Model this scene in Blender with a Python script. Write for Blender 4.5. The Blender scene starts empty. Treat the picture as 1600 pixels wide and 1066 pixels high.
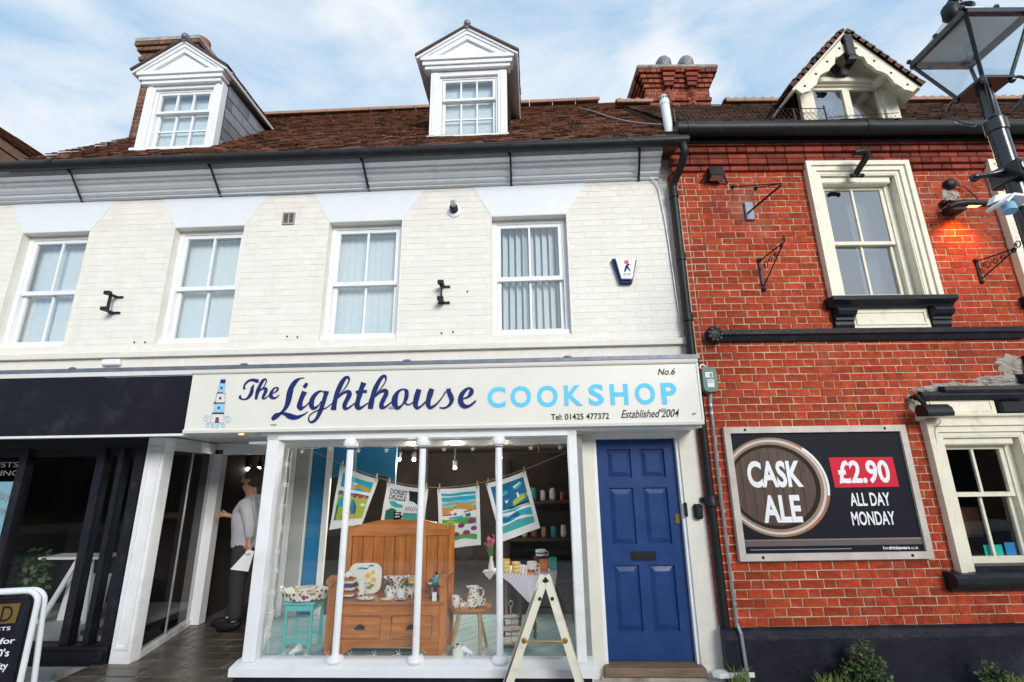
import bpy, bmesh, math, random
from mathutils import Matrix, Vector
R = math.radians
rnd = random.Random(7)
scene = bpy.context.scene
COL = scene.collection

# ---------------------------------------------------------------- camera
cam_d = bpy.data.cameras.new('camera')
cam_d.sensor_width = 36.0
cam_d.lens = 36.0 * 752.0 / 1600.0
cam_d.clip_end = 2000.0
cam = bpy.data.objects.new('camera', cam_d)
COL.objects.link(cam)
def _cam_matrix(pitch, roll, yaw, loc):
    ct, st = math.cos(pitch), math.sin(pitch)
    base = Matrix(((1, 0, 0), (0, st, -ct), (0, ct, st)))
    cr, sr = math.cos(roll), math.sin(roll)
    m = Matrix(((cr, -sr, 0), (sr, cr, 0), (0, 0, 1))) @ base
    cb, sb = math.cos(yaw), math.sin(yaw)
    m = m @ Matrix(((cb, -sb, 0), (sb, cb, 0), (0, 0, 1)))
    r, d, f = m[0], m[1], m[2]
    return Matrix(((r[0], -d[0], -f[0], loc[0]), (r[1], -d[1], -f[1], loc[1]), (r[2], -d[2], -f[2], loc[2]), (0, 0, 0, 1)))
cam.matrix_world = _cam_matrix(R(15.22), R(-.79), R(.43), (0, -4.88, 1.75))
scene.camera = cam

# ---------------------------------------------------------------- sky, sun, exposure
SUN_EL, SUN_AZ = R(22), R(159)        # azimuth clockwise from +Y: behind the camera, over its right shoulder
world = bpy.data.worlds.new('World')
scene.world = world
world.use_nodes = True
wn, wl = world.node_tree.nodes, world.node_tree.links
wn.clear()
w_out = wn.new('ShaderNodeOutputWorld'); w_bg = wn.new('ShaderNodeBackground')
w_sky = wn.new('ShaderNodeTexSky'); w_sky.sky_type = 'NISHITA'; w_sky.sun_disc = False
w_sky.sun_elevation = SUN_EL; w_sky.sun_rotation = SUN_AZ
w_sky.air_density = 1.0; w_sky.dust_density = 1.6; w_sky.ozone_density = 1.2
w_tc = wn.new('ShaderNodeTexCoord')
w_map = wn.new('ShaderNodeMapping'); w_map.inputs['Scale'].default_value = (1.5, 2.2, 5.0)
w_map.inputs['Rotation'].default_value = (0.0, R(8), R(25))
w_n1 = wn.new('ShaderNodeTexNoise'); w_n1.inputs['Scale'].default_value = 1.7; w_n1.inputs['Detail'].default_value = 9; w_n1.inputs['Roughness'].default_value = .58; w_n1.inputs['Distortion'].default_value = .5
w_r1 = wn.new('ShaderNodeValToRGB'); w_r1.color_ramp.elements[0].position = .25; w_r1.color_ramp.elements[1].position = .66
w_map2 = wn.new('ShaderNodeMapping'); w_map2.inputs['Scale'].default_value = (1, 1, 1.9); w_map2.inputs['Location'].default_value = (3.1, 1.7, .4)
w_n2 = wn.new('ShaderNodeTexNoise'); w_n2.inputs['Scale'].default_value = 2.6; w_n2.inputs['Detail'].default_value = 10; w_n2.inputs['Roughness'].default_value = .5
w_r2 = wn.new('ShaderNodeValToRGB'); w_r2.color_ramp.elements[0].position = .57; w_r2.color_ramp.elements[1].position = .69
w_m1 = wn.new('ShaderNodeMix'); w_m1.data_type = 'RGBA'
w_m2 = wn.new('ShaderNodeMix'); w_m2.data_type = 'RGBA'
w_k = wn.new('ShaderNodeMath'); w_k.operation = 'MULTIPLY'; w_k.inputs[1].default_value = .95
wl.new(w_tc.outputs['Generated'], w_map.inputs['Vector']); wl.new(w_map.outputs[0], w_n1.inputs['Vector'])
wl.new(w_tc.outputs['Generated'], w_map2.inputs['Vector']); wl.new(w_map2.outputs[0], w_n2.inputs['Vector'])
wl.new(w_n1.outputs[0], w_r1.inputs[0]); wl.new(w_n2.outputs[0], w_r2.inputs[0])
wl.new(w_r1.outputs[0], w_k.inputs[0]); wl.new(w_k.outputs[0], w_m1.inputs['Factor'])
w_m0 = wn.new('ShaderNodeMix'); w_m0.data_type = 'RGBA'; w_m0.inputs['Factor'].default_value = .72; w_m0.inputs['B'].default_value = (2.2, 4.6, 7.1, 1)
wl.new(w_sky.outputs[0], w_m0.inputs['A']); wl.new(w_m0.outputs['Result'], w_m1.inputs['A']); w_m1.inputs['B'].default_value = (6.0, 6.5, 7.1, 1)
wl.new(w_r2.outputs[0], w_m2.inputs['Factor'])
wl.new(w_m1.outputs['Result'], w_m2.inputs['A']); w_m2.inputs['B'].default_value = (6.9, 7.1, 7.3, 1)
wl.new(w_m2.outputs['Result'], w_bg.inputs['Color']); w_bg.inputs['Strength'].default_value = .10
wl.new(w_bg.outputs[0], w_out.inputs['Surface'])

sun_d = bpy.data.lights.new('sun', 'SUN'); sun_d.energy = 2.1; sun_d.angle = R(22); sun_d.color = (1, .965, .91)
sun = bpy.data.objects.new('sun', sun_d); COL.objects.link(sun)
_d = Vector((math.sin(SUN_AZ) * math.cos(SUN_EL), math.cos(SUN_AZ) * math.cos(SUN_EL), math.sin(SUN_EL)))
sun.rotation_euler = _d.to_track_quat('Z', 'Y').to_euler()
scene.view_settings.view_transform = 'Standard'; scene.view_settings.look = 'None'
scene.view_settings.gamma = 1; scene.view_settings.use_curve_mapping = False
scene.view_settings.exposure = .48
scene.render.engine = 'CYCLES'
scene.cycles.max_bounces = 10; scene.cycles.transparent_max_bounces = 16

# ---------------------------------------------------------------- frames: the two facades meet at a slight angle
G = R(-2.40 - .43)
JX, JY = 1.95, 0.10
CG, SG = math.cos(G), math.sin(G)
def LW(u, v, z):                       # white terrace frame (u along the front, v into the building) -> world
    return (JX + CG * u - SG * v, JY + SG * u + CG * v, z)
class Frame:
    def __init__(s, rot): s.rot = rot
    def world(s, p): return LW(*p) if s.rot else tuple(p)
LF, RF = Frame(True), Frame(False)

# ---------------------------------------------------------------- mesh builder
class MB:
    def __init__(s): s.v = []; s.f = []; s.t = []; s.tint = 0.0
    def quad(s, *p):
        n = len(s.v); s.v += [tuple(q) for q in p]; s.f.append(tuple(range(n, n + len(p)))); s.t.append(s.tint); return s
    def box(s, x0, x1, y0, y1, z0, z1):
        n = len(s.v)
        s.v += [(x, y, z) for z in (z0, z1) for y in (y0, y1) for x in (x0, x1)]
        for f in ((0, 1, 5, 4), (1, 3, 7, 5), (3, 2, 6, 7), (2, 0, 4, 6), (4, 5, 7, 6), (2, 3, 1, 0)):
            s.f.append(tuple(n + i for i in f)); s.t.append(s.tint)
        return s
    def bbox(s, x0, x1, y0, y1, z0, z1, b=.006):      # box with bevelled edges (octagon along y plus chamfered faces)
        for ax in (0,):
            pts = [(x0 + b, z0), (x1 - b, z0), (x1, z0 + b), (x1, z1 - b), (x1 - b, z1), (x0 + b, z1), (x0, z1 - b), (x0, z0 + b)]
        ins = [(x0 + b, z0 + b), (x1 - b, z0 + b), (x1 - b, z0 + b), (x1 - b, z1 - b), (x1 - b, z1 - b), (x0 + b, z1 - b), (x0 + b, z1 - b), (x0 + b, z0 + b)]
        n = len(s.v)
        s.v += [(x, y0 + b, z) for x, z in pts] + [(x, y1, z) for x, z in pts]
        s.v += [(x0 + b, y0, z0 + b), (x1 - b, y0, z0 + b), (x1 - b, y0, z1 - b), (x0 + b, y0, z1 - b)]
        for i in range(8):
            j = (i + 1) % 8; s.f.append((n + i, n + j, n + 8 + j, n + 8 + i)); s.t.append(s.tint)
        c = n + 16
        for f in ((c, c + 1, c + 2, c + 3), (n + 0, c, c + 1, n + 1)[::-1], (n + 1, n + 2, c + 1), (n + 2, n + 3, c + 2, c + 1), (n + 3, n + 4, c + 2), (n + 4, n + 5, c + 3, c + 2), (n + 5, n + 6, c + 3), (n + 6, n + 7, c, c + 3), (n + 7, n + 0, c)):
            s.f.append(f); s.t.append(s.tint)
        s.f.append(tuple(n + 8 + i for i in range(8))); s.t.append(s.tint)
        return s
    def prism(s, poly, a0, a1, axis='x'):             # polygon swept along an axis; poly gives the two other coordinates
        n = len(s.v); k = len(poly)
        for a in (a0, a1):
            for p, q in poly:
                s.v.append({'x': (a, p, q), 'y': (p, a, q), 'z': (p, q, a)}[axis])
        for i in range(k):
            j = (i + 1) % k; s.f.append((n + i, n + j, n + k + j, n + k + i)); s.t.append(s.tint)
        s.f.append(tuple(range(n, n + k))); s.f.append(tuple(range(n + 2 * k - 1, n + k - 1, -1))); s.t += [s.tint] * 2
        return s
    def tube(s, pts, r, n=8, cap=True):
        pts = [Vector(p) for p in pts]; rs = r if isinstance(r, (list, tuple)) else [r] * len(pts)
        base = len(s.v); up = None
        for i, p in enumerate(pts):
            t = (pts[min(i + 1, len(pts) - 1)] - pts[max(i - 1, 0)]).normalized()
            if up is None: up = t.orthogonal().normalized()
            up = (up - t * up.dot(t))
            up = up.normalized() if up.length > 1e-6 else t.orthogonal().normalized()
            b = t.cross(up)
            for k in range(n):
                a = 2 * math.pi * k / n
                s.v.append(tuple(p + (up * math.cos(a) + b * math.sin(a)) * rs[i]))
        for i in range(len(pts) - 1):
            for k in range(n):
                l = (k + 1) % n
                s.f.append((base + i * n + k, base + i * n + l, base + (i + 1) * n + l, base + (i + 1) * n + k)); s.t.append(s.tint)
        if cap:
            s.f.append(tuple(base + k for k in range(n))[::-1]); s.f.append(tuple(base + (len(pts) - 1) * n + k for k in range(n))); s.t += [s.tint] * 2
        return s
    def bar(s, p0, p1, w, h):                          # rectangular bar between two points
        p0, p1 = Vector(p0), Vector(p1); t = (p1 - p0).normalized()
        a = t.cross(Vector((0, 1, 0))); a = a.normalized() if a.length > 1e-4 else Vector((1, 0, 0)); b = t.cross(a).normalized()
        n = len(s.v)
        for p in (p0, p1):
            for i, j in ((-1, -1), (1, -1), (1, 1), (-1, 1)): s.v.append(tuple(p + a * (i * w / 2) + b * (j * h / 2)))
        for f in ((0, 1, 5, 4), (1, 2, 6, 5), (2, 3, 7, 6), (3, 0, 4, 7), (3, 2, 1, 0), (4, 5, 6, 7)):
            s.f.append(tuple(n + i for i in f)); s.t.append(s.tint)
        return s
    def lathe(s, prof, c=(0, 0, 0), n=16, axis='z', sx=1.0, sy=1.0, cap=True):
        base = len(s.v)
        for r, h in prof:
            for k in range(n):
                a = 2 * math.pi * k / n; x, y = r * math.cos(a) * sx, r * math.sin(a) * sy
                p = {'z': (x, y, h), 'y': (x, h, y), 'x': (h, x, y)}[axis]
                s.v.append((c[0] + p[0], c[1] + p[1], c[2] + p[2]))
        for i in range(len(prof) - 1):
            for k in range(n):
                l = (k + 1) % n
                s.f.append((base + i * n + k, base + i * n + l, base + (i + 1) * n + l, base + (i + 1) * n + k)); s.t.append(s.tint)
        if cap: s.f.append(tuple(base + k for k in range(n))[::-1]); s.f.append(tuple(base + (len(prof) - 1) * n + k for k in range(n))); s.t += [s.tint] * 2
        return s
    def ball(s, c, r, n=12, m=8, sq=(1, 1, 1)):
        base = len(s.v)
        for i in range(m + 1):
            th = math.pi * i / m
            for k in range(n):
                a = 2 * math.pi * k / n
                s.v.append((c[0] + r * sq[0] * math.sin(th) * math.cos(a), c[1] + r * sq[1] * math.sin(th) * math.sin(a), c[2] + r * sq[2] * math.cos(th)))
        for i in range(m):
            for k in range(n):
                l = (k + 1) % n
                s.f.append((base + i * n + k, base + (i + 1) * n + k, base + (i + 1) * n + l, base + i * n + l)); s.t.append(s.tint)
        return s
    def frame(s, x0, x1, z0, z1, w, y0, y1, bottom=True, wt=None):   # rectangular picture-frame in the x/z plane
        wt = wt or w
        s.box(x0, x0 + w, y0, y1, z0, z1); s.box(x1 - w, x1, y0, y1, z0, z1)
        s.box(x0 + w, x1 - w, y0 + .001, y1 - .001, z1 - wt, z1)
        if bottom: s.box(x0 + w, x1 - w, y0 + .001, y1 - .001, z0, z0 + w)
        return s
    def add(s, o): 
        n = len(s.v); s.v += o.v; s.f += [tuple(n + i for i in f) for f in o.f]; s.t += o.t; return s
    def xf(s, fn): s.v = [tuple(fn(*p)) for p in s.v]; return s
    def mesh(s, name, mat, off=(0, 0, 0), smooth=False):
        me = bpy.data.meshes.new(name)
        me.from_pydata([(x - off[0], y - off[1], z - off[2]) for x, y, z in s.v], [], s.f)
        if any(s.t):
            a = me.attributes.new('tint', 'FLOAT', 'FACE'); a.data.foreach_set('value', s.t)
        bm = bmesh.new(); bm.from_mesh(me)
        bmesh.ops.recalc_face_normals(bm, faces=bm.faces); bm.to_mesh(me); bm.free()
        if smooth:
            me.polygons.foreach_set('use_smooth', [True] * len(me.polygons))
            try: me.set_sharp_from_angle(angle=R(38))
            except Exception: pass
        me.materials.append(mat)
        return me

def part(name, mb, mat, parent, smooth=False, label=None, stuff=False):
    """A child mesh of a thing (its coordinates are those of the thing's frame minus the thing's origin)."""
    o = parent; off = (0, 0, 0)
    while o is not None:
        if 'org' in ORG.get(o.name, {}): off = ORG[o.name]['org']; break
        o = o.parent
    ob = bpy.data.objects.new(name, mb.mesh(name, mat, off, smooth)); COL.objects.link(ob); ob.parent = parent
    if label: ob['label'] = label
    if stuff: ob['kind'] = 'stuff'
    return ob
ORG = {}
def thing(name, label, cat, frame, org, group=None):
    o = bpy.data.objects.new(name, None); COL.objects.link(o); o.empty_display_size = .1
    o.location = frame.world(org); o.rotation_euler = (0, 0, G if frame.rot else 0)
    ORG[o.name] = {'org': org}
    o['label'] = label; o['category'] = cat
    if group: o['group'] = group
    return o
def solo(name, mb, mat, label, cat, frame, org, group=None, smooth=False):
    ob = bpy.data.objects.new(name, mb.mesh(name, mat, org, smooth)); COL.objects.link(ob)
    ob.location = frame.world(org); ob.rotation_euler = (0, 0, G if frame.rot else 0)
    ORG[ob.name] = {'org': org}
    ob['label'] = label; ob['category'] = cat
    if group: ob['group'] = group
    return ob
def structure(name, mb, mat, frame=RF, kind='structure'):
    ob = bpy.data.objects.new(name, mb.mesh(name, mat)); COL.objects.link(ob)
    ob.location = frame.world((0, 0, 0)); ob.rotation_euler = (0, 0, G if frame.rot else 0)
    ORG[ob.name] = {'org': (0, 0, 0)}
    ob['kind'] = kind
    return ob
def inst(name, me, parent, loc=(0, 0, 0), rot=(0, 0, 0), scale=(1, 1, 1)):
    ob = bpy.data.objects.new(name, me); COL.objects.link(ob); ob.parent = parent
    off = (0, 0, 0); o = parent
    while o is not None:
        if o.name in ORG: off = ORG[o.name]['org']; break
        o = o.parent
    ob.location = (loc[0] - off[0], loc[1] - off[1], loc[2] - off[2]); ob.rotation_euler = rot; ob.scale = scale
    return ob

# ---------------------------------------------------------------- materials
def hexc(r, g, b):
    f = lambda c: (c / 255 / 12.92) if c / 255 <= .04045 else ((c / 255 + .055) / 1.055) ** 2.4
    return (f(r), f(g), f(b))
MATS = {}
def mat(name, col, rough=.5, metal=0., var=.12, vscale=6., bump=.0, bscale=40., dirt=None, dscale=2.2, damt=.5, tint=0., emit=None, estr=0., spec=.5, stretch=None, coat=0., objrnd=0., dirt2=None, d2s=(1, 1, 1), d2amt=.4, d2pos=.55):
    m = bpy.data.materials.new(name); m.use_nodes = True
    n, l = m.node_tree.nodes, m.node_tree.links
    b = n['Principled BSDF']
    b.inputs['Roughness'].default_value = rough; b.inputs['Metallic'].default_value = metal
    b.inputs['Specular IOR Level'].default_value = spec; b.inputs['Coat Weight'].default_value = coat
    tc = n.new('ShaderNodeTexCoord'); vec = tc.outputs['Object']
    if stretch:
        mp = n.new('ShaderNodeMapping'); mp.inputs['Scale'].default_value = stretch; l.new(vec, mp.inputs['Vector']); vec = mp.outputs[0]
    out = None
    rgb = n.new('ShaderNodeRGB'); rgb.outputs[0].default_value = (*col, 1); out = rgb.outputs[0]
    def hsv(val_socket, amt):
        nonlocal out
        h = n.new('ShaderNodeHueSaturation'); mr = n.new('ShaderNodeMapRange')
        mr.inputs['To Min'].default_value = 1 - amt; mr.inputs['To Max'].default_value = 1 + amt
        l.new(val_socket, mr.inputs['Value']); l.new(mr.outputs[0], h.inputs['Value']); l.new(out, h.inputs['Color']); out = h.outputs[0]
        return mr
    if var:
        t = n.new('ShaderNodeTexNoise'); t.inputs['Scale'].default_value = vscale; t.inputs['Detail'].default_value = 6; t.inputs['Roughness'].default_value = .65
        l.new(vec, t.inputs['Vector']); mr = hsv(t.outputs[0], var); mr.inputs['From Min'].default_value = .3; mr.inputs['From Max'].default_value = .7
    if tint:
        a = n.new('ShaderNodeAttribute'); a.attribute_name = 'tint'; hsv(a.outputs['Fac'], tint)
    if objrnd:
        oi = n.new('ShaderNodeObjectInfo'); hsv(oi.outputs['Random'], objrnd)
    if dirt:
        t = n.new('ShaderNodeTexNoise'); t.inputs['Scale'].default_value = dscale; t.inputs['Detail'].default_value = 8; t.inputs['Roughness'].default_value = .7
        l.new(vec, t.inputs['Vector']); cr = n.new('ShaderNodeValToRGB'); cr.color_ramp.elements[0].position = .52; cr.color_ramp.elements[1].position = .72
        l.new(t.outputs[0], cr.inputs[0]); k = n.new('ShaderNodeMath'); k.operation = 'MULTIPLY'; k.inputs[1].default_value = damt; l.new(cr.outputs[0], k.inputs[0])
        mx = n.new('ShaderNodeMix'); mx.data_type = 'RGBA'; l.new(k.outputs[0], mx.inputs['Factor']); l.new(out, mx.inputs['A']); mx.inputs['B'].default_value = (*dirt, 1); out = mx.outputs['Result']
    if dirt2:
        mp2 = n.new('ShaderNodeMapping'); mp2.inputs['Scale'].default_value = d2s; mp2.inputs['Location'].default_value = (3.7, 1.3, 5.1); l.new(tc.outputs['Object'], mp2.inputs['Vector'])
        t = n.new('ShaderNodeTexNoise'); t.inputs['Scale'].default_value = 1.; t.inputs['Detail'].default_value = 7; t.inputs['Roughness'].default_value = .62; l.new(mp2.outputs[0], t.inputs['Vector'])
        cr = n.new('ShaderNodeValToRGB'); cr.color_ramp.elements[0].position = d2pos; cr.color_ramp.elements[1].position = d2pos + .18; l.new(t.outputs[0], cr.inputs[0])
        k = n.new('ShaderNodeMath'); k.operation = 'MULTIPLY'; k.inputs[1].default_value = d2amt; l.new(cr.outputs[0], k.inputs[0])
        mx = n.new('ShaderNodeMix'); mx.data_type = 'RGBA'; l.new(k.outputs[0], mx.inputs['Factor']); l.new(out, mx.inputs['A']); mx.inputs['B'].default_value = (*dirt2, 1); out = mx.outputs['Result']
    l.new(out, b.inputs['Base Color'])
    t3 = n.new('ShaderNodeTexNoise'); t3.inputs['Scale'].default_value = bscale; t3.inputs['Detail'].default_value = 5; l.new(vec, t3.inputs['Vector'])
    if bump:
        bp = n.new('ShaderNodeBump'); bp.inputs['Strength'].default_value = bump; bp.inputs['Distance'].default_value = .01
        l.new(t3.outputs[0], bp.inputs['Height']); l.new(bp.outputs[0], b.inputs['Normal'])
    mr = n.new('ShaderNodeMapRange'); mr.inputs['To Min'].default_value = max(.03, rough - .08); mr.inputs['To Max'].default_value = min(1, rough + .1)
    l.new(t3.outputs[0], mr.inputs['Value']); l.new(mr.outputs[0], b.inputs['Roughness'])
    if emit: b.inputs['Emission Color'].default_value = (*emit, 1); b.inputs['Emission Strength'].default_value = estr
    MATS[name] = m
    return m
def glass_mat(name, tintc=(1, 1, 1), refl=1.0, rough=0.0):
    m = bpy.data.materials.new(name); m.use_nodes = True
    n, l = m.node_tree.nodes, m.node_tree.links; n.clear()
    o = n.new('ShaderNodeOutputMaterial'); mix = n.new('ShaderNodeMixShader'); tr = n.new('ShaderNodeBsdfTransparent'); gl = n.new('ShaderNodeBsdfGlossy')
    lw = n.new('ShaderNodeLayerWeight'); p5 = n.new('ShaderNodeMath'); p5.operation = 'POWER'; p5.inputs[1].default_value = 5.0; l.new(lw.outputs['Facing'], p5.inputs[0])
    fr = n.new('ShaderNodeMath'); fr.operation = 'MULTIPLY_ADD'; fr.inputs[1].default_value = .957; fr.inputs[2].default_value = .043; l.new(p5.outputs[0], fr.inputs[0])
    k = n.new('ShaderNodeMath'); k.operation = 'MULTIPLY'; k.inputs[1].default_value = refl; k.use_clamp = True
    tr.inputs['Color'].default_value = (*tintc, 1); gl.inputs['Color'].default_value = (1, 1, 1, 1); gl.inputs['Roughness'].default_value = rough
    t = n.new('ShaderNodeTexNoise'); t.inputs['Scale'].default_value = 2.5; tc = n.new('ShaderNodeTexCoord'); l.new(tc.outputs['Object'], t.inputs['Vector'])
    bp = n.new('ShaderNodeBump'); bp.inputs['Strength'].default_value = .015; bp.inputs['Distance'].default_value = .05; l.new(t.outputs[0], bp.inputs['Height']); l.new(bp.outputs[0], gl.inputs['Normal'])
    l.new(fr.outputs[0], k.inputs[0]); l.new(k.outputs[0], mix.inputs[0]); l.new(tr.outputs[0], mix.inputs[1]); l.new(gl.outputs[0], mix.inputs[2]); l.new(mix.outputs[0], o.inputs[0])
    return m
def emis(name, col, s): return mat(name, (.8, .8, .8), emit=col, estr=s, var=0)

M = {}
M['white_paint'] = mat('white_paint', (.82, .835, .85), .42, var=.05, vscale=3, bump=.12, bscale=60, dirt=(.42, .40, .36), dscale=7, damt=.22)
M['cream_paint'] = mat('cream_paint', (.77, .75, .67), .5, var=.05, vscale=4, bump=.15, bscale=50, dirt=(.40, .36, .28), dscale=6, damt=.22)
M['board_frame'] = mat('board_frame', (.56, .50, .45), .5, var=.15, vscale=5, bump=.2, dirt=(.36, .28, .22), dscale=4, damt=.5)
M['pub_cream'] = mat('pub_cream', (.79, .745, .60), .5, var=.06, vscale=5, bump=.2, bscale=45, dirt=(.33, .28, .19), dscale=8, damt=.4)
M['white_brick'] = mat('white_brick', (.80, .775, .715), .62, var=.05, vscale=5, bump=.45, bscale=45, tint=.03, dirt=(.58, .54, .46), dscale=3, damt=.22, dirt2=(.50, .46, .38), d2s=(9, 9, .9), d2amt=.20)
M['white_joint'] = mat('white_joint', (.76, .73, .665), .8, var=.06, vscale=9, bump=.3, bscale=80)
M['lintel_white'] = mat('lintel_white', (.76, .80, .84), .5, var=.03, bump=.25, bscale=45)
M['sign_cream'] = mat('sign_cream', (.74, .725, .665), .38, var=.04, vscale=2, bump=.05, bscale=30, dirt=(.5, .47, .4), dscale=4, damt=.12)
M['dark_sign'] = mat('dark_sign', (.009, .009, .017), .5, spec=.22, var=.15, vscale=3, bump=.06, dirt=(.05, .05, .07), dscale=3, damt=.4)
M['red_brick'] = mat('red_brick', (.37, .054, .022), .8, spec=.15, var=.40, vscale=16, bump=.6, bscale=60, tint=.24, dirt=(.105, .028, .024), dscale=.9, damt=.8, dirt2=(.42, .20, .15), d2s=(1.6, 1.6, 1.1), d2amt=.45, d2pos=.58)
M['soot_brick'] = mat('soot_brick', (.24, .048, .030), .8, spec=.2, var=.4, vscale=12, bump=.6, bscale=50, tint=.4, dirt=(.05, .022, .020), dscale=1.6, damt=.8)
M['stack_brick'] = mat('stack_brick', (.27, .075, .048), .85, spec=.15, var=.3, vscale=14, bump=.5, bscale=60, tint=.4, dirt=(.10, .06, .05), dscale=3, damt=.5)
M['mortar'] = mat('mortar', (.56, .42, .30), .9, spec=.2, var=.35, vscale=9, bump=.6, bscale=120, dirt=(.16, .095, .07), dscale=1.6, damt=.8)
M['old_brick'] = mat('old_brick', (.17, .085, .055), .85, var=.3, vscale=14, bump=.5, bscale=60, tint=.35, dirt=(.10, .11, .06), dscale=5, damt=.5)
M['tile'] = mat('tile', (.135, .050, .028), .85, var=.45, vscale=14, bump=.4, bscale=60, tint=.75, dirt=(.46, .36, .24), dscale=30, damt=.7, spec=.2, dirt2=(.50, .40, .28), d2s=(20, 20, 26), d2pos=.57, d2amt=.6)
M['pub_tile'] = mat('pub_tile', (.10, .055, .040), .85, var=.45, vscale=14, bump=.4, bscale=60, tint=.7, dirt=(.34, .29, .21), dscale=30, damt=.7, spec=.2)
M['ridge_tile'] = mat('ridge_tile', (.36, .20, .14), .8, var=.25, bump=.3, dirt=(.16, .15, .10), dscale=8, damt=.6)
M['slate'] = mat('slate', (.23, .25, .27), .45, var=.15, vscale=8, bump=.25, bscale=35, objrnd=.35)
M['lead'] = mat('lead', (.16, .18, .22), .5, metal=.35, var=.25, vscale=8, bump=.3, bscale=25)
M['black_iron'] = mat('black_iron', (.012, .013, .014), .46, spec=.3, var=.3, dirt=(.04, .045, .035), dscale=7, damt=.4, bump=.12, bscale=60)
M['black_paint'] = mat('black_paint', (.010, .011, .016), .42, spec=.3, var=.25, vscale=6, bump=.35, bscale=40, dirt=(.07, .07, .075), dscale=9, damt=.35)
M['plinth_paint'] = mat('plinth_paint', (.011, .012, .020), .45, spec=.25, var=.3, vscale=5, bump=.55, bscale=22, dirt=(.06, .065, .08), dscale=3, damt=.5)
M['lamp_metal'] = mat('lamp_metal', (.010, .014, .018), .24, var=.2, bump=.1, bscale=50, coat=.35)
M['cement'] = mat('cement', (.34, .31, .27), .9, var=.3, vscale=10, bump=.8, bscale=30, dirt=(.12, .10, .09), dscale=6, damt=.5)
M['blind'] = mat('blind', (.72, .75, .75), .75, var=.05, vscale=20)
M['curtain'] = mat('curtain', (.16, .16, .17), .9, var=.2, vscale=8, stretch=(6, 1, 1))
M['blue_door'] = mat('blue_door', (.010, .046, .172), .42, spec=.3, var=.14, vscale=5, bump=.2, bscale=45, coat=.08, dirt=(.03, .07, .17), dscale=5, damt=.4)
M['oak'] = mat('oak', (.20, .13, .08), .7, var=.35, vscale=5, bump=.4, bscale=20, stretch=(.6, 6, 6))
M['pine'] = mat('pine', (.50, .165, .030), .38, var=.38, vscale=3.2, bump=.1, bscale=20, stretch=(7, 7, .9), coat=.35)
M['pine_h'] = mat('pine_h', (.50, .165, .030), .38, var=.38, vscale=3.2, bump=.1, bscale=20, stretch=(.9, 7, 7), coat=.35)
M['pale_wood'] = mat('pale_wood', (.50, .34, .18), .5, var=.2, vscale=4, stretch=(6, 6, 1))
M['dark_wood'] = mat('dark_wood', (.06, .03, .016), .5, var=.3, vscale=4)
M['teal'] = mat('teal', (.13, .52, .50), .45, var=.08, bump=.05)
M['floor_paint'] = mat('floor_paint', (.28, .42, .44), .5, var=.12, vscale=3, objrnd=.10)
M['shop_blue'] = mat('shop_blue', (.005, .17, .36), .5, var=.06)
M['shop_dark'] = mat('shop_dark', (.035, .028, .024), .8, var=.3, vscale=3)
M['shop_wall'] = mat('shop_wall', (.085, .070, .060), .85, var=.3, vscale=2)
M['grey_panel'] = mat('grey_panel', (.40, .40, .38), .6, var=.06)
M['ceramic'] = mat('ceramic', (.82, .80, .74), .14, var=.03, coat=.6)
M['towel'] = mat('towel', (.80, .81, .80), .85, var=.04, bump=.2, bscale=140)
M['paper'] = mat('paper', (.80, .82, .84), .7, var=.03)
M['plastic_white'] = mat('plastic_white', (.80, .83, .85), .35, var=.03)
M['galv'] = mat('galv', (.45, .47, .50), .38, metal=.7, var=.15, vscale=12)
M['chrome'] = mat('chrome', (.65, .67, .70), .12, metal=1., var=.05)
M['brass'] = mat('brass', (.45, .26, .07), .3, metal=.9, var=.2)
M['green_box'] = mat('green_box', (.085, .19, .145), .45, var=.15, bump=.1)
M['paving'] = mat('paving', (.078, .066, .052), .30, var=.35, vscale=6, bump=.35, bscale=14, dirt=(.17, .12, .06), dscale=3.5, damt=.55, objrnd=.35)
M['grout'] = mat('grout', (.33, .26, .18), .9, var=.2, bump=.3)
M['pavement'] = mat('pavement', (.48, .46, .43), .85, var=.2, bump=.4)
M['asphalt'] = mat('asphalt', (.08, .08, .08), .85, var=.2, bump=.5, bscale=90)
M['stone'] = mat('stone', (.42, .39, .33), .85, var=.25, bump=.4, dirt=(.15, .13, .09), dscale=5, damt=.6)
M['foliage'] = mat('foliage', (.055, .105, .030), .6, var=.45, vscale=12)
M['grass'] = mat('grass', (.11, .17, .035), .65, var=.35, vscale=12)
M['stem'] = mat('stem', (.08, .055, .03), .8)
M['clay'] = mat('clay', (.34, .13, .07), .8, var=.25, bump=.2)
M['alu_cowl'] = mat('alu_cowl', (.22, .22, .23), .55, metal=.5, var=.4, vscale=18)
M['skin'] = mat('skin', (.45, .24, .16), .55, var=.08)
M['hoodie'] = mat('hoodie', (.40, .40, .43), .9, var=.10, bump=.8, bscale=14)
M['trousers'] = mat('trousers', (.022, .022, .024), .85, var=.15, bump=.4, bscale=20)
M['hair'] = mat('hair', (.05, .04, .035), .8, var=.3, vscale=60)
M['sole'] = mat('sole', (.8, .8, .8), .6, var=.03)
M['knit'] = mat('knit', (.06, .03, .10), .95, var=.2)
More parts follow.
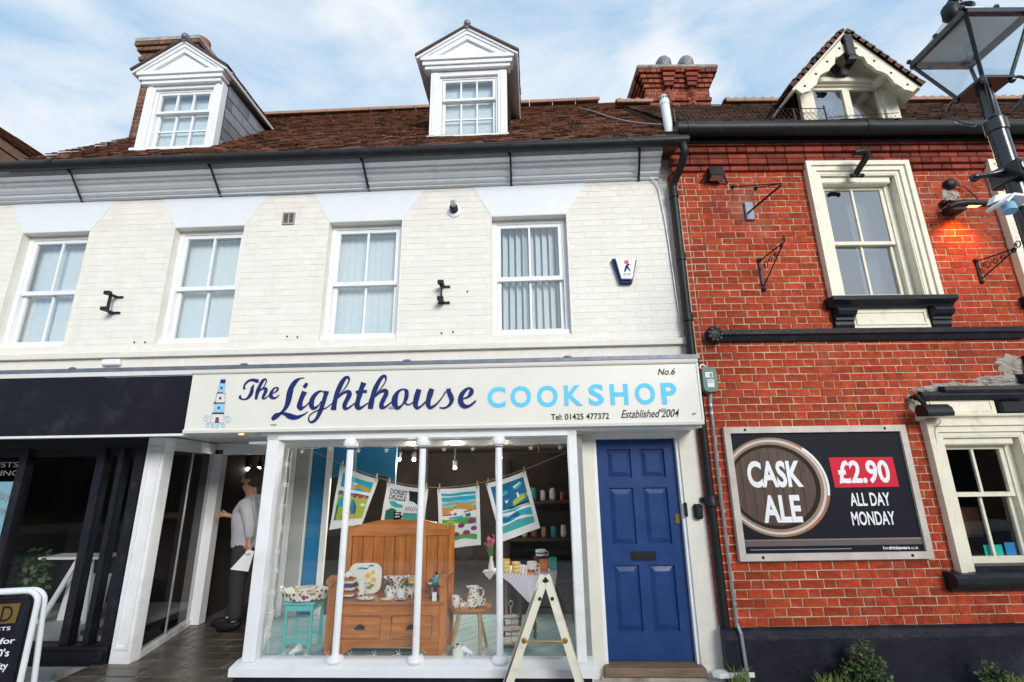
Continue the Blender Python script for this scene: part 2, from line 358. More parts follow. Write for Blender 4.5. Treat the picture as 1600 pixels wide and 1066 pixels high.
for nm, c in dict(navy=(.014, .026, .13), sky_blue=(.13, .58, .90), ink=(.012, .012, .02), pale_blue=(.28, .55, .80), poster_red=(.62, .02, .045), letter_white=(.82, .83, .86), barrel_dark=(.022, .014, .010), hoop=(.30, .20, .145), hoop_light=(.62, .55, .52), hoop_rust=(.46, .16, .06), poster_bg=(.008, .009, .016), shelf=(.13, .11, .11), mauve=(.16, .07, .17), gold=(.16, .11, .028), purple=(.10, .03, .16), swirl=(.38, .58, .74), leaf_green=(.10, .36, .08), tea_green=(.02, .17, .10), yellow=(.80, .50, .05), ochre=(.55, .33, .06), red=(.55, .03, .05), pink=(.62, .14, .25), sea=(.03, .40, .52), deep_sea=(.012, .14, .30), teal_print=(.06, .42, .42), lime=(.42, .50, .06), plum=(.26, .05, .17), orange=(.66, .22, .05), poster_blue=(.30, .58, .68), ticket_green=(.02, .50, .42), ticket_blue=(.03, .25, .60), grey_text=(.32, .33, .34), bare_brick=(.5, .2, .1)).items():
    M[nm] = mat(nm, c, .6, var=.06, vscale=10, spec=.2)
M['barrel_wood'] = mat('barrel_wood', (.075, .043, .026), .55, var=.45, vscale=3, stretch=(9, 1, .8))
M['glass'] = glass_mat('glass', (.96, .98, .98), 2.4)
M['upper_glass'] = glass_mat('upper_glass', (.90, .96, .98), 5.0)
M['pub_glass'] = glass_mat('pub_glass', (.90, .93, .94), 8.)
M['dark_glass'] = glass_mat('dark_glass', (.85, .86, .87), .7)
M['lantern_glass'] = glass_mat('lantern_glass', (.86, .92, .95), 1.6)
M['bulb'] = emis('bulb', (1, .93, .8), 14.)
M['warm_bulb'] = emis('warm_bulb', (1, .45, .07), 1.7)
M['diffuser'] = mat('diffuser', (.82, .85, .85), .5, var=.1)
M['fairy'] = mat('fairy', (.75, .72, .66), .4, var=.05)

# ---------------------------------------------------------------- lettering and flat shapes
def text_mb(s, x0, x1, z0, z1, y, bold=0., shear=0.):
    """Filled lettering fitted to a box in the x/z plane at depth y."""
    cu = bpy.data.curves.new('t', 'FONT'); cu.body = s; cu.size = 1; cu.offset = bold; cu.resolution_u = 4; cu.shear = shear
    ob = bpy.data.objects.new('t', cu); COL.objects.link(ob)
    dg = bpy.context.evaluated_depsgraph_get(); me = ob.evaluated_get(dg).to_mesh()
    vs = [tuple(v.co) for v in me.vertices]; fs = [tuple(p.vertices) for p in me.polygons]
    ob.evaluated_get(dg).to_mesh_clear(); bpy.data.objects.remove(ob); bpy.data.curves.remove(cu)
    mb = MB()
    if not vs: return mb
    ax, bx = min(v[0] for v in vs), max(v[0] for v in vs); ay, by = min(v[1] for v in vs), max(v[1] for v in vs)
    mb.v = [(x0 + (v[0] - ax) / (bx - ax) * (x1 - x0), y, z0 + (v[1] - ay) / (by - ay) * (z1 - z0)) for v in vs]
    mb.f = fs; mb.t = [0.] * len(fs)
    return mb
def catmull(P, k=7):
    if len(P) < 3: return P
    Q = [P[0]] + P + [P[-1]]; out = []
    for i in range(1, len(Q) - 2):
        for j in range(k):
            t = j / k; r = []
            for c in range(len(P[0])):
                a, b, d, e = Q[i - 1][c], Q[i][c], Q[i + 1][c], Q[i + 2][c]
                r.append(.5 * (2 * b + (d - a) * t + (2 * a - 5 * b + 4 * d - e) * t * t + (3 * b - a - 3 * d + e) * t ** 3))
            out.append(tuple(r))
    out.append(P[-1]); return out
def ribbon(mb, pts, y, k=7):
    """Brush stroke: points (x, z, width) drawn flat at depth y."""
    P = catmull(pts, k); L, Rr = [], []
    for i, (x, z, w) in enumerate(P):
        a, b = P[max(i - 1, 0)], P[min(i + 1, len(P) - 1)]
        dx, dz = b[0] - a[0], b[1] - a[1]; n = math.hypot(dx, dz) or 1
        L.append((x - dz / n * w / 2, y, z + dx / n * w / 2)); Rr.append((x + dz / n * w / 2, y, z - dx / n * w / 2))
    n = len(mb.v); mb.v += L + Rr; k2 = len(P)
    for i in range(k2 - 1): mb.f.append((n + i, n + i + 1, n + k2 + i + 1, n + k2 + i)); mb.t.append(0.)
    return mb
def poly(mb, pts, y): 
    n = len(mb.v); mb.v += [(p[0], y, p[1]) for p in pts]; mb.f.append(tuple(range(n, n + len(pts)))); mb.t.append(0.); return mb
def disc(mb, cx, cz, rx, rz, y, n=24, a0=0, a1=360):
    return poly(mb, [(cx + rx * math.cos(R(a0 + (a1 - a0) * i / n)), cz + rz * math.sin(R(a0 + (a1 - a0) * i / n))) for i in range(n + (0 if a1 - a0 == 360 else 1))], y)
def spiral(mb, cx, cz, r, y, w, turns=1.4, flip=1, a0=0):
    return ribbon(mb, [(cx + flip * r * (1 - .75 * t / 12) * math.cos(a0 + 2 * math.pi * turns * t / 12), cz + r * (1 - .75 * t / 12) * math.sin(a0 + 2 * math.pi * turns * t / 12), w) for t in range(13)], y, 3)

# ================================================================= GROUND AND STREET
structure('ground', MB().quad((-300, -300, -.40), (300, -300, -.40), (300, 300, -.40), (-300, 300, -.40)), M['asphalt'])
structure('road', MB().box(-60, 60, -11.5, -6.2, -.39, -.20), M['asphalt'])
structure('pavement', MB().box(-60, 60, -6.2, .30, -.38, -.075), M['pavement'])
structure('kerb', MB().box(-60, 60, -6.35, -6.2, -.38, -.070), M['stone'])
structure('far_pavement', MB().box(-60, 60, -14.0, -11.5, -.38, -.075), M['pavement'])
lob = structure('entrance_floor', MB().box(-6.05, -4.25, -.40, 1.42, -.30, -.012), M['grout'], LF)
slab_mesh = [MB().bbox(-.5, .5, -.5, .5, -.03, 0, .012).mesh('paving_slab', M['paving']) for _ in range(1)]
def slab(x0, x1, y0, y1, zt):
    mb = MB(); w, d = x1 - x0, y1 - y0; b = .006; j = lambda: rnd.uniform(-.004, .004)
    zs = [zt - .004 + j() * .6 for _ in range(4)]
    top = [(x0 + b + j(), y0 + b + j(), zs[0]), (x1 - b + j(), y0 + b + j(), zs[1]), (x1 - b + j(), y1 - b + j(), zs[2]), (x0 + b + j(), y1 - b + j(), zs[3])]
    bot = [(x0, y0, zt - .016), (x1, y0, zt - .016), (x1, y1, zt - .016), (x0, y1, zt - .016)]
    mb.quad(*top)
    for i in range(4): k = (i + 1) % 4; mb.quad(bot[i], bot[k], top[k], top[i])
    return mb
row = 0; y = -.40
while y < 1.40:
    x = -6.05 + (row % 3) * -.13
    while x < -4.25:
        x0, x1 = max(x, -6.05), min(x + .40, -4.25)
        if x1 - x0 > .06: part('paving_slab', slab(x0 + .004, x1 - .004, y + .004, min(y + .20, 1.42) - .004, 0.), M['paving'], lob)
        x += .40
    y += .20; row += 1

# ================================================================= BRICK LAYING
def rows_of(x0, x1, z0, z1, course, openings, off=0.):
    """Flemish bond: (xa, xb, za, zb, full) for every brick between openings (xa, xb, za, zb)."""
    out = []; n = int(round((z1 - z0) / course)); S, H, J = .220, .106, .0058
    for r in range(n):
        za, zb = z0 + r * course, z0 + (r + 1) * course - J * .85
        x = x0 - (0 if r % 2 == 0 else .16) - off; k = 0
        while x < x1:
            w = S if k % 2 == 0 else H
            a, b = max(x, x0), min(x + w, x1); segs = [(a, b)]
            for (oa, ob, oc, od) in openings:
                if zb > oc + .004 and za < od - .004:
                    ns = []
                    for (p, q) in segs:
                        if q <= oa or p >= ob: ns.append((p, q))
                        else:
                            if p < oa: ns.append((p, oa))
                            if q > ob: ns.append((ob, q))
                    segs = ns
            for (p, q) in segs:
                if q - p > .02: out.append((p, q, za, zb, abs((q - p) - w) < 1e-6))
            x += w + J; k += 1
    return out
def brick_mb(mb, xa, xb, za, zb, y, depth, ch, jit=.0):
    j = lambda a: rnd.uniform(-a, a) * jit
    yy = y + j(1.2)
    f = [(xa + ch + j(1), yy + j(.6), za + ch + j(1)), (xb - ch + j(1), yy + j(.6), za + ch + j(1)), (xb - ch + j(1), yy + j(.6), zb - ch + j(1)), (xa + ch + j(1), yy + j(.6), zb - ch + j(1))]
    g = [(xa, y + depth, za), (xb, y + depth, za), (xb, y + depth, zb), (xa, y + depth, zb)]
    mb.quad(*f)
    for i in range(4): k = (i + 1) % 4; mb.quad(g[i], g[k], f[k], f[i])
def lay(parent, bricks, mat_, y, depth, ch, jit, campos, limit, name='brick'):
    """The bricks seen largest become single objects that share a few meshes; the rest are one mesh."""
    full = [b for b in bricks if b[4]]
    full.sort(key=lambda b: (b[0] - campos[0]) ** 2 + campos[1] ** 2 + (b[2] - campos[2]) ** 2)
    single = full[:limit]; sset = set(map(id, single))
    H = bricks[0][3] - bricks[0][2]; var = {}
    for kind, w in (('s', .220), ('h', .106)):
        var[kind] = []
        for i in range(9):
            m_ = MB(); m_.tint = rnd.random(); brick_mb(m_, -w / 2, w / 2, -H / 2, H / 2, 0, depth, ch, jit)
            var[kind].append(m_.mesh(name, mat_))
    for b in single:
        me = rnd.choice(var['s' if b[1] - b[0] > .15 else 'h'])
        inst(name, me, parent, ((b[0] + b[1]) / 2, y, (b[2] + b[3]) / 2))
    m_ = MB()
    for b in bricks:
        if id(b) in sset: continue
        m_.tint = rnd.random(); brick_mb(m_, b[0], b[1], b[2], b[3], y, depth, ch, jit)
    return part('small_bricks', m_, mat_, parent, stuff=True)
def slab_with_holes(mb, x0, x1, z0, z1, y0, y1, holes):
    xs = sorted({x0, x1, *[h[0] for h in holes if x0 < h[0] < x1], *[h[1] for h in holes if x0 < h[1] < x1]})
    for a, b in zip(xs, xs[1:]):
        hs = sorted([(h[2], h[3]) for h in holes if h[0] <= a + 1e-6 and h[1] >= b - 1e-6]); z = z0
        for c, d in hs:
            if c > z: mb.box(a, b, y0, y1, z, c)
            z = max(z, d)
        if z < z1: mb.box(a, b, y0, y1, z, z1)
    return mb
def tiles(mb, x0, x1, y0, z0, run, slope, gauge=.105, tw=.168, skip=None):
    """Courses of plain tiles climbing from the eaves (y0, z0); slope = rise per metre of run."""
    L = math.hypot(1, slope); n = int(run * L / gauge); cy, cz = 1 / L, slope / L
    for r in range(n):
        s = r * gauge; x = x0 - (tw / 2 if r % 2 else 0)
        sag = 0.
        while x < x1:
            a, b = max(x, x0), min(x + tw - .004, x1)
            if b - a > .02:
                j = rnd.uniform(-.006, .006); lift = .020 + rnd.uniform(-.006, .010) + sag; s0 = s + j - .01; s1 = s0 + gauge + .05
                wv = .010 * math.sin(x * 1.3 + 1) - .008 * math.cos(x * .6)
                p = lambda s_, l: (y0 + s_ * cy - l * cz, z0 + s_ * cz + l * cy + wv)
                if not (skip and skip((a + b) / 2, y0 + s * cy)):
                    t0, t1, b0 = p(s0, lift), p(s1, .004), p(s0, lift - .014)
                    mb.tint = rnd.random()
                    mb.quad((a, *t0), (b, *t0), (b, *t1), (a, *t1)); mb.quad((a, *b0), (b, *b0), (b, *t0), (a, *t0))
            x += tw
    return mb

# ================================================================= WHITE TERRACE BUILDING (frame LF)
CAML = (-1.81, 4.80, 1.75)        # camera in that frame, only used to sort which bricks are nearest
house = thing('terrace_house', 'white painted brick building with two pedimented dormers and a mossy tiled roof', 'building', LF, (-4., .0, 0.))
WIN = [(-7.90, -7.035), (-5.974, -5.105), (-4.076, -3.192), (-2.139, -1.255)]
WZ0, WZ1 = 3.20, 4.66
holes = [(a, b, WZ0, WZ1) for a, b in WIN]
wall = part('wall', slab_with_holes(MB(), -9.5, .02, 2.90, 5.30, .0024, .30, holes), M['white_joint'], house)
bk = rows_of(-9.5, .02, 3.135, 5.10, .0752, holes)
lay(wall, [b for b in bk if b[1] > -8.6], M['white_brick'], 0., .012, .0022, .0010, CAML, 300)
# flat reveals, white lintels, sill ledge, lower strip
for (a, b) in WIN:
    fl = .30
    part('lintel', MB().prism([(a, WZ1 + .001), (b, WZ1 + .001), (b + .26, 5.085), (a - .24, 5.085)], -.0045, .010, 'y'), M['lintel_white'], house)
for (a, b) in WIN:
    rv = MB(); rv.box(a - .004, a + .006, -.0035, .135, WZ0, WZ1); rv.box(b - .006, b + .004, -.0035, .135, WZ0, WZ1); rv.box(a, b, -.003, .135, WZ1 - .008, WZ1 + .002); part('reveal', rv, M['cream_paint'], house)

part('band_course', MB().prism([(.02, 3.04), (-.045, 3.045), (-.05, 3.10), (-.03, 3.115), (.0, 3.125), (.02, 3.125)], -9.5, .03), M['cream_paint'], house)
def sash_window(parent, a, b, z0, z1, y, rail, mats=('white_paint', 'upper_glass'), mull=True, inner=.045, bars_top=(1, 0), bars_bot=(1, 0), fw=.055, horns=False, bead=None, sillh=.06, dep=.09):
    pt, gl = M[mats[0]], M[mats[1]]
    f = MB().frame(a, b, z0, z1, fw, y, y + dep, True, fw)
    f.box(a - .01, b + .01, y - .05, y - .002, z0 - .0, z0 + sillh)
    w = part('window', f, pt, parent)
    def sash(x0, x1, c, d, yy, bars, rail_w=.045, botw=.05):
        s = MB().box(x0, x0 + .042, yy, yy + .035, c, d).box(x1 - .042, x1, yy, yy + .035, c, d)
        s.box(x0 + .042, x1 - .042, yy + .001, yy + .034, c, c + botw).box(x0 + .042, x1 - .042, yy + .001, yy + .034, d - rail_w, d)
        nv, nh = bars; gx0, gx1, gz0, gz1 = x0 + .042, x1 - .042, c + botw, d - rail_w
        xs = [gx0] + [gx0 + (gx1 - gx0) * (i + 1) / (nv + 1) for i in range(nv)] + [gx1]; zs = [gz0] + [gz0 + (gz1 - gz0) * (i + 1) / (nh + 1) for i in range(nh)] + [gz1]
        for i in range(nv): s.box(xs[i + 1] - .011, xs[i + 1] + .011, yy + .004, yy + .030, gz0, gz1)
        for i in range(nh): s.box(gx0, gx1, yy + .006, yy + .028, zs[i + 1] - .010, zs[i + 1] + .010)
        part('sash', s, pt, w)
        for i in range(nv + 1):
            for k in range(nh + 1):
                px0, px1 = xs[i] + (.011 if i else 0), xs[i + 1] - (.011 if i < nv else 0); pz0, pz1 = zs[k] + (.010 if k else 0), zs[k + 1] - (.010 if k < nh else 0)
                q = rnd.uniform(-.0025, .0025), rnd.uniform(-.0025, .0025)
                part('pane', MB().quad((px0, yy + .016 + q[0], pz0), (px1, yy + .016 - q[0], pz0), (px1, yy + .016 - q[0] + q[1], pz1), (px0, yy + .016 + q[0] + q[1], pz1)), gl, w)
    sash(a + fw, b - fw, rail - .025, z1 - fw, y + .012, bars_top)
    sash(a + fw + .002, b - fw - .002, z0 + fw * .9, rail + .022, y + .050, bars_bot)
    return w
room = MB()
for i, (a, b) in enumerate(WIN):
    w = sash_window(house, a + .004, b - .004, WZ0 + .004, WZ1 - .004, .10, 3.905)
    k = 0; x = a + .07
    while x < b - .08:
        wd = .076; ang = R(rnd.uniform(-3, 5) + (20, 16, 10, 42)[i]); dx, dy = math.cos(ang) * wd / 2, math.sin(ang) * wd / 2
        part('blind_slat', MB().quad((x - dx, .245 - dy, WZ0 + .05), (x + dx, .245 + dy, WZ0 + .05), (x + dx, .245 + dy, WZ1 - .07), (x - dx, .245 - dy, WZ1 - .07)), M['blind'], w)
        x += .079
    room.box(a - .02, b + .02, .50, .52, WZ0 - .05, WZ1 + .05)
part('room_back', room, M['grey_panel'], house)
# cornice
part('cornice', MB().prism([(.02, 5.064), (-.028, 5.064), (-.030, 5.088), (-.050, 5.094), (-.078, 5.106), (-.082, 5.138), (-.105, 5.140), (-.150, 5.152), (-.153, 5.200), (-.175, 5.203), (-.205, 5.212), (-.208, 5.236), (-.240, 5.238), (-.280, 5.250), (-.285, 5.325), (.02, 5.325)], -9.5, -.155), M['white_paint'], house)
part('soffit_end', MB().prism([(-.155, 5.325), (-.155, 5.10), (-.02, 5.085), (.02, 5.085), (.02, 5.325)], -.02, .02, 'y'), M['cream_paint'], house)
# roof
SL = 1.03; RY0, RZ0 = -.40, 5.335
roofz = lambda v: RZ0 + SL * (v - RY0)
rb = MB().prism([(RY0 + .03, RZ0 - .02), (2.8, roofz(2.8) - .02), (6.0, RZ0 - .02)], -7.93, .02)
roof = part('roof', rb, M['old_brick'], house)
DORM = [(-6.82, -5.765, .10), (-2.965, -1.945, .20)]
part('roof_tiles', tiles(MB(), -7.92, .03, RY0, RZ0, 3.2, SL, skip=lambda x, y: any(a + .05 < x < b - .05 and v + .05 < y < v + 1.1 for a, b, v in DORM)), M['tile'], roof, stuff=True)
def ridge_mb(w=.44, r=.13, crest=0):
    mb = MB(); P = [(r * math.cos(R(t)) * 1.0, r * math.sin(R(t)) * .8) for t in (-10, 20, 55, 90, 125, 160, 190)]
    Q = [(p[0] * .86, p[1] * .86 - .01) for p in P]
    mb.prism(P + Q[::-1], -w / 2, w / 2)
    for i in range(crest):
        c = -w / 2 + w * (i + .5) / crest; mb.prism([(c - .045, r * .78), (c + .045, r * .78), (c + .030, r * .78 + .055), (c - .030, r * .78 + .055)], -.012, .012, 'y')
    return mb
rm = ridge_mb().mesh('ridge_tile', M['ridge_tile'])
x = -7.70
while x < -.1:
    inst('ridge_tile', rm, roof, (x, 2.8, roofz(2.8) + .0), (0, 0, 0)); x += .45
# stepped verge on the left gable, and the eaves board
part('fascia_board', MB().box(-9.5, .02, -.335, -.315, 5.30, 5.345), M['dark_wood'], house)

def pediment_dormer(u0, u1, v, z0, z1, e0, e1, ez, az):
    uc = (e0 + e1) / 2
    body = MB()
    body.box(u0, u0 + .12, v, v + .10, z0, z1).box(u1 - .12, u1, v, v + .10, z0, z1).box(u0 + .12, u1 - .12, v + .002, v + .098, z1 - .07, z1)
    body.box(u0 + .035, u0 + .085, v - .014, v, z0, z1 - .02).box(u1 - .085, u1 - .035, v - .014, v, z0, z1 - .02)
    body.box(u0 - .02, u1 + .02, v - .05, v + .098, z0 - .045, z0)
    back = max(.8, (az - RZ0) / SL + RY0 + .05)
    d = part('dormer', body, M['white_paint'], house)
    # cheeks (side walls)
    vb = (z1 - RZ0) / SL + RY0
    for s, uu in ((-1, u0), (1, u1)):
        part('cheek', MB().prism([(v + .10, roofz(v + .1) - .1), (v + .10, z1 + .02), (vb + .1, z1 + .02)], uu - (.0 if s < 0 else .03), uu + (.03 if s < 0 else .0)), M['slate'], d)
        zz = roofz(v) - .10; r = 0
        while zz < z1 + .02:
            g = .165; y = v + .105 - (r % 2) * .12
            while y < vb + .1:
                ya, yb = max(y, v + .105), y + .235
                low = roofz(ya) - .10
                if zz + g > low and roofz(ya) < zz + g + .12:
                    o1, o0 = .004 + .012, .004 + .003
                    za = max(zz, roofz((ya + yb) / 2) - .16)
                    part('slate', MB().quad((uu + s * o1, ya, za), (uu + s * o1, yb, za), (uu + s * o0, yb, zz + g + .02), (uu + s * o0, ya, zz + g + .02)).quad((uu + s * .002, ya, za), (uu + s * .002, yb, za), (uu + s * o1, yb, za), (uu + s * o1, ya, za)), M['slate'], d)
                y += .24
            zz += g; r += 1
    # sashes
    sw = (u0 + .125, u1 - .125); rail = z0 + (z1 - z0) * .60
    def sash(a, b, c, e, yy, nv, nh):
        s = MB().frame(a, b, c, e, .035, yy, yy + .035); xs = [a + .035 + (b - a - .07) * i / nv for i in range(nv + 1)]; zs = [c + .035 + (e - c - .07) * i / nh for i in range(nh + 1)]
        for q in xs[1:-1]: s.box(q - .010, q + .010, yy + .004, yy + .03, c + .035, e - .035)
        for q in zs[1:-1]: s.box(a + .035, b - .035, yy + .006, yy + .028, q - .010, q + .010)
        part('sash', s, M['white_paint'], d)
        for i in range(nv):
            for k in range(nh):
                q = rnd.uniform(-.003, .003)
                part('pane', MB().quad((xs[i], yy + .018 + q, zs[k]), (xs[i + 1], yy + .018 - q, zs[k]), (xs[i + 1], yy + .018 - q, zs[k + 1]), (xs[i], yy + .018 + q, zs[k + 1])), M['upper_glass'], d)
    fr = MB().frame(sw[0] - .005, sw[1] + .005, z0 + .01, z1 - .07, .03, v + .035, v + .10); part('sash_frame', fr, M['white_paint'], d)
    sash(sw[0] + .03, sw[1] - .03, rail - .02, z1 - .10, v + .045, 3, 1); sash(sw[0] + .03, sw[1] - .03, z0 + .04, rail + .02, v + .085, 3, 2)
    part('net_curtain', MB().box(sw[0], sw[1], v + .16, v + .165, z0 + .02, z1 - .13), M['blind'], d); part('dark_room', MB().box(sw[0] - .05, sw[1] + .05, v + .4, v + .42, z0, z1), M['shop_wall'], d)
    # pediment: entablature, raking mouldings, tympanum
    p = MB().box(e0 + .06, e1 - .06, v - .05, v + .08, ez - .17, ez - .12).box(e0 + .03, e1 - .03, v - .075, v + .08, ez - .12, ez - .06).box(e0 + .005, e1 - .005, v - .10, v + .08, ez - .06, ez)
    for s, eu in ((1, e0), (-1, e1)):
        for (t0, t1, yy) in ((.0, .05, -.10), (.05, .115, -.085)):
            dz = (az - ez) / abs(uc - eu); k = lambda t: (t * 1.15)
            p.prism([(eu + s * (k(t0) / dz), ez), (uc, az - k(t0)), (uc, az - k(t1)), (eu + s * (k(t1) / dz), ez)], v + yy, v + .08, 'y')
    part('pediment', p, M['white_paint'], d)
    part('tympanum', MB().prism([(e0 + .12, ez + .001), (e1 - .12, ez + .001), (uc, az - .08)], v - .05, v + .05, 'y'), M['white_paint'], d)
    # little roof: two tiled slopes running back into the main roof
    for s, eu in ((1, e0), (-1, e1)):
        vend_e = (ez - RZ0) / SL + RY0 + .1; vend_a = (az - RZ0) / SL + RY0 + .15; vf = v - .13
        A, B = Vector((eu - s * .05, 0, ez - .02)), Vector((uc, 0, az + .035)); n_ = 7
        sl = MB()
        for r in range(n_):
            t0, t1 = r / n_, (r + 1) / n_; pa, pb = A.lerp(B, t0), A.lerp(B, min(1, t1 + .03)); lift = .028
            nx = Vector((-(B.z - A.z), 0, B.x - A.x)).normalized() * s
            y = vf
            while y < vend_e + (vend_a - vend_e) * t1:
                y2 = min(y + .165, vend_a); sl.tint = rnd.random(); l2 = lift + rnd.uniform(-.004, .006)
                q0, q1 = pa + nx * l2, pb + nx * .012; q2 = pa + nx * (l2 - .016)
                sl.quad((q0.x, y, q0.z), (q0.x, y2 - .004, q0.z), (q1.x, y2 - .004, q1.z), (q1.x, y, q1.z)); sl.quad((q2.x, y, q2.z), (q2.x, y2 - .004, q2.z), (q0.x, y2 - .004, q0.z), (q0.x, y, q0.z))
                sl.quad((pa.x, y, pa.z), (q0.x, y, q0.z), (q1.x, y, q1.z), (pb.x, y, pb.z))
                y += .165
        part('dormer_tiles', sl, M['tile'], d, stuff=True)
        so = MB(); so.prism([(A.x, A.z), (B.x, B.z), (B.x, B.z - .035), (A.x + s * .01, A.z - .035)], vf + .01, vend_e, 'y'); part('dormer_soffit', so, M['white_paint'], d)
        part('barge_edge', MB().prism([(A.x - s * .01, A.z + .03), (B.x, B.z + .03), (B.x, B.z - .0), (A.x, A.z - .0)], vf - .012, vf + .01, 'y'), M['dark_wood'], d)
    part('dormer_ridge', MB().tube([(uc, v - .14, az + .05), (uc, v + 1.6, az + .05)], .05, 8).ball((uc, v - .12, az + .09), .05, 8, 6), M['lead'], d)
pediment_dormer(-6.82, -5.765, .10, 5.86, 6.88, -6.93, -5.715, 7.03, 7.46)
pediment_dormer(-2.965, -1.945, .20, 5.93, 6.97, -3.10, -1.835, 7.15, 7.55)

def chimney(parent, x0, x1, y0, y1, z0, z1, steps, mat_, cap_mat):
    c = part('chimney', MB().box(x0 + .01, x1 - .01, y0 + .01, y1 - .01, z0, z1), M['mortar'], parent)
    mb = MB()
    for b in rows_of(x0, x1, z0, z1, .076, []):
        mb.tint = rnd.random(); brick_mb(mb, b[0], b[1], b[2], b[3], y0, .02, .004, .002)
    side = MB()
    for b in rows_of(y0, y1, z0, z1, .076, [], .1):
        mb2 = MB(); mb2.tint = rnd.random(); brick_mb(mb2, b[0], b[1], b[2], b[3], 0, .02, .004, .002)
        side.add(MB().add(mb2).xf(lambda p, q, r: (x0 + q, p, r)))
        side.add(MB().add(mb2).xf(lambda p, q, r: (x1 - q, p, r)))
    mb.add(side); part('chimney_bricks', mb, mat_, c, stuff=True)
    cb = MB()
    for (z, h, o) in steps:
        x = x0 - o
        while x < x1 + o - .02:
            w = min(.105, x1 + o - x); cb.tint = rnd.random(); cb.bbox(x, x + w - .008, y0 - o, y0 + .1, z, z + h - .008, .004); x += .105
        y = y0 - o + .1
        while y < y1 + o:
            cb.tint = rnd.random(); cb.box(x0 - o, x0 + .1, y, min(y + .2, y1 + o), z, z + h - .008); cb.box(x1 - .1, x1 + o, y, min(y + .2, y1 + o), z, z + h - .008); y += .21
    part('chimney_corbel', cb, mat_, c, stuff=True)
    return c
ch = chimney(house, -7.84, -7.02, 1.0, 1.75, 6.3, 8.38, [(8.14, .076, .04), (8.22, .076, .07), (8.30, .076, .05), (8.38, .076, .10), (8.456, .076, .13)], M['old_brick'], M['cement'])
part('chimney_cap', MB().box(-7.97, -6.90, .87, 1.88, 8.535, 8.60), M['cement'], ch)
part('chimney_pot', MB().lathe([(.15, 8.60), (.15, 8.66), (.12, 8.72), (.115, 8.86), (.14, 8.90), (.14, 8.94), (.10, 8.95)], (-7.22, 1.3, 0), 16), M['clay'], ch, True)
# neighbour's roof verge at the far left edge
nb = thing('neighbour_roof', 'end of a brown tiled roof with lichen verge, at the far left edge', 'roof', LF, (-8.9, .6, 5.2))
part('roof_slope', MB().prism([(-12.5, 8.70), (-8.50, 5.985), (-8.50, 5.86), (-12.5, 8.56)], .32, 3.5, 'y'), M['old_brick'], nb)
part('wall', MB().prism([(-12.5, -.1), (-9.64, -.1), (-9.64, 6.60), (-12.5, 8.54)], .34, 3.4, 'y'), M['old_brick'], nb); part('verge_wall', MB().prism([(-9.64, 5.4), (-8.56, 5.4), (-8.56, 5.88), (-9.64, 6.60)], .36, 3.4, 'y'), M['old_brick'], nb)
part('roof_tiles', MB().add(tiles(MB(), .27, 3.5, 0, 0, 4.0, .68).xf(lambda x, y, z: (-8.48 - y, x, 5.985 + z))), M['tile'], nb, stuff=True)

# ground-floor shell of the building: piers, soffit, door
shell = MB()
shell.box(-1.225, -1.10, -.02, .25, -.10, 2.16)            # pier between shop window and door
shell.box(-.235, -.03, -.02, .25, -.10, 2.16)              # pier right of the door
shell.box(-1.10, -.235, -.018, .25, 2.115, 2.16)
part('pier', shell, M['cream_paint'], house)
part('soffit', MB().box(-9.5, -.10, -.385, .05, 2.166, 2.20).box(-4.4, -.10, -.35, -.02, 2.135, 2.166), M['white_paint'], house)
part('ceiling', MB().box(-9.5, -.10, .05, 6.0, 2.18, 2.22), M['white_paint'], house)
part('door_frame', MB().box(-1.135, -1.068, .0, .12, .04, 2.115).box(-.265, -.20, .0, .12, .04, 2.115).box(-1.068, -.265, .001, .119, 2.062, 2.115), M['white_paint'], house)
D0, D1, DZ0, DZ1 = -1.062, -.270, .045, 2.058
dm = MB()
st, mid = .105, .10; rails = [(DZ0, .29), (.86, 1.05), (1.58, 1.68), (1.96, DZ1)]
dm.box(D0, D0 + st, .055, .10, DZ0, DZ1).box(D1 - st, D1, .055, .10, DZ0, DZ1); xm = (D0 + D1) / 2
for a, b in rails: dm.box(D0 + st, D1 - st, .056, .099, a, b)
for (a, b), (c, d) in zip(rails, rails[1:]): dm.box(xm - mid / 2, xm + mid / 2, .0565, .0985, b, c)
door = part('blue_door', dm, M['blue_door'], house)
for (a, b), (c, d) in zip(rails, rails[1:]):
    for p, q in ((D0 + st, xm - mid / 2), (xm + mid / 2, D1 - st)):
        pm = MB().box(p, q, .080, .095, b, c)
        o, i = .012, .055
        A = [(p + o, b + o), (q - o, b + o), (q - o, c - o), (p + o, c - o)]; B = [(p + i, b + i), (q - i, b + i), (q - i, c - i), (p + i, c - i)]
        for k in range(4):
            l = (k + 1) % 4; pm.quad((A[k][0], .0795, A[k][1]), (A[l][0], .0795, A[l][1]), (B[l][0], .064, B[l][1]), (B[k][0], .064, B[k][1]))
        pm.quad(*[(x_, .064, z_) for x_, z_ in B])
        part('door_panel', pm, M['blue_door'], door)
part('letter_plate', MB().box(xm - .12, xm + .12, .048, .057, .905, .985).box(xm - .095, xm + .095, .043, .048, .925, .967), M['black_iron'], door)
part('lock', MB().box(D1 - .055, D1 - .015, .045, .056, 1.24, 1.33), M['brass'], door)
part('door_step', MB().bbox(-1.12, -.215, -.10, .14, -.035, .040, .01), M['oak'], house)
part('step_base', MB().bbox(-1.15, -.20, -.06, .14, -.12, -.036, .01), M['stone'], house)

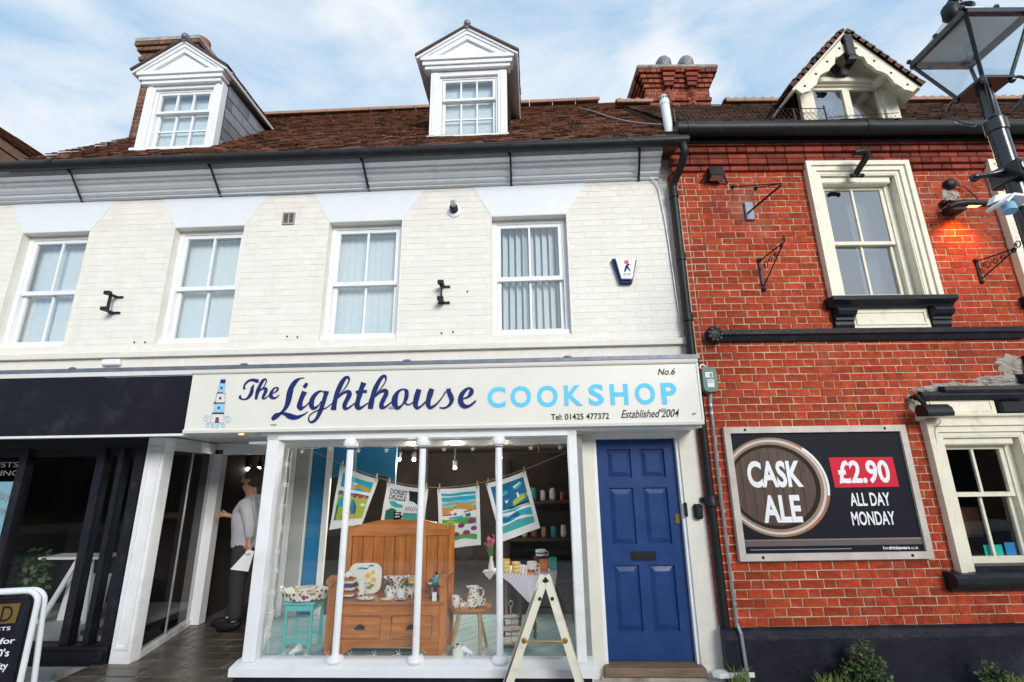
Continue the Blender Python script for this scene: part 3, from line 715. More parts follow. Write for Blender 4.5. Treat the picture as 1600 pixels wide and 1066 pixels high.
# ================================================================= RED BRICK PUB (frame RF)
pub = thing('brick_pub', 'red brick pub with cream sash windows, black plinth and a bargeboarded dormer', 'building', RF, (4., .0, 0.))
CAMR = (0, 4.88, 1.75)
PH = [(3.47, 4.64, 3.36, 5.17), (5.58, 6.75, 3.36, 5.17), (4.15, 5.22, .70, 2.45)]
PX1 = 7.6
pw = part('wall', slab_with_holes(MB(), 1.96, PX1, -.1, 5.5, .0046, .32, PH).box(1.96, 2.30, .012, 1.5, -.1, 5.5), M['mortar'], pub)
bk = rows_of(2.03, PX1, .365, 5.07, .0776, PH, .03)
lay(pw, bk, M['red_brick'], 0., .018, .0028, .0024, CAMR, 300)
bn = MB(); z = .365; r = 0
while z < 5.06:
    bn.tint = rnd.random(); P = [(2.022, 0.002), (1.975, .004), (1.935, .018), (1.91, .045), (1.90, .085), (1.90, .17), (2.022, .17)]
    bn.prism(P, z, z + .0666, 'z'); z += .0776
part('bullnose_bricks', bn, M['red_brick'], pw, stuff=True)
# corbelled courses below the gutter
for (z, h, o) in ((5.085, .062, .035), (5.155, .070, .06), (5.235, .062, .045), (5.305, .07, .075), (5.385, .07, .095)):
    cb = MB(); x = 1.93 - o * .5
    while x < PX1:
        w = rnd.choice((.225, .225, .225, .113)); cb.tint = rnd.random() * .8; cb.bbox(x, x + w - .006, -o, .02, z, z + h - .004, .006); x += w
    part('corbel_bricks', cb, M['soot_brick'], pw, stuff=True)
# plinth, string course with rosette
part('plinth', MB().prism([(.012, -.2), (-.075, -.2), (-.075, .285), (-.07, .315), (-.045, .345), (-.02, .362), (.012, .364)], 1.885, PX1), M['plinth_paint'], pub)
part('string_course', MB().prism([(.012, 3.035), (-.03, 3.035), (-.045, 3.06), (-.055, 3.085), (-.085, 3.10), (-.09, 3.15), (-.02, 3.165), (.012, 3.165)], 2.17, 5.42), M['black_paint'], pub)
ro = MB().lathe([(.02, -.02), (.085, -.03), (.092, -.06), (.07, -.095), (.0, -.105)], (2.145, 0, 3.10), 16, 'y')
for k in range(9): a = k * 2 * math.pi / 9; ro.ball((2.145 + .065 * math.cos(a), -.085, 3.10 + .065 * math.sin(a)), .028, 6, 5)
part('rosette', ro, M['black_paint'], pub)
def pub_window(x0, x1, z0, z1, rail, head):
    arch = MB()
    for (o0, o1, yy) in ((0, .055, -.075), (.055, .115, -.055), (.115, .155, -.035)):
        arch.box(x0 + o0, x0 + o1, yy, .02, z0, z1 - o0).box(x1 - o1, x1 - o0, yy, .02, z0, z1 - o0).box(x0 + o1, x1 - o1, yy + .001, .019, z1 - o1, z1 - o0)
    arch.box(x0 + .155, x0 + .170, -.03, .14, z0, z1 - .155).box(x1 - .170, x1 - .155, -.03, .14, z0, z1 - .155).box(x0 + .17, x1 - .17, -.029, .139, z1 - .17, z1 - .155)
    w = part('window', arch, M['pub_cream'], pub)
    part('roller_box', MB().bbox(x0 + .18, x1 - .20, .0, .12, head, head + .085, .012), M['pub_cream'], w)
    a, b = x0 + .172, x1 - .172
    part('sash_box', MB().box(a, a + .045, .07, .15, z0, head).box(b - .07, b, .07, .15, z0, head).box(a, b, .121, .15, head - .02, head + .1), M['pub_cream'], w)
    a += .045; b -= .07; xm_ = (a + b) / 2
    def sash(c, d, yy, bw):
        part('sash', MB().box(a, a + .045, yy, yy + .035, c, d).box(b - .045, b, yy, yy + .035, c, d).box(a + .045, b - .045, yy + .001, yy + .034, c, c + bw).box(a + .045, b - .045, yy + .001, yy + .034, d - .04, d).box(xm_ - .012, xm_ + .012, yy + .004, yy + .03, c + bw, d - .04), M['pub_cream'], w)
        for p, q in ((a + .045, xm_ - .012), (xm_ + .012, b - .045)):
            k = rnd.uniform(-.003, .003), rnd.uniform(-.004, .004)
            part('pane', MB().quad((p, yy + .016 + k[0], c + bw), (q, yy + .016 - k[0], c + bw), (q, yy + .016 - k[0] + k[1], d - .04), (p, yy + .016 + k[0] + k[1], d - .04)), M['pub_glass' if z0 > 2 else 'glass'], w)
    sash(rail - .02, head, .085, .04); sash(z0 + .02, rail + .022, .122, .085)
    return w
w1 = pub_window(3.455, 4.655, 3.49, 5.175, 4.205, 4.925)
w2 = pub_window(5.575, 6.775, 3.49, 5.175, 4.205, 4.925)
w3 = pub_window(4.135, 5.235, .80, 2.19, 1.475, 1.95)
for w, x0, x1, z0, z1 in ((w1, 3.6, 4.5, 3.5, 5.0), (w2, 5.7, 6.6, 3.5, 5.0)):
    cu = MB(); n = 12
    for i in range(n):
        for (c0, c1) in ((x1 - .42, x1), (x0, x0 + .12)):
            a, b = c0 + (c1 - c0) * i / n, c0 + (c1 - c0) * (i + 1) / n
            cu.quad((a, .26 + .02 * (i % 2), z0), (b, .26 + .02 * ((i + 1) % 2), z0), (b, .26 + .02 * ((i + 1) % 2), z1), (a, .26 + .02 * (i % 2), z1))
    part('curtain', cu, M['curtain'], w)
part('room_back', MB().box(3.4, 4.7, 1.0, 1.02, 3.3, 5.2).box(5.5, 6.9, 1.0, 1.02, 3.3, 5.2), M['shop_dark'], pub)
# upper sills, consoles, aprons
for x0 in (3.455, 5.575):
    sl = MB().prism([(.01, 3.385), (-.07, 3.385), (-.085, 3.41), (-.12, 3.43), (-.15, 3.445), (-.155, 3.488), (.01, 3.492)], x0 - .05, x0 + 1.27); part('sill', sl, M['black_paint'], pub)
    for cx in (x0 + .10, x0 + 1.13):
        part('console', MB().prism([(.012, 3.166), (-.03, 3.166), (-.045, 3.20), (-.04, 3.235), (-.06, 3.25), (-.06, 3.275), (-.105, 3.30), (-.125, 3.335), (-.11, 3.37), (-.08, 3.384), (.012, 3.384)], cx - .10, cx + .10), M['black_paint'], pub)
    ap = MB().box(x0 + .205, x0 + 1.02, -.025, .012, 3.168, 3.384).frame(x0 + .235, x0 + .99, 3.20, 3.355, .022, -.035, -.025); part('apron', ap, M['pub_cream'], pub)
# lower window: entablature, broken black cornice, scarred cement, sill
part('lower_architrave', MB().prism([(.015, 2.19), (-.06, 2.192), (-.07, 2.215), (-.10, 2.225), (-.105, 2.245), (-.02, 2.255), (.015, 2.255)], 4.10, 5.30).box(4.24, 4.93, -.012, .015, 2.255, 2.42).frame(4.27, 4.90, 2.275, 2.40, .018, -.02, -.012), M['pub_cream'], pub)
part('broken_cornice', MB().prism([(.015, 2.385), (-.03, 2.39), (-.05, 2.42), (-.065, 2.44), (-.05, 2.475), (.0, 2.49)], 4.18, 5.9).prism([(.015, 2.45), (-.06, 2.46), (-.085, 2.49), (-.08, 2.525), (-.01, 2.54)], 4.40, 5.9), M['black_paint'], pub)
part('frieze_block', MB().bbox(4.955, 5.20, -.06, .02, 2.265, 2.375, .01), M['black_paint'], pub)
part('lower_sill', MB().prism([(.012, .645), (-.05, .645), (-.075, .68), (-.12, .69), (-.145, .72), (-.145, .765), (-.12, .795), (-.06, .802), (.012, .806)], 4.02, 5.5).box(4.28, 5.1, -.02, .14, .806, .845), M['black_paint'], pub)
# cement scar where a stone has broken away
sc = MB(); cx, cz = 5.16, 2.74
for i in range(15):
    for k in range(15):
        pass
def blob(mb, cx, cz, rx, rz, h, n=26, m=7, seed=1):
    q = random.Random(seed); rad = [1 + q.uniform(-.22, .22) for _ in range(n)]
    base = len(mb.v)
    for i in range(m + 1):
        t = i / m
        for k in range(n):
            a = 2 * math.pi * k / n; rr = t * (1 + (rad[k] - 1) * t)
            mb.v.append((cx + rx * rr * math.cos(a), -h * (1 - t ** 2.2) - .002 + q.uniform(-.006, .006) * (1 if t < 1 else 0), cz + rz * rr * math.sin(a)))
    for i in range(m):
        for k in range(n):
            l = (k + 1) % n; mb.f.append((base + i * n + k, base + (i + 1) * n + k, base + (i + 1) * n + l, base + i * n + l)); mb.t.append(0.)
    return mb
for (x_, z_, a_, b_, h_, s_) in ((5.22, 2.75, .15, .12, .045, 1), (5.16, 2.58, .22, .07, .03, 2), (4.95, 2.60, .16, .05, .02, 7), (4.62, 2.53, .30, .055, .03, 3), (4.11, 2.36, .06, .10, .02, 5), (4.26, 2.50, .16, .04, .02, 8)):
    part('cement_patch', blob(MB(), x_, z_, a_, b_, h_ * .35, seed=s_), M['cement'], pub)
part('broken_console', MB().prism([(.0, 2.64), (-.05, 2.645), (-.10, 2.70), (-.11, 2.78), (-.08, 2.83), (.0, 2.85)], 5.36, 5.62).prism([(.0, 2.56), (-.07, 2.57), (-.09, 2.61), (-.05, 2.65), (.0, 2.655)], 5.24, 5.9), M['black_paint'], pub)
# pub roof
PS = 1.0; PY0, PZ0 = -.22, 5.56; proof = lambda y: PZ0 + PS * (y - PY0)
prf = part('roof', MB().prism([(PY0 + .04, PZ0 - .03), (1.9, proof(1.9) - .02), (4.5, PZ0 - .03)], 1.985, PX1 + 1.5), M['old_brick'], pub)
PD0, PD1, PDY = 3.56, 4.73, -.05
part('roof_tiles', tiles(MB(), 1.975, PX1 + 1.5, PY0, PZ0, 2.13, PS, skip=lambda x, y: PD0 + .05 < x < PD1 - .05 and PDY - .02 < y < .9), M['pub_tile'], prf, stuff=True)
rm2 = ridge_mb(.30, .12, 2).mesh('ridge_tile', M['ridge_tile'])
x = 2.0
while x < PX1 + 1.4:
    if not 2.35 < x < 3.6: inst('ridge_tile', rm2, prf, (x, 1.9, proof(1.9))); 
    x += .305
# chimney stack of the pub
st_ = chimney(pub, 2.42, 3.52, 2.0, 2.75, 7.0, 8.12, [(7.84, .076, .035), (8.12, .076, .03), (8.196, .076, .06), (8.272, .076, .09), (8.348, .076, .13)], M['stack_brick'], M['cement'])
part('chimney_cap', MB().bbox(2.27, 3.67, 1.85, 2.9, 8.42, 8.50, .02), M['cement'], st_)
pil = MB()
for cx in (2.80, 3.20):
    z = 7.0
    while z < 8.1: pil.tint = rnd.random(); pil.prism([(cx - .075, 2.0), (cx, 1.93), (cx + .075, 2.0)], z, z + .068, 'z'); z += .076
    for k, (z, o) in enumerate(((8.10, .07), (8.18, .09), (8.26, .115), (8.34, .15))): pil.tint = rnd.random(); pil.bbox(cx - .08 - k * .012, cx + .08 + k * .012, 1.97 - o, 2.0, z, z + .072, .005)
part('chimney_pilaster', pil, M['stack_brick'], st_, stuff=True)
for cx in (2.84, 3.24):
    cw = part('chimney_cowl', MB().lathe([(.115, 8.50), (.125, 8.54), (.11, 8.60), (.105, 8.62)], (cx, 2.15, 0), 16), M['clay'], st_, True)
    lv = MB().lathe([(.10, 8.62), (.125, 8.66), (.140, 8.74), (.135, 8.82), (.10, 8.88), (.03, 8.91)], (cx, 2.15, 0), 16)
    for k in range(12):
        a = 2 * math.pi * k / 12; b = a + .35
        lv.quad(*[(cx + r_ * math.cos(t_), 2.15 + r_ * math.sin(t_), z_) for (r_, t_, z_) in ((.132, a, 8.65), (.142, a + .1, 8.65), (.140, b + .1, 8.76), (.128, b, 8.78))])
    part('cowl_louvre', lv, M['alu_cowl'], st_)
# pub dormer with pierced bargeboards
db = MB().box(PD0, PD0 + .15, PDY, PDY + .10, 5.66, 6.27).box(PD1 - .16, PD1, PDY, PDY + .10, 5.66, 6.27).box(PD0 + .15, PD1 - .16, PDY + .001, PDY + .099, 6.25, 6.33)
db.box(PD0 - .02, PD1 + .02, PDY - .04, PDY + .02, 6.275, 6.31).box(PD0, PD1, PDY - .025, PDY + .02, 6.315, 6.345)
db.prism([(PD0 - .05, 6.28), (PD1 + .0, 6.28), (4.09, 6.80)], PDY + .02, PDY + .06, 'y')
pdm = part('dormer', db, M['pub_cream'], pub)
cm = MB().frame(PD0 + .15, 4.155, 5.66, 6.25, .042, PDY + .03, PDY + .07).frame(4.155, PD1 - .16, 5.66, 6.25, .042, PDY + .03, PDY + .07); part('casement', cm, M['pub_cream'], pdm)
for a, b in ((PD0 + .19, 4.113), (4.197, PD1 - .202)): part('pane', MB().quad((a, PDY + .05, 5.70), (b, PDY + .053, 5.70), (b, PDY + .05, 6.21), (a, PDY + .047, 6.21)), M['pub_glass'], pdm)
part('curtain', MB().prism([(4.24, 6.24), (4.29, 6.18), (4.36, 6.13), (4.42, 6.12), (4.45, 6.0), (4.56, 5.86), (4.60, 6.24)], .05, .06, 'y'), M['dark_wood'], pdm); part('room_back', MB().box(PD0 + .05, PD1 - .05, .10, .12, 5.6, 6.4), M['curtain'], pdm)
AX, AZ, FY = 4.09, 6.77, -.27
for s, fx, fz in ((-1, 3.365, 6.0), (1, 4.80, 6.01)):
    ox = (AX - fx)
    # scalloped board: outer edge straight, inner edge in cusped lobes
    N = 24; outer, inner = [], []
    dx, dz = fx - AX, fz - AZ; Ln = math.hypot(dx, dz); tx, tz = dx / Ln, dz / Ln; nx, nz = (-tz, tx) if (-tz) * (-s) > 0 else (tz, -tx)
    for i in range(N + 1):
        t = i / N; wv = .085 + .055 * abs(math.sin(math.pi * (t * 3 + .02))) ** .6 + (.012 if i % 3 == 1 else 0)
        outer.append((AX + dx * t, AZ + dz * t)); inner.append((AX + dx * t + nx * wv, AZ + dz * t + nz * wv))
    bb = MB()
    for i in range(N): bb.prism([outer[i], outer[i + 1], inner[i + 1], inner[i]], FY, FY + .035, 'y')
    brg = part('bargeboard', bb, M['pub_cream'], pdm)
    ho = MB()
    for t in (.20, .45, .68, .90): disc(ho, AX + dx * t + nx * .06, AZ + dz * t + nz * .06, .015, .015, FY - .003, 10)
    part('pierced_holes', ho, M['ink'], pdm)
    A, B = Vector((fx + s * .035, 0, fz + .0)), Vector((AX, 0, AZ + .05)); sl = MB(); n_ = 11; nn = Vector((s * abs(B.z - A.z), 0, abs(B.x - A.x))).normalized()
    for r in range(n_):
        pa, pb = A.lerp(B, r / n_), A.lerp(B, min(1, (r + 1) / n_ + .03)); y = FY - .03; yend = (pa.z - PZ0) / PS + PY0 + .25
        while y < yend:
            sl.tint = rnd.random(); l2 = .062 + rnd.uniform(-.006, .012); q0, q1, q2 = pa + nn * l2, pb + nn * .04, pa + nn * (l2 - .03); y2 = y + .161
            sl.quad((q0.x, y, q0.z), (q0.x, y2, q0.z), (q1.x, y2, q1.z), (q1.x, y, q1.z)); sl.quad((q2.x, y, q2.z), (q2.x, y2, q2.z), (q0.x, y2, q0.z), (q0.x, y, q0.z)); sl.quad((pa.x, y, pa.z), (q0.x, y, q0.z), (q1.x, y, q1.z), (pb.x, y, pb.z))
            y += .165
    part('dormer_tiles', sl, M['pub_tile'], pdm, stuff=True)
    part('dormer_soffit', MB().prism([(A.x, A.z), (B.x, B.z), (B.x, B.z - .03), (A.x - s * .01, A.z - .03)], FY, .9, 'y'), M['pub_cream'], pdm)
    part('cheek', MB().prism([(PDY + .05, 5.5), (PDY + .05, 6.4), (.75, 6.4), (.75, 6.2)], (PD0 if s < 0 else PD1 - .03), (PD0 + .03 if s < 0 else PD1)), M['pub_cream' if s > 0 else 'old_brick'], pdm)
    part('purlin_end', MB().box(fx - s * .30 - .03, fx - s * .30 + .03, FY + .04, PDY, 6.20, 6.28), M['pub_cream'], pdm)
part('finial_post', MB().box(AX - .045, AX + .045, FY - .045, FY + .03, 6.44, 6.74).prism([(AX - .05, 6.38), (AX + .05, 6.38), (AX + .03, 6.44), (AX - .03, 6.44)], FY - .04, FY + .03, 'y'), M['black_paint'], pdm)
part('finial_bracket', MB().prism([(AX - .17, 6.51), (AX - .10, 6.42), (AX - .06, 6.34), (AX + .06, 6.34), (AX + .10, 6.42), (AX + .17, 6.51), (AX + .09, 6.52), (AX, 6.43), (AX - .09, 6.52)], PDY - .075, PDY - .03, 'y'), M['black_paint'], pdm)

# ================================================================= SPECIAL PRINTED MATERIALS
def cells_mat(name, base, cols, scale, thr, rough=.15, coat=.5):
    """Scattered little printed motifs (flat print on china and cloth)."""
    m = bpy.data.materials.new(name); m.use_nodes = True; n, l = m.node_tree.nodes, m.node_tree.links; b = n['Principled BSDF']
    tc = n.new('ShaderNodeTexCoord'); v = n.new('ShaderNodeTexVoronoi'); v.inputs['Scale'].default_value = scale; l.new(tc.outputs['Object'], v.inputs['Vector'])
    w = n.new('ShaderNodeTexNoise'); w.inputs['Scale'].default_value = scale * 2.5; l.new(tc.outputs['Object'], w.inputs['Vector'])
    ad = n.new('ShaderNodeMath'); ad.operation = 'ADD'; l.new(v.outputs['Distance'], ad.inputs[0]); sc_ = n.new('ShaderNodeMath'); sc_.operation = 'MULTIPLY'; sc_.inputs[1].default_value = .35; l.new(w.outputs[0], sc_.inputs[0]); l.new(sc_.outputs[0], ad.inputs[1])
    lt = n.new('ShaderNodeMath'); lt.operation = 'LESS_THAN'; lt.inputs[1].default_value = thr + .17; l.new(ad.outputs[0], lt.inputs[0])
    sp = n.new('ShaderNodeSeparateColor'); l.new(v.outputs['Color'], sp.inputs[0]); cr = n.new('ShaderNodeValToRGB'); cr.color_ramp.interpolation = 'CONSTANT'
    while len(cr.color_ramp.elements) < len(cols): cr.color_ramp.elements.new(.5)
    for i, c in enumerate(cols): cr.color_ramp.elements[i].position = i / len(cols); cr.color_ramp.elements[i].color = (*c, 1)
    l.new(sp.outputs[0], cr.inputs[0]); mx = n.new('ShaderNodeMix'); mx.data_type = 'RGBA'; mx.inputs['A'].default_value = (*base, 1); l.new(lt.outputs[0], mx.inputs['Factor']); l.new(cr.outputs[0], mx.inputs['B']); l.new(mx.outputs['Result'], b.inputs['Base Color'])
    b.inputs['Roughness'].default_value = rough; b.inputs['Coat Weight'].default_value = coat
    return m
M['floral'] = cells_mat('floral', (.80, .77, .68), [(.40, .02, .04), (.14, .02, .16), (.04, .18, .05), (.55, .20, .03), (.03, .05, .22), (.45, .08, .18)], 34, .32)
M['floral_big'] = cells_mat('floral_big', (.80, .78, .70), [(.34, .02, .05), (.12, .02, .14), (.03, .14, .04), (.50, .16, .03), (.03, .03, .10), (.60, .36, .04)], 22, .42)
M['spotted'] = cells_mat('spotted', (.78, .77, .72), [(.03, .12, .30), (.45, .05, .06), (.05, .28, .12), (.62, .36, .05)], 30, .30)
def bands_mat(name, cols, scale, zig=0., rough=.9):
    m = bpy.data.materials.new(name); m.use_nodes = True; n, l = m.node_tree.nodes, m.node_tree.links; b = n['Principled BSDF']
    tc = n.new('ShaderNodeTexCoord'); sx = n.new('ShaderNodeSeparateXYZ'); l.new(tc.outputs['Object'], sx.inputs[0])
    pp = n.new('ShaderNodeMath'); pp.operation = 'PINGPONG'; pp.inputs[1].default_value = .012; l.new(sx.outputs['X'], pp.inputs[0])
    mu = n.new('ShaderNodeMath'); mu.operation = 'MULTIPLY_ADD'; mu.inputs[1].default_value = zig; l.new(pp.outputs[0], mu.inputs[0]); l.new(sx.outputs['Z'], mu.inputs[2])
    s2 = n.new('ShaderNodeMath'); s2.operation = 'MULTIPLY'; s2.inputs[1].default_value = scale; l.new(mu.outputs[0], s2.inputs[0]); fr = n.new('ShaderNodeMath'); fr.operation = 'FRACT'; l.new(s2.outputs[0], fr.inputs[0])
    cr = n.new('ShaderNodeValToRGB'); cr.color_ramp.interpolation = 'CONSTANT'
    while len(cr.color_ramp.elements) < len(cols): cr.color_ramp.elements.new(.5)
    for i, c in enumerate(cols): cr.color_ramp.elements[i].position = i / len(cols); cr.color_ramp.elements[i].color = (*c, 1)
    l.new(fr.outputs[0], cr.inputs[0]); l.new(cr.outputs[0], b.inputs['Base Color']); b.inputs['Roughness'].default_value = rough
    return m
M['knit'] = bands_mat('knit', [(.06, .015, .09), (.70, .68, .62), (.45, .16, .02), (.30, .02, .05), (.70, .68, .62), (.03, .04, .16)], 8.5, .8)
M['yellow_bands'] = bands_mat('yellow_bands', [(.72, .45, .03), (.78, .66, .35)], 28, 0, .3)
M['blue_bands'] = bands_mat('blue_bands', [(.02, .05, .24), (.8, .8, .78), (.8, .8, .78)], 26, 0, .2)
def check_mat():
    m = bpy.data.materials.new('check_cloth'); m.use_nodes = True; n, l = m.node_tree.nodes, m.node_tree.links; b = n['Principled BSDF']; tc = n.new('ShaderNodeTexCoord')
    mp = n.new('ShaderNodeMapping'); mp.inputs['Rotation'].default_value = (0, R(45), 0); l.new(tc.outputs['Object'], mp.inputs[0])
    br = n.new('ShaderNodeSeparateXYZ'); l.new(mp.outputs[0], br.inputs[0]); out = []
    for k in ('X', 'Z'):
        p = n.new('ShaderNodeMath'); p.operation = 'PINGPONG'; p.inputs[1].default_value = .012; l.new(br.outputs[k], p.inputs[0]); t = n.new('ShaderNodeMath'); t.operation = 'LESS_THAN'; t.inputs[1].default_value = .0024; l.new(p.outputs[0], t.inputs[0]); out.append(t)
    mxm = n.new('ShaderNodeMath'); mxm.operation = 'MAXIMUM'; l.new(out[0].outputs[0], mxm.inputs[0]); l.new(out[1].outputs[0], mxm.inputs[1]); mx = n.new('ShaderNodeMix'); mx.data_type = 'RGBA'
    mx.inputs['A'].default_value = (.80, .79, .83, 1); mx.inputs['B'].default_value = (.50, .40, .56, 1); l.new(mxm.outputs[0], mx.inputs['Factor']); l.new(mx.outputs['Result'], b.inputs['Base Color']); b.inputs['Roughness'].default_value = .85
    return m
M['check_cloth'] = check_mat()

# ================================================================= FASCIA SIGNS AND FLASHING
THE=[[(-4.591,2.587,0.027),(-4.602,2.611,0.0203),(-4.594,2.64,0.021),(-4.568,2.669,0.0236),(-4.535,2.681,0.0263),(-4.505,2.678,0.0315),(-4.474,2.669,0.0368),(-4.457,2.669,0.0315)],[(-4.502,2.636,0.0063),(-4.511,2.614,0.0248),(-4.515,2.59,0.0338),(-4.518,2.551,0.0394),(-4.533,2.517,0.0341),(-4.559,2.491,0.021),(-4.592,2.485,0.0135),(-4.618,2.495,0.0203),(-4.63,2.51,0.0248),(-4.623,2.529,0.0131)],[(-4.462,2.482,0.027),(-4.46,2.526,0.0338),(-4.452,2.574,0.042),(-4.438,2.622,0.0338),(-4.419,2.666,0.0341),(-4.397,2.685,0.021),(-4.381,2.68,0.0135),(-4.379,2.66,0.0131),(-4.393,2.616,0.0105),(-4.423,2.578,0.0095),(-4.444,2.554,0.0068)],[(-4.441,2.569,0.009),(-4.4,2.59,0.021),(-4.375,2.587,0.0315),(-4.372,2.563,0.0368),(-4.386,2.524,0.0315),(-4.393,2.5,0.027),(-4.377,2.488,0.0158),(-4.35,2.507,0.0116),(-4.33,2.525,0.009)],[(-4.295,2.539,0.0068),(-4.263,2.56,0.018),(-4.249,2.587,0.0203),(-4.268,2.599,0.0131),(-4.291,2.588,0.018),(-4.311,2.552,0.0338),(-4.315,2.518,0.0394),(-4.295,2.496,0.0315),(-4.265,2.493,0.018),(-4.238,2.514,0.0113),(-4.227,2.526,0.0068)]]
LIGHT=[[(-3.99,2.688,0.0113),(-4.017,2.689,0.0113),(-4.051,2.677,0.0263),(-4.082,2.649,0.0473),(-4.111,2.601,0.054),(-4.124,2.543,0.063),(-4.128,2.49,0.0608),(-4.136,2.433,0.0518),(-4.155,2.386,0.0383),(-4.185,2.348,0.027),(-4.216,2.321,0.0368),(-4.242,2.298,0.036),(-4.262,2.284,0.027),(-4.271,2.298,0.0225),(-4.246,2.331,0.018),(-4.203,2.339,0.0158),(-4.154,2.334,0.0315),(-4.109,2.314,0.0525),(-4.064,2.299,0.0525),(-4.02,2.298,0.0383),(-3.974,2.316,0.0225),(-3.942,2.334,0.0135),(-3.922,2.351,0.009)],[(-3.96,2.634,0.0005),(-3.96,2.633,0.0315),(-3.983,2.593,0.0368),(-3.983,2.593,0.0005)],[(-3.974,2.552,0.0578),(-3.993,2.502,0.0495),(-4.007,2.449,0.0495),(-4.01,2.407,0.0578),(-3.995,2.38,0.036),(-3.972,2.392,0.0225),(-3.945,2.41,0.0158),(-3.919,2.441,0.0131)],[(-3.773,2.536,0.0079),(-3.798,2.551,0.0135),(-3.823,2.549,0.0236),(-3.859,2.523,0.0383),(-3.888,2.476,0.0495),(-3.893,2.423,0.0518),(-3.875,2.387,0.0405),(-3.846,2.389,0.027),(-3.815,2.417,0.0135),(-3.794,2.455,0.009)],[(-3.75,2.552,0.0551),(-3.758,2.511,0.045),(-3.77,2.454,0.045),(-3.784,2.398,0.045),(-3.799,2.346,0.0446),(-3.822,2.29,0.0338),(-3.853,2.255,0.0289),(-3.886,2.249,0.0184),(-3.905,2.273,0.0158),(-3.903,2.305,0.0126),(-3.879,2.333,0.0126),(-3.838,2.354,0.0126),(-3.801,2.369,0.0113),(-3.754,2.378,0.0131),(-3.717,2.401,0.0113),(-3.688,2.426,0.0113)],[(-3.666,2.362,0.0578),(-3.661,2.424,0.0495),(-3.652,2.485,0.0473),(-3.634,2.557,0.0525),(-3.606,2.629,0.0499),(-3.575,2.677,0.036),(-3.547,2.688,0.0248),(-3.534,2.671,0.021),(-3.534,2.642,0.0158),(-3.559,2.589,0.0131),(-3.589,2.546,0.0099),(-3.629,2.497,0.0105)],[(-3.627,2.48,0.009),(-3.587,2.522,0.0203),(-3.55,2.541,0.0293),(-3.523,2.535,0.0428),(-3.519,2.506,0.0525),(-3.539,2.459,0.045),(-3.557,2.412,0.045),(-3.552,2.379,0.0383),(-3.523,2.376,0.0225),(-3.486,2.401,0.0158),(-3.457,2.427,0.0113)],[(-3.38,2.629,0.0604),(-3.398,2.576,0.0495),(-3.413,2.514,0.0551),(-3.427,2.447,0.0473),(-3.432,2.405,0.0551),(-3.413,2.376,0.0394),(-3.38,2.385,0.0236),(-3.348,2.408,0.0158),(-3.323,2.424,0.0131)],[(-3.455,2.534,0.0293),(-3.4,2.538,0.0293),(-3.342,2.541,0.0293)],[(-3.297,2.366,0.0495),(-3.292,2.427,0.0578),(-3.281,2.488,0.0473),(-3.262,2.56,0.0525),(-3.232,2.631,0.0428),(-3.201,2.679,0.036),(-3.173,2.691,0.0289),(-3.16,2.673,0.021),(-3.16,2.644,0.0135),(-3.186,2.592,0.0113),(-3.218,2.549,0.0116),(-3.258,2.5,0.009)],[(-3.257,2.483,0.009),(-3.216,2.525,0.0203),(-3.179,2.544,0.0341),(-3.152,2.538,0.0428),(-3.148,2.509,0.045),(-3.169,2.462,0.045),(-3.188,2.415,0.045),(-3.184,2.382,0.0446),(-3.155,2.379,0.0225),(-3.118,2.404,0.0158),(-3.089,2.43,0.0131)],[(-2.965,2.555,0.0131),(-3.003,2.549,0.018),(-3.035,2.521,0.036),(-3.057,2.473,0.0578),(-3.059,2.421,0.0604),(-3.043,2.381,0.0473),(-3.014,2.373,0.0315),(-2.977,2.406,0.018),(-2.951,2.452,0.0394),(-2.943,2.495,0.0428),(-2.947,2.533,0.0383),(-2.965,2.55,0.021)],[(-2.964,2.434,0.0225),(-2.939,2.405,0.0158),(-2.91,2.402,0.0135),(-2.873,2.425,0.0113)],[(-2.821,2.55,0.0518),(-2.836,2.497,0.0578),(-2.848,2.441,0.0551),(-2.851,2.398,0.0473),(-2.833,2.367,0.0315),(-2.805,2.376,0.0203),(-2.773,2.402,0.0184),(-2.748,2.432,0.0131)],[(-2.694,2.552,0.0518),(-2.71,2.5,0.0578),(-2.724,2.443,0.0495),(-2.725,2.396,0.0473),(-2.705,2.367,0.0315),(-2.673,2.378,0.0236),(-2.636,2.408,0.0184),(-2.594,2.459,0.0126),(-2.553,2.525,0.0158)],[(-2.528,2.551,0.0428),(-2.523,2.515,0.0428),(-2.503,2.472,0.0495),(-2.495,2.434,0.0428),(-2.511,2.396,0.0315),(-2.543,2.369,0.0203),(-2.581,2.36,0.0158),(-2.614,2.368,0.009)],[(-2.382,2.448,0.0113),(-2.337,2.464,0.0225),(-2.305,2.501,0.0446),(-2.3,2.529,0.0383),(-2.324,2.551,0.0203),(-2.357,2.535,0.0315),(-2.394,2.493,0.045),(-2.408,2.446,0.0518),(-2.398,2.399,0.0495),(-2.365,2.373,0.042),(-2.322,2.376,0.0248),(-2.28,2.404,0.0203),(-2.258,2.427,0.0158)]]
SV = -.405
sg = thing('shop_sign', 'long cream shop fascia sign with navy script and sky blue capitals', 'shop sign', LF, (-2.6, -.38, 2.16))
part('board', MB().box(-5.155, -.105, -.40, -.36, 2.20, 2.748), M['sign_cream'], sg)
part('moulding', MB().prism([(-.36, 2.752), (-.41, 2.752), (-.42, 2.765), (-.425, 2.795), (-.36, 2.795)], -5.155, -.088).prism([(-.36, 2.160), (-.415, 2.160), (-.42, 2.185), (-.405, 2.20), (-.36, 2.1995)], -5.155, -.092).box(-.104, -.086, -.408, -.36, 2.1995, 2.752), M['sign_cream'], sg)
part('end_board', MB().box(-.104, -.080, -.36, .0, 2.17, 2.795), M['sign_cream'], sg)
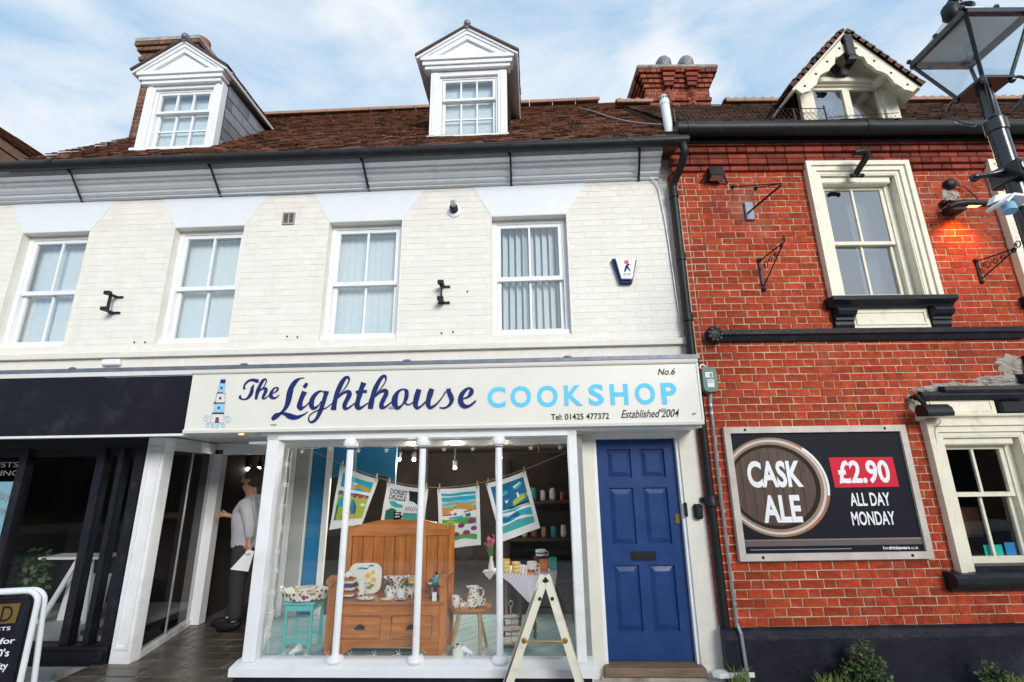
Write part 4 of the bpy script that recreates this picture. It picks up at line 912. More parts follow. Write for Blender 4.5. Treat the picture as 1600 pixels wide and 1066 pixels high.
def brush(word, strokes, m_, y0=SV):
    for i, s in enumerate(strokes):
        pass
    mb = MB()
    for i, s in enumerate(strokes): ribbon(mb, s, y0 - i * .00035)
    part('lettering', mb, m_, sg, label=word)
brush('navy script word "The"', THE, M['navy'])
brush('navy script word "Lighthouse"', LIGHT, M['navy'])
mb = MB()
for i, (c, a, b, z0, z1) in enumerate([('C', -2.144, -1.967, 2.355, 2.559), ('O', -1.919, -1.718, 2.354, 2.563), ('O', -1.66, -1.46, 2.352, 2.561), ('K', -1.397, -1.222, 2.359, 2.559), ('S', -1.162, -1.015, 2.358, 2.564), ('H', -.953, -.782, 2.36, 2.562), ('O', -.715, -.525, 2.358, 2.566), ('P', -.463, -.318, 2.357, 2.564)]):
    mb.add(text_mb(c, a, b, z0, z1, SV, .026))
part('lettering', mb, M['sky_blue'], sg, label='sky blue capitals "COOKSHOP"')
part('lettering', text_mb('Tel: 01425 477372', -1.533, -.978, 2.226, 2.283, SV, .012), M['ink'], sg, label='small dark telephone number')
part('lettering', text_mb('Established 2004', -.863, -.312, 2.233, 2.309, SV, .004, .38), M['ink'], sg, label='small dark italic words "Established 2004"')
part('lettering', text_mb('No.6', -.481, -.312, 2.642, 2.705, SV, .008, .30), M['ink'], sg, label='small dark italic "No.6"')
lh = {}
def lhp(m_, pts): poly(lh.setdefault(m_, MB()), pts, SV - .0004 * (1 + len(lh)))
lhp('pale_blue', [(-4.863, 2.653), (-4.801, 2.652), (-4.793, 2.559), (-4.870, 2.56)]); lhp('pale_blue', [(-4.875, 2.448), (-4.776, 2.446), (-4.77, 2.358), (-4.886, 2.36)])
for p in ([(-4.873, 2.562), (-4.788, 2.56), (-4.786, 2.551), (-4.872, 2.553)], [(-4.878, 2.46), (-4.775, 2.458), (-4.774, 2.446), (-4.876, 2.448)], [(-4.892, 2.36), (-4.77, 2.358), (-4.768, 2.345), (-4.89, 2.348)], [(-4.861, 2.661), (-4.799, 2.66), (-4.798, 2.652), (-4.86, 2.653)]): lhp('ink', p)
for cx, cz in ((-4.831, 2.605), (-4.83, 2.503), (-4.83, 2.405)): lhp('navy', [(cx - .011, cz - .011), (cx + .011, cz - .011), (cx + .011, cz + .011), (cx - .011, cz + .011)])
lhp('mauve', [(-4.847, 2.312), (-4.815, 2.311), (-4.808, 2.258), (-4.847, 2.258)]); lhp('navy', [(-4.857, 2.688), (-4.799, 2.690), (-4.803, 2.665), (-4.851, 2.663)]); lhp('swirl', [(-4.857, 2.690), (-4.827, 2.712), (-4.799, 2.692)])
disc(lh['mauve'], -4.876, 2.455, .013, .013, SV - .004, 10); disc(lh['swirl'], -4.795, 2.556, .012, .008, SV - .004, 10)
ribbon(lh['ink'], [(-4.871, 2.552, .003), (-4.877, 2.46, .003)], SV - .001); ribbon(lh['ink'], [(-4.787, 2.551, .003), (-4.776, 2.458, .003)], SV - .001); ribbon(lh['ink'], [(-4.89, 2.349, .003), (-4.897, 2.259, .003), (-4.757, 2.257, .003), (-4.769, 2.347, .003)], SV - .001, 1)
for cx, cz, r, fl in ((-4.94, 2.300, .034, 1), (-4.722, 2.288, .038, -1), (-4.915, 2.236, .026, 1), (-4.866, 2.226, .022, -1), (-4.815, 2.222, .022, 1), (-4.764, 2.232, .026, -1)): spiral(lh['swirl'], cx, cz, r, SV - .002, .008, 1.3, fl, .6)
for k, m_ in lh.items(): part('lighthouse_emblem', m_, M[k], sg, stuff=True)
pk = MB()
for cx, cz, a, b in ((-3.09, 2.375, .03, .012), (-.175, 2.262, .02, .008), (-.46, 2.30, .035, .016), (-4.25, 2.23, .035, .006)): disc(pk, cx, cz, a, b, SV - .006, 9)
part('peeling_patch', pk, M['grey_text'], sg)
ds = solo('dark_fascia_board', MB().box(-9.5, -5.165, -.398, -.36, 2.165, 2.742), M['dark_sign'], 'blank dark navy fascia board left of the cream lettered sign', 'fascia board', LF, (-7, -.38, 2.16))
part('top_strip', MB().prism([(-.36, 2.752), (-.41, 2.752), (-.425, 2.795), (-.36, 2.795)], -9.5, -5.16), M['white_paint'], ds); part('bottom_strip', MB().box(-9.5, -5.16, -.39, -.34, 2.140, 2.163), M['white_paint'], ds)
fl_ = MB().prism([(.005, 2.90), (-.36, 2.835), (-.43, 2.835), (-.432, 2.797), (-.42, 2.797), (-.415, 2.815), (.005, 2.86)], -9.5, -.07)
for u in (-8.2, -6.43, -4.62, -2.95, -1.35): fl_.ball((u, -.425, 2.838), .02, 8, 6, (2.2, .6, .8))
solo('lead_flashing', fl_, M['lead'], 'grey lead flashing strip running along the top of both fascia boards', 'flashing', LF, (-4, -.2, 2.8))

# ================================================================= SHOPFRONT (frame LF)
sf = thing('shopfront', 'white timber shop window with three slender columns and a deep sill', 'shopfront', LF, (-2.8, -.3, -.07))
part('sill', MB().prism([(-.20, .075), (-.425, .075), (-.425, .138), (-.40, .146), (-.30, .166), (-.20, .168)], -4.39, -1.235), M['white_paint'], sf)
part('stall_riser', MB().box(-4.36, -1.26, -.385, -.20, -.10, .074), M['dark_sign'], sf)
for a, b in ((-4.33, -4.215), (-1.378, -1.292)): part('corner_post', MB().bbox(a, b, -.345, -.235, .160, 2.135, .006), M['white_paint'], sf)
part('side_post', MB().box(-1.292, -1.232, -.20, .0, -.1, 2.135), M['white_paint'], sf); part('side_post', MB().box(-4.30, -4.25, -.20, -.15, .0, 2.135), M['white_paint'], sf)
part('head_rail', MB().box(-4.33, -1.292, -.345, -.20, 2.085, 2.134), M['white_paint'], sf)
for cu_ in (-3.502, -2.785, -2.043):
    c = part('column', MB().lathe([(.031, .20), (.031, 1.98)], (cu_, -.315, 0), 16), M['white_paint'], sf, True)
    part('column_base', MB().lathe([(.055, .153), (.072, .160), (.078, .176), (.072, .194), (.05, .204), (.034, .210)], (cu_, -.315, 0), 18), M['white_paint'], c, True)
    part('column_cap', MB().lathe([(.032, 2.000), (.045, 2.006), (.066, 2.012), (.072, 2.030), (.072, 2.048), (.060, 2.060), (.056, 2.085)], (cu_, -.315, 0), 18), M['white_paint'], c, True)
gx = [-4.215, -3.50, -2.785, -2.043, -1.378]
for i in range(4):
    q = rnd.uniform(-.003, .003)
    part('pane', MB().quad((gx[i] + .002, -.262 + q, .166), (gx[i + 1] - .002, -.262 - q, .166), (gx[i + 1] - .002, -.262, 2.086), (gx[i] + .002, -.262, 2.086)), M['glass'], sf)
# side of the window along the entrance
E0, E1_ = (-4.27, -.22), (-4.93, 1.30)
def along(t): return (E0[0] + (E1_[0] - E0[0]) * t, E0[1] + (E1_[1] - E0[1]) * t)
part('side_pane', MB().quad((*along(.03), .20), (*along(.97), .20), (*along(.97), 2.09), (*along(.03), 2.09)), M['glass'], sf)
part('side_sill', MB().prism([(E0[0] - .05, E0[1]), (E0[0] + .03, E0[1] + .02), (E1_[0] + .03, E1_[1] + .02), (E1_[0] - .05, E1_[1])], -.02, .19, 'z').prism([(E0[0] - .05, E0[1]), (E0[0] + .03, E0[1] + .02), (E1_[0] + .03, E1_[1] + .02), (E1_[0] - .05, E1_[1])], 2.07, 2.165, 'z'), M['white_paint'], sf)
for t in (.52, .98): a = along(t); part('side_bar', MB().box(a[0] - .04, a[0] + .03, a[1] - .03, a[1] + .03, .19, 2.07), M['white_paint'], sf)
# entrance door frame and head
part('entrance_frame', MB().box(-5.975, -5.845, 1.32, 1.44, 0, 2.03).box(-5.99, -5.965, 1.29, 1.32, 0, 2.12).box(-5.845, -4.93, 1.33, 1.43, 2.02, 2.165).box(-6.05, -4.9, 1.34, 1.42, 2.09, 2.17), M['white_paint'], sf)
dl = solo('open_door', MB().box(-5.05, -5.00, 1.45, 2.25, .02, 2.0), M['black_paint'], 'dark open shop door folded back inside the entrance', 'door', LF, (-5.02, 1.45, 0))
part('door_glass', MB().box(-5.055, -5.051, 1.60, 2.1, .2, 1.85), M['dark_glass'], dl)
solo('downlight', MB().lathe([(.024, 2.152), (.026, 2.158), (.02, 2.165)], (-4.69, -.2, 0), 14), M['warm_bulb'], 'small round downlight in the soffit above the entrance', 'light', LF, (-4.69, -.2, 2.16))
# display floor, clipped oblique planks
def clip(pts, f):
    out = []
    for i in range(len(pts)):
        a, b = pts[i], pts[(i + 1) % len(pts)]; fa, fb = f(a), f(b)
        if fa >= 0: out.append(a)
        if (fa >= 0) != (fb >= 0): t = fa / (fa - fb); out.append((a[0] + (b[0] - a[0]) * t, a[1] + (b[1] - a[1]) * t))
    return out
dfl = part('display_floor', MB().prism([(-4.24, -.20), (-1.30, -.20), (-1.30, 1.30), (-4.90, 1.30)], .02, .105, 'z'), M['dark_wood'], sf)
ca, sa = math.cos(R(48)), math.sin(R(48)); k = -6.
while k < 3.:
    pts = [(-8 * ca - k * sa, -8 * sa + k * ca), (8 * ca - k * sa, 8 * sa + k * ca), (8 * ca - (k + .135) * sa, 8 * sa + (k + .135) * ca), (-8 * ca - (k + .135) * sa, -8 * sa + (k + .135) * ca)]
    pts = [(p[0] - 2.5, p[1]) for p in pts]
    for f in (lambda p: p[0] + 4.80, lambda p: -1.31 - p[0], lambda p: p[1] + .235, lambda p: 1.28 - p[1], lambda p: (p[0] - E0[0]) * 1 + (p[1] - E0[1]) * .434):
        if len(pts) > 2: pts = clip(pts, f)
    if len(pts) > 2: part('plank', MB().prism(pts, .106, .120, 'z'), M['floor_paint'], dfl)
    k += .141
part('bay_ceiling', MB().box(-4.6, -1.30, -.20, .62, 2.06, 2.084), M['white_paint'], sf)
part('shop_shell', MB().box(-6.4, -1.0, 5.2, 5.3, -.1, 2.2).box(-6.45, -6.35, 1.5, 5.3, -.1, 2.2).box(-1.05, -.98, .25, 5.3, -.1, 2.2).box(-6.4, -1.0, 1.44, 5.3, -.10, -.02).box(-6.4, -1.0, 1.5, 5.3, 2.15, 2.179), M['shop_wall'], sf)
part('bay_side_wall', MB().box(-1.292, -1.23, -.20, 1.0, .10, 2.1), M['grey_panel'], sf)
part('inner_frame', MB().box(-4.60, -4.40, 1.30, 1.38, .0, 2.10).box(-4.40, -3.50, 1.30, 1.36, 1.72, 2.08).box(-3.61, -3.50, 1.301, 1.359, .0, 1.72), M['shop_blue'], sf)
part('inner_panel', MB().box(-4.78, -4.62, 1.24, 1.29, .0, 2.1), M['grey_panel'], sf)
part('inner_post', MB().box(-4.85, -4.79, 1.22, 1.29, 0, 2.1).box(-4.40, -4.33, 1.25, 1.295, 0, 2.1).box(-4.62, -4.602, 1.25, 1.29, 0, 2.1), M['white_paint'], sf)

# ceiling spotlights in the shop
spots = [(-3.434, 2.0, 1.943), (-3.649, 2.0, 1.946), (-2.838, 2.0, 1.819), (-2.186, 2.0, 1.952), (-1.63, 1.8, 1.80), (-5.985, 2.2, 1.845), (-5.819, 2.2, 1.852), (-6.281, 2.2, 1.859)]
where = ['above the blue beam, brighter of a pair', 'close to the blue beam, dimmer of a pair', 'between the two middle tea towels', 'just behind the right hand column', 'at the right end of the window', 'over the head of the person', 'over the person, right of another lamp', 'in the far left of the doorway']
for i, (u, v, z) in enumerate(spots):
    t = thing('spotlight', 'small lit ceiling spotlight ' + where[i], 'spotlight', LF, (u, v, z), 'lit spotlights on the shop ceiling')
    part('lamp_body', MB().lathe([(.02, z + .02), (.035, z + .03), (.035, z + .10), (.012, z + .11), (.012, 2.15)], (u, v, 0), 10), M['black_iron'], t)
    part('lamp', MB().ball((u, v - .01, z), .026, 10, 8), M['bulb'], t)
    if i in (0, 2, 3):
        ld = bpy.data.lights.new('spotlight_glow', 'POINT'); ld.energy = 40; ld.color = (1, .9, .75); ld.shadow_soft_size = .05
        lo = bpy.data.objects.new('spotlight_glow', ld); COL.objects.link(lo); lo.parent = t; lo.location = (0, -.06, -.06)

# ---- settle
se = thing('settle', 'honey pine monks bench with panelled back and two drawers in the window', 'bench', LF, (-3.13, .1, .12))
S0, S1, SF, SB = -3.70, -2.56, -.10, .34
def post(a, b, c, d, z0, z1): return MB().bbox(a, b, c, d, z0, z1, .006)
part('front_post', post(S0, S0 + .07, SF, SF + .06, .12, .74), M['pine'], se); part('front_post', post(S1 - .07, S1, SF, SF + .06, .12, .74), M['pine'], se)
part('back_post', post(S0, S0 + .06, SB - .05, SB, .12, 1.22), M['pine'], se); part('back_post', post(S1 - .06, S1, SB - .05, SB, .12, 1.22), M['pine'], se)
for a in (S0, S1 - .07):
    part('armrest', MB().tube([(a + .035, SF - .05, .765), (a + .035, SF + .0, .775), (a + .035, SF + .15, .755), (a + .035, SB, .76)], [.042, .045, .034, .034], 10), M['pine'], se, True)
    part('side_panel', MB().box(a + .02, a + .05, SF + .06, SB - .05, .22, .56), M['pine'], se)
part('seat', MB().bbox(S0 + .02, S1 - .02, SF - .015, SB - .05, .555, .583, .008), M['pine_h'], se)
part('front_rail', MB().box(S0 + .07, S1 - .07, SF + .01, SF + .04, .465, .554).box(S0 + .07, S1 - .07, SF + .01, SF + .04, .20, .262).box(S0 + .07, S0 + .13, SF + .011, SF + .039, .262, .465).box(S1 - .13, S1 - .07, SF + .011, SF + .039, .262, .465).box(-3.175, -3.085, SF + .011, SF + .039, .262, .465).prism([(S0 + .07, .12), (S0 + .18, .12), (S0 + .20, .16), (S0 + .25, .18), (S0 + .26, .20), (S0 + .07, .20)], SF + .012, SF + .038, 'y').prism([(S1 - .07, .12), (S1 - .18, .12), (S1 - .20, .16), (S1 - .25, .18), (S1 - .26, .20), (S1 - .07, .20)], SF + .012, SF + .038, 'y'), M['pine_h'], se)
for a, b in ((S0 + .136, -3.181), (-3.079, S1 - .136)):
    d = part('drawer', MB().bbox(a, b, SF + .018, SF + .06, .268, .459, .010), M['pine_h'], se)
    c = (a + b) / 2; P = [(.045 * math.cos(R(t)), .045 * math.sin(R(t)) * .8) for t in range(0, 181, 20)]
    part('cup_handle', MB().prism([(c + p[0], .352 + p[1]) for p in P], SF - .008, SF + .018, 'y'), M['black_iron'], d)
bw = (S1 - S0 - .12) / 9
for i in range(9): part('back_plank', MB().bbox(S0 + .06 + i * bw + .003, S0 + .06 + (i + 1) * bw - .003, SB - .04, SB - .015, .58, 1.13, .006), M['pine'], se)
top = [(S0 + .05, 1.12), (S1 - .05, 1.12)] + [(S1 - .05 - (S1 - S0 - .10) * t / 20, 1.19 + .10 * (math.sin(math.pi * t / 20) ** .7 if 0 < t < 20 else 0) - .028 * math.exp(-((t - 10) / 2.2) ** 2) + .02 * math.exp(-((t - 10) / 1.0) ** 2)) for t in range(21)]
part('top_rail', MB().prism(top, SB - .055, SB - .008, 'y'), M['pine_h'], se)
part('bottom_rail', MB().box(S0 + .06, S1 - .06, SB - .045, SB - .01, .30, .56), M['pine_h'], se)

# ---- small goods: builders
def mug(name, label, cat, u, v, z, r, h, m_, group=None, handle=1, m2=None):
    t = thing(name, label, cat, LF, (u, v, z), group)
    part('cup', MB().lathe([(r * .85, z), (r * .97, z + .01), (r, z + h * .5), (r * 1.02, z + h), (r * .94, z + h), (r * .9, z + h * .35), (.001, z + h * .3)], (u, v, 0), 16), m_, t, True)
    if handle: part('handle', MB().tube([(u + handle * (r * .95 + (r * .6) * math.sin(R(a))), v - .01, z + h * .5 + h * .32 * math.cos(R(a))) for a in range(0, 181, 30)], r * .12, 6), m2 or m_, t, True)
    return t
def jug(label, u, v, z, r, h, m_, group=None):
    t = thing('jug', label, 'jug', LF, (u, v, z), group)
    part('body', MB().lathe([(r * .7, z), (r, z + h * .28), (r * .95, z + h * .5), (r * .7, z + h * .8), (r * .8, z + h), (r * .72, z + h), (r * .6, z + h * .8), (.001, z + h * .5)], (u, v, 0), 16), m_, t, True)
    part('spout', MB().prism([(u - r * .6, z + h * .86), (u - r * 1.15, z + h * 1.03), (u - r * .6, z + h)], v - r * .3, v + r * .3, 'y'), m_, t)
    part('handle', MB().tube([(u + r * .75, v, z + h * .9), (u + r * 1.4, v, z + h * .86), (u + r * 1.5, v, z + h * .55), (u + r * .95, v, z + h * .3)], r * .13, 6), m_, t, True)
def posy(label, u, v, z, cols, seed, vase_m='glass_vase'):
    q = random.Random(seed); t = thing('flower_posy', label, 'flowers', LF, (u, v, z), 'posies along the back of the bench')
    part('vase', MB().lathe([(.022, z), (.028, z + .03), (.02, z + .07), (.024, z + .09)], (u, v, 0), 12), M['ceramic'], t, True)
    lf, st2 = MB(), MB()
    for i in range(14):
        a, r_, h = q.uniform(0, 6.28), q.uniform(.01, .055), q.uniform(.10, .17); e = (u + r_ * math.cos(a), v + r_ * .7 * math.sin(a), z + h); st2.tube([(u, v, z + .06), e], .0018, 4)
        lf.quad((e[0] - .016, e[1], e[2] - .03), (e[0], e[1] - .008, e[2] - .045), (e[0] + .018, e[1], e[2] - .022), (e[0], e[1] + .004, e[2] - .01))
    part('stems', st2, M['foliage'], t); part('leaves', lf, M['foliage'], t)
    for ci, c in enumerate(cols):
        fm = MB()
        for i in range(5):
            a, r_, h = q.uniform(0, 6.28), q.uniform(.0, .055), q.uniform(.12, .175); fm.ball((u + r_ * math.cos(a), v + r_ * .7 * math.sin(a), z + h), q.uniform(.008, .014), 6, 5)
        part('petals', fm, M[c], t)
Z = .584
tb = thing('tea_cosy', 'zigzag knitted tea cosy with a pompom, left end of the bench seat', 'tea cosy', LF, (-3.58, .08, Z))
part('cover', MB().bbox(-3.665, -3.50, .02, .14, Z, Z + .14, .018).prism([(-3.665, Z + .135), (-3.50, Z + .135), (-3.52, Z + .17), (-3.64, Z + .17)], .03, .13, 'y'), M['knit'], tb)
pp = MB(); pp.ball((-3.585, .08, Z + .20), .05, 12, 9, (1.15, .9, .75)); part('pompom', pp, M['floral_big'], tb)
pl = thing('platter', 'large cream platter with painted hares and yellow flowers leaning on the bench back', 'platter', LF, (-3.45, .22, Z))
def rrect(cx, cz, w, h, r, n=5):
    P = []
    for sx, sz, a0 in ((1, 1, 0), (-1, 1, 90), (-1, -1, 180), (1, -1, 270)):
        for i in range(n + 1): a = R(a0 + 90 * i / n); P.append((cx + sx * (w / 2 - r) + r * math.cos(a), cz + sz * (h / 2 - r) + r * math.sin(a)))
    return P
part('dish', MB().prism(rrect(-3.45, Z + .145, .34, .285, .09), .20, .215, 'y'), M['ceramic'], pl)
pm = {k_: MB() for k_ in ('deep_sea', 'yellow', 'leaf_green')}
for cx, cz in ((-3.45, Z + .235), (-3.39, Z + .262), (-3.50, Z + .24)): disc(pm['deep_sea'], cx, cz, .025, .008, .1985, 10); ribbon(pm['deep_sea'], [(cx - .02, cz - .004, .006), (cx - .035, cz - .016, .004)], .1985, 2); ribbon(pm['deep_sea'], [(cx + .02, cz + .004, .008), (cx + .033, cz + .014, .005)], .1985, 2)
for cx, cz, r in ((-3.42, Z + .17, .03), (-3.37, Z + .20, .025), (-3.36, Z + .13, .03), (-3.40, Z + .10, .02)): disc(pm['yellow'], cx, cz, r, r * .8, .198, 9)
for cx, cz, r in ((-3.40, Z + .06, .03), (-3.37, Z + .08, .025), (-3.47, Z + .05, .02)): disc(pm['leaf_green'], cx, cz, r, r * .5, .1975, 8)
for k_, m_ in pm.items(): part('painted_motif', m_, M[k_], pl)
cn = thing('canister', 'tall pink and red printed lidded canister in front of the hare platter', 'canister', LF, (-3.43, .06, Z))
part('tin', MB().lathe([(.032, Z), (.038, Z + .02), (.045, Z + .13), (.046, Z + .135)], (-3.43, .06, 0), 16), M['floral_big'], cn, True); part('lid', MB().lathe([(.048, Z + .136), (.048, Z + .152), (.02, Z + .158)], (-3.43, .06, 0), 16), M['ceramic'], cn, True)
sp = solo('spoon_rest', MB().lathe([(.05, Z + .001), (.085, Z + .008), (.095, Z + .018), (.08, Z + .012), (.001, Z + .006)], (-3.35, -.03, 0), 18, sy=.55), M['spotted'], 'flat oval spoon rest on the front edge of the bench seat', 'spoon rest', LF, (-3.35, -.03, Z), smooth=True)
for i, (u, v, m_, lb) in enumerate(((-3.13, .02, 'floral', 'squat mug with a painted bird on the bench, under the left posy'), (-3.02, .0, 'spotted', 'white mug with red and blue spots in the middle of the bench'), (-2.955, .07, 'floral_big', 'darker flowered mug half behind the middle column'))): mug('mug', lb, 'mug', u, v, Z, .042, .085, M[m_], 'mugs standing on the bench seat')
for i, (u, lb) in enumerate(((-3.15, 'white butter dish under the bird mug'), (-3.01, 'blue rimmed saucer under the spotted mug'))): solo('dish', MB().lathe([(.03, Z), (.055, Z + .01), (.058, Z + .016), (.001, Z + .006)], (u, -.055, 0), 16, sy=.6), M['ceramic' if i == 0 else 'blue_bands'], lb, 'dish', LF, (u, -.055, Z), 'small dishes at the front of the bench', True)
bx = thing('gift_panel', 'white flowered cake stand backing card behind the mugs on the bench', 'card', LF, (-3.08, .2, Z)); part('card', MB().box(-3.24, -2.90, .19, .20, Z, Z + .17), M['floral'], bx)
ck = thing('cupcake_stand', 'little cake stand with a yellow frilled top on the bench', 'cake stand', LF, (-2.93, .12, Z)); part('stem', MB().lathe([(.03, Z), (.008, Z + .02), (.008, Z + .11), (.05, Z + .118)], (-2.93, .12, 0), 12), M['ceramic'], ck); part('frill', MB().lathe([(.055, Z + .119), (.06, Z + .15), (.045, Z + .16), (.01, Z + .165)], (-2.93, .12, 0), 14), M['yellow_bands'], ck)
posy('posy of white and pink flowers behind the bird mug', -3.20, .16, Z, ['letter_white', 'pink', 'plum'], 3); posy('posy of red and yellow flowers in the middle of the bench', -3.03, .16, Z, ['red', 'letter_white', 'yellow'], 4); posy('posy with one big red tulip at the right arm of the bench', -2.74, .18, Z, ['red', 'letter_white'], 5)
tr = thing('trinket_stand', 'dark tiered trinket stand with a blue topped bottle, right end of the bench', 'stand', LF, (-2.70, .05, Z)); part('tier', MB().lathe([(.06, Z), (.055, Z + .01), (.012, Z + .02), (.012, Z + .10), (.085, Z + .11), (.085, Z + .118)], (-2.70, .05, 0), 14), M['dark_wood'], tr)
bo = thing('bottle', 'teal bottle with a dark blue stopper on the dark trinket stand', 'bottle', LF, (-2.69, .05, Z + .118)); part('flask', MB().lathe([(.035, Z + .119), (.042, Z + .14), (.02, Z + .185), (.014, Z + .20)], (-2.69, .05, 0), 12), M['teal_print'], bo, True); part('stopper', MB().ball((-2.69, .05, Z + .215), .018, 8, 6), M['navy'], bo)
cr_ = MB()
for i in range(7): cr_.ball((-2.755 + .02 * i, .03 + .01 * (i % 3), Z + .128), .011, 6, 5)
solo('shell_pile', cr_, M['ceramic'], 'pile of small white shells on the dark trinket stand', 'shells', LF, (-2.70, .03, Z + .118))
solo('price_card', MB().prism([(-.085, Z + .001), (-.080, Z + .075), (-.075, Z + .075), (-.055, Z + .001)], -2.70, -2.66), M['paper'], 'folded white price card at the right front edge of the bench', 'price card', LF, (-2.68, -.07, Z))

# ---- teal stool and tray
ts = thing('teal_stool', 'turquoise painted stool with turned legs at the left of the window', 'stool', LF, (-4.02, .15, .12))
def turned(u, v, z0, z1): return MB().lathe([(.012, z0), (.02, z0 + .05), (.012, z0 + .07), (.02, z0 + .09), (.021, z0 + .14), (.014, z0 + .16), (.018, z0 + .26), (.013, z1 - .07), (.02, z1 - .055), (.02, z1)], (u, v, 0), 10)
for u in (-4.145, -3.895):
    for v in (.03, .27): part('leg', turned(u, v, .12, .53), M['teal'], ts, True)
part('apron', MB().box(-4.145, -3.895, .02, .04, .475, .53).box(-4.145, -3.895, .26, .28, .475, .53).box(-4.155, -4.135, .03, .27, .475, .53).box(-3.905, -3.885, .03, .27, .475, .53), M['teal'], ts)
part('stretcher', MB().box(-4.145, -3.895, .022, .04, .20, .235).box(-4.145, -3.895, .262, .28, .21, .24), M['teal'], ts); part('seat', MB().bbox(-4.175, -3.865, .0, .30, .531, .555, .006), M['teal'], ts)
ty = thing('serving_tray', 'oval white flowered metal tray with loop handle on the turquoise stool', 'tray', LF, (-4.02, .13, .556))
part('bowl', MB().lathe([(.17, .557), (.215, .567), (.235, .635), (.24, .645), (.228, .64), (.205, .572), (.001, .566)], (-4.02, .13, 0), 28, sy=.72), M['floral_big'], ty, True); part('handle', MB().tube([(-4.245, .10, .63), (-4.275, .12, .66), (-4.275, .16, .665), (-4.245, .18, .635)], .008, 6), M['ceramic'], ty)
solo('cake_tin', MB().lathe([(.075, .572), (.08, .58), (.08, .64), (.088, .645), (.088, .665), (.01, .67)], (-4.02, .14, 0), 18), M['floral'], 'small round flowered tin sitting in the oval tray', 'tin', LF, (-4.02, .14, .572), smooth=True)
# ---- three legged stool with jugs
ws = thing('wooden_stool', 'pale wooden stool with splayed legs right of the bench', 'stool', LF, (-2.36, .08, .12))
part('seat', MB().prism(rrect(-2.355, .10, .40, .26, .10), .475, .50, 'z'), M['pine_h'], ws)
for (a, b) in (((-2.45, .04), (-2.53, -.02)), ((-2.26, .03), (-2.245, -.04)), ((-2.30, .18), (-2.21, .22))): part('leg', MB().tube([(*a, .476), (*b, .12)], [.022, .013], 10), M['pale_wood'], ws, True)
SZ = .501
mug('mug', 'tall cream flowered mug at the left of the wooden stool', 'mug', -2.495, .05, SZ, .040, .10, M['floral']); jug('large cream flowered jug at the back of the wooden stool', -2.335, .16, SZ, .066, .16, M['floral'], 'flowered jugs in the window'); mug('mug', 'tiny flowered cup between the tall mug and the bowls', 'cup', -2.425, .02, SZ, .028, .05, M['floral'])
for i, (u, v, lb) in enumerate(((-2.33, .02, 'flowered sugar bowl nearest the front of the wooden stool'), (-2.26, .07, 'flowered bowl at the right edge of the wooden stool'))): solo('bowl', MB().lathe([(.03, SZ), (.052, SZ + .02), (.055, SZ + .065), (.05, SZ + .065), (.045, SZ + .03), (.001, SZ + .025)], (u, v, 0), 16), M['floral'], lb, 'bowl', LF, (u, v, SZ), 'flowered bowls on the wooden stool', True)
t = thing('utensil_jar', 'cream jar with big purple and red rosettes on the window floor', 'jar', LF, (-2.43, -.19, .12)); part('jar', MB().lathe([(.045, .121), (.052, .135), (.052, .215), (.046, .235), (.05, .25), (.042, .25), (.001, .2)], (-2.43, -.19, 0), 16), M['floral_big'], t, True)
for (u, lb) in ((-3.93, 'white cone spotlight clip standing below the turquoise stool'), (-2.34, 'white cone spotlight clip beside the rosette jar')):
    t = thing('clip_lamp', lb, 'lamp', LF, (u, -.20, .12), 'small white cone lamps on the window floor'); part('foot', MB().box(u - .025, u + .015, -.22, -.18, .121, .15).box(u - .008, u + .002, -.205, -.195, .15, .19), M['plastic_white'], t); s_ = 1 if u < -3 else -1; part('cone', MB().tube([(u - s_ * .04, -.2, .185), (u + s_ * .055, -.2, .235)], [.012, .032], 12), M['plastic_white'], t, True)
# ---- table with checked cloth
tbv = thing('side_table', 'dark turned side table at the right of the window', 'table', LF, (-1.90, .55, .12))
part('top', MB().lathe([(.29, .715), (.30, .735)], (-1.90, .56, 0), 28, sy=.8), M['dark_wood'], tbv); 
for (a, b) in ((-2.06, .42), (-1.74, .42), (-1.90, .74)): part('leg', turned(a, b, .12, .715), M['dark_wood'], tbv, True)
cl = MB(); n0 = 24
zt = .738; cl.prism([(-2.28, .52), (-1.80, .22), (-1.49, .52), (-1.90, .86)], zt, zt + .003, 'z')
cl.quad((-2.28, .515, zt + .002), (-1.80, .215, zt + .002), (-1.79, .205, zt - .02), (-2.28, .505, zt - .02)); cl.quad((-2.14, .41, zt), (-1.80, .207, zt), (-1.79, .195, .50), (-1.98, .29, .66)); cl.quad((-1.80, .207, zt), (-1.49, .51, zt), (-1.52, .47, .56), (-1.60, .40, .62)); cl.quad((-1.80, .207, zt), (-1.60, .40, .62), (-1.70, .29, .58), (-1.79, .195, .50)); cl.quad((-2.28, .515, zt), (-2.14, .41, zt), (-2.20, .45, .66), (-2.25, .48, .70))
solo('tablecloth', cl, M['check_cloth'], 'lilac and white checked cloth draped cornerwise over the side table', 'tablecloth', LF, (-1.9, .5, zt))
TZ = zt + .004
mug('beaker', 'yellow and cream striped beaker on the checked cloth, larger and left', 'beaker', -2.03, .42, TZ, .046, .12, M['yellow_bands'], 'striped yellow beakers', 0); mug('beaker', 'yellow and cream striped beaker on the checked cloth, lower and right', 'beaker', -1.92, .38, TZ, .045, .10, M['yellow_bands'], 'striped yellow beakers', 0)
mug('mug', 'white mug with red roses in the middle of the checked cloth', 'mug', -1.755, .40, TZ, .052, .10, M['floral_big']); mug('beaker', 'orange and pink flowered beaker on the checked cloth', 'beaker', -1.63, .46, TZ, .042, .11, M['orange'], None, 0); mug('beaker', 'turquoise beaker at the right end of the checked cloth', 'beaker', -1.535, .52, TZ, .043, .12, M['teal_print'], None, 0)
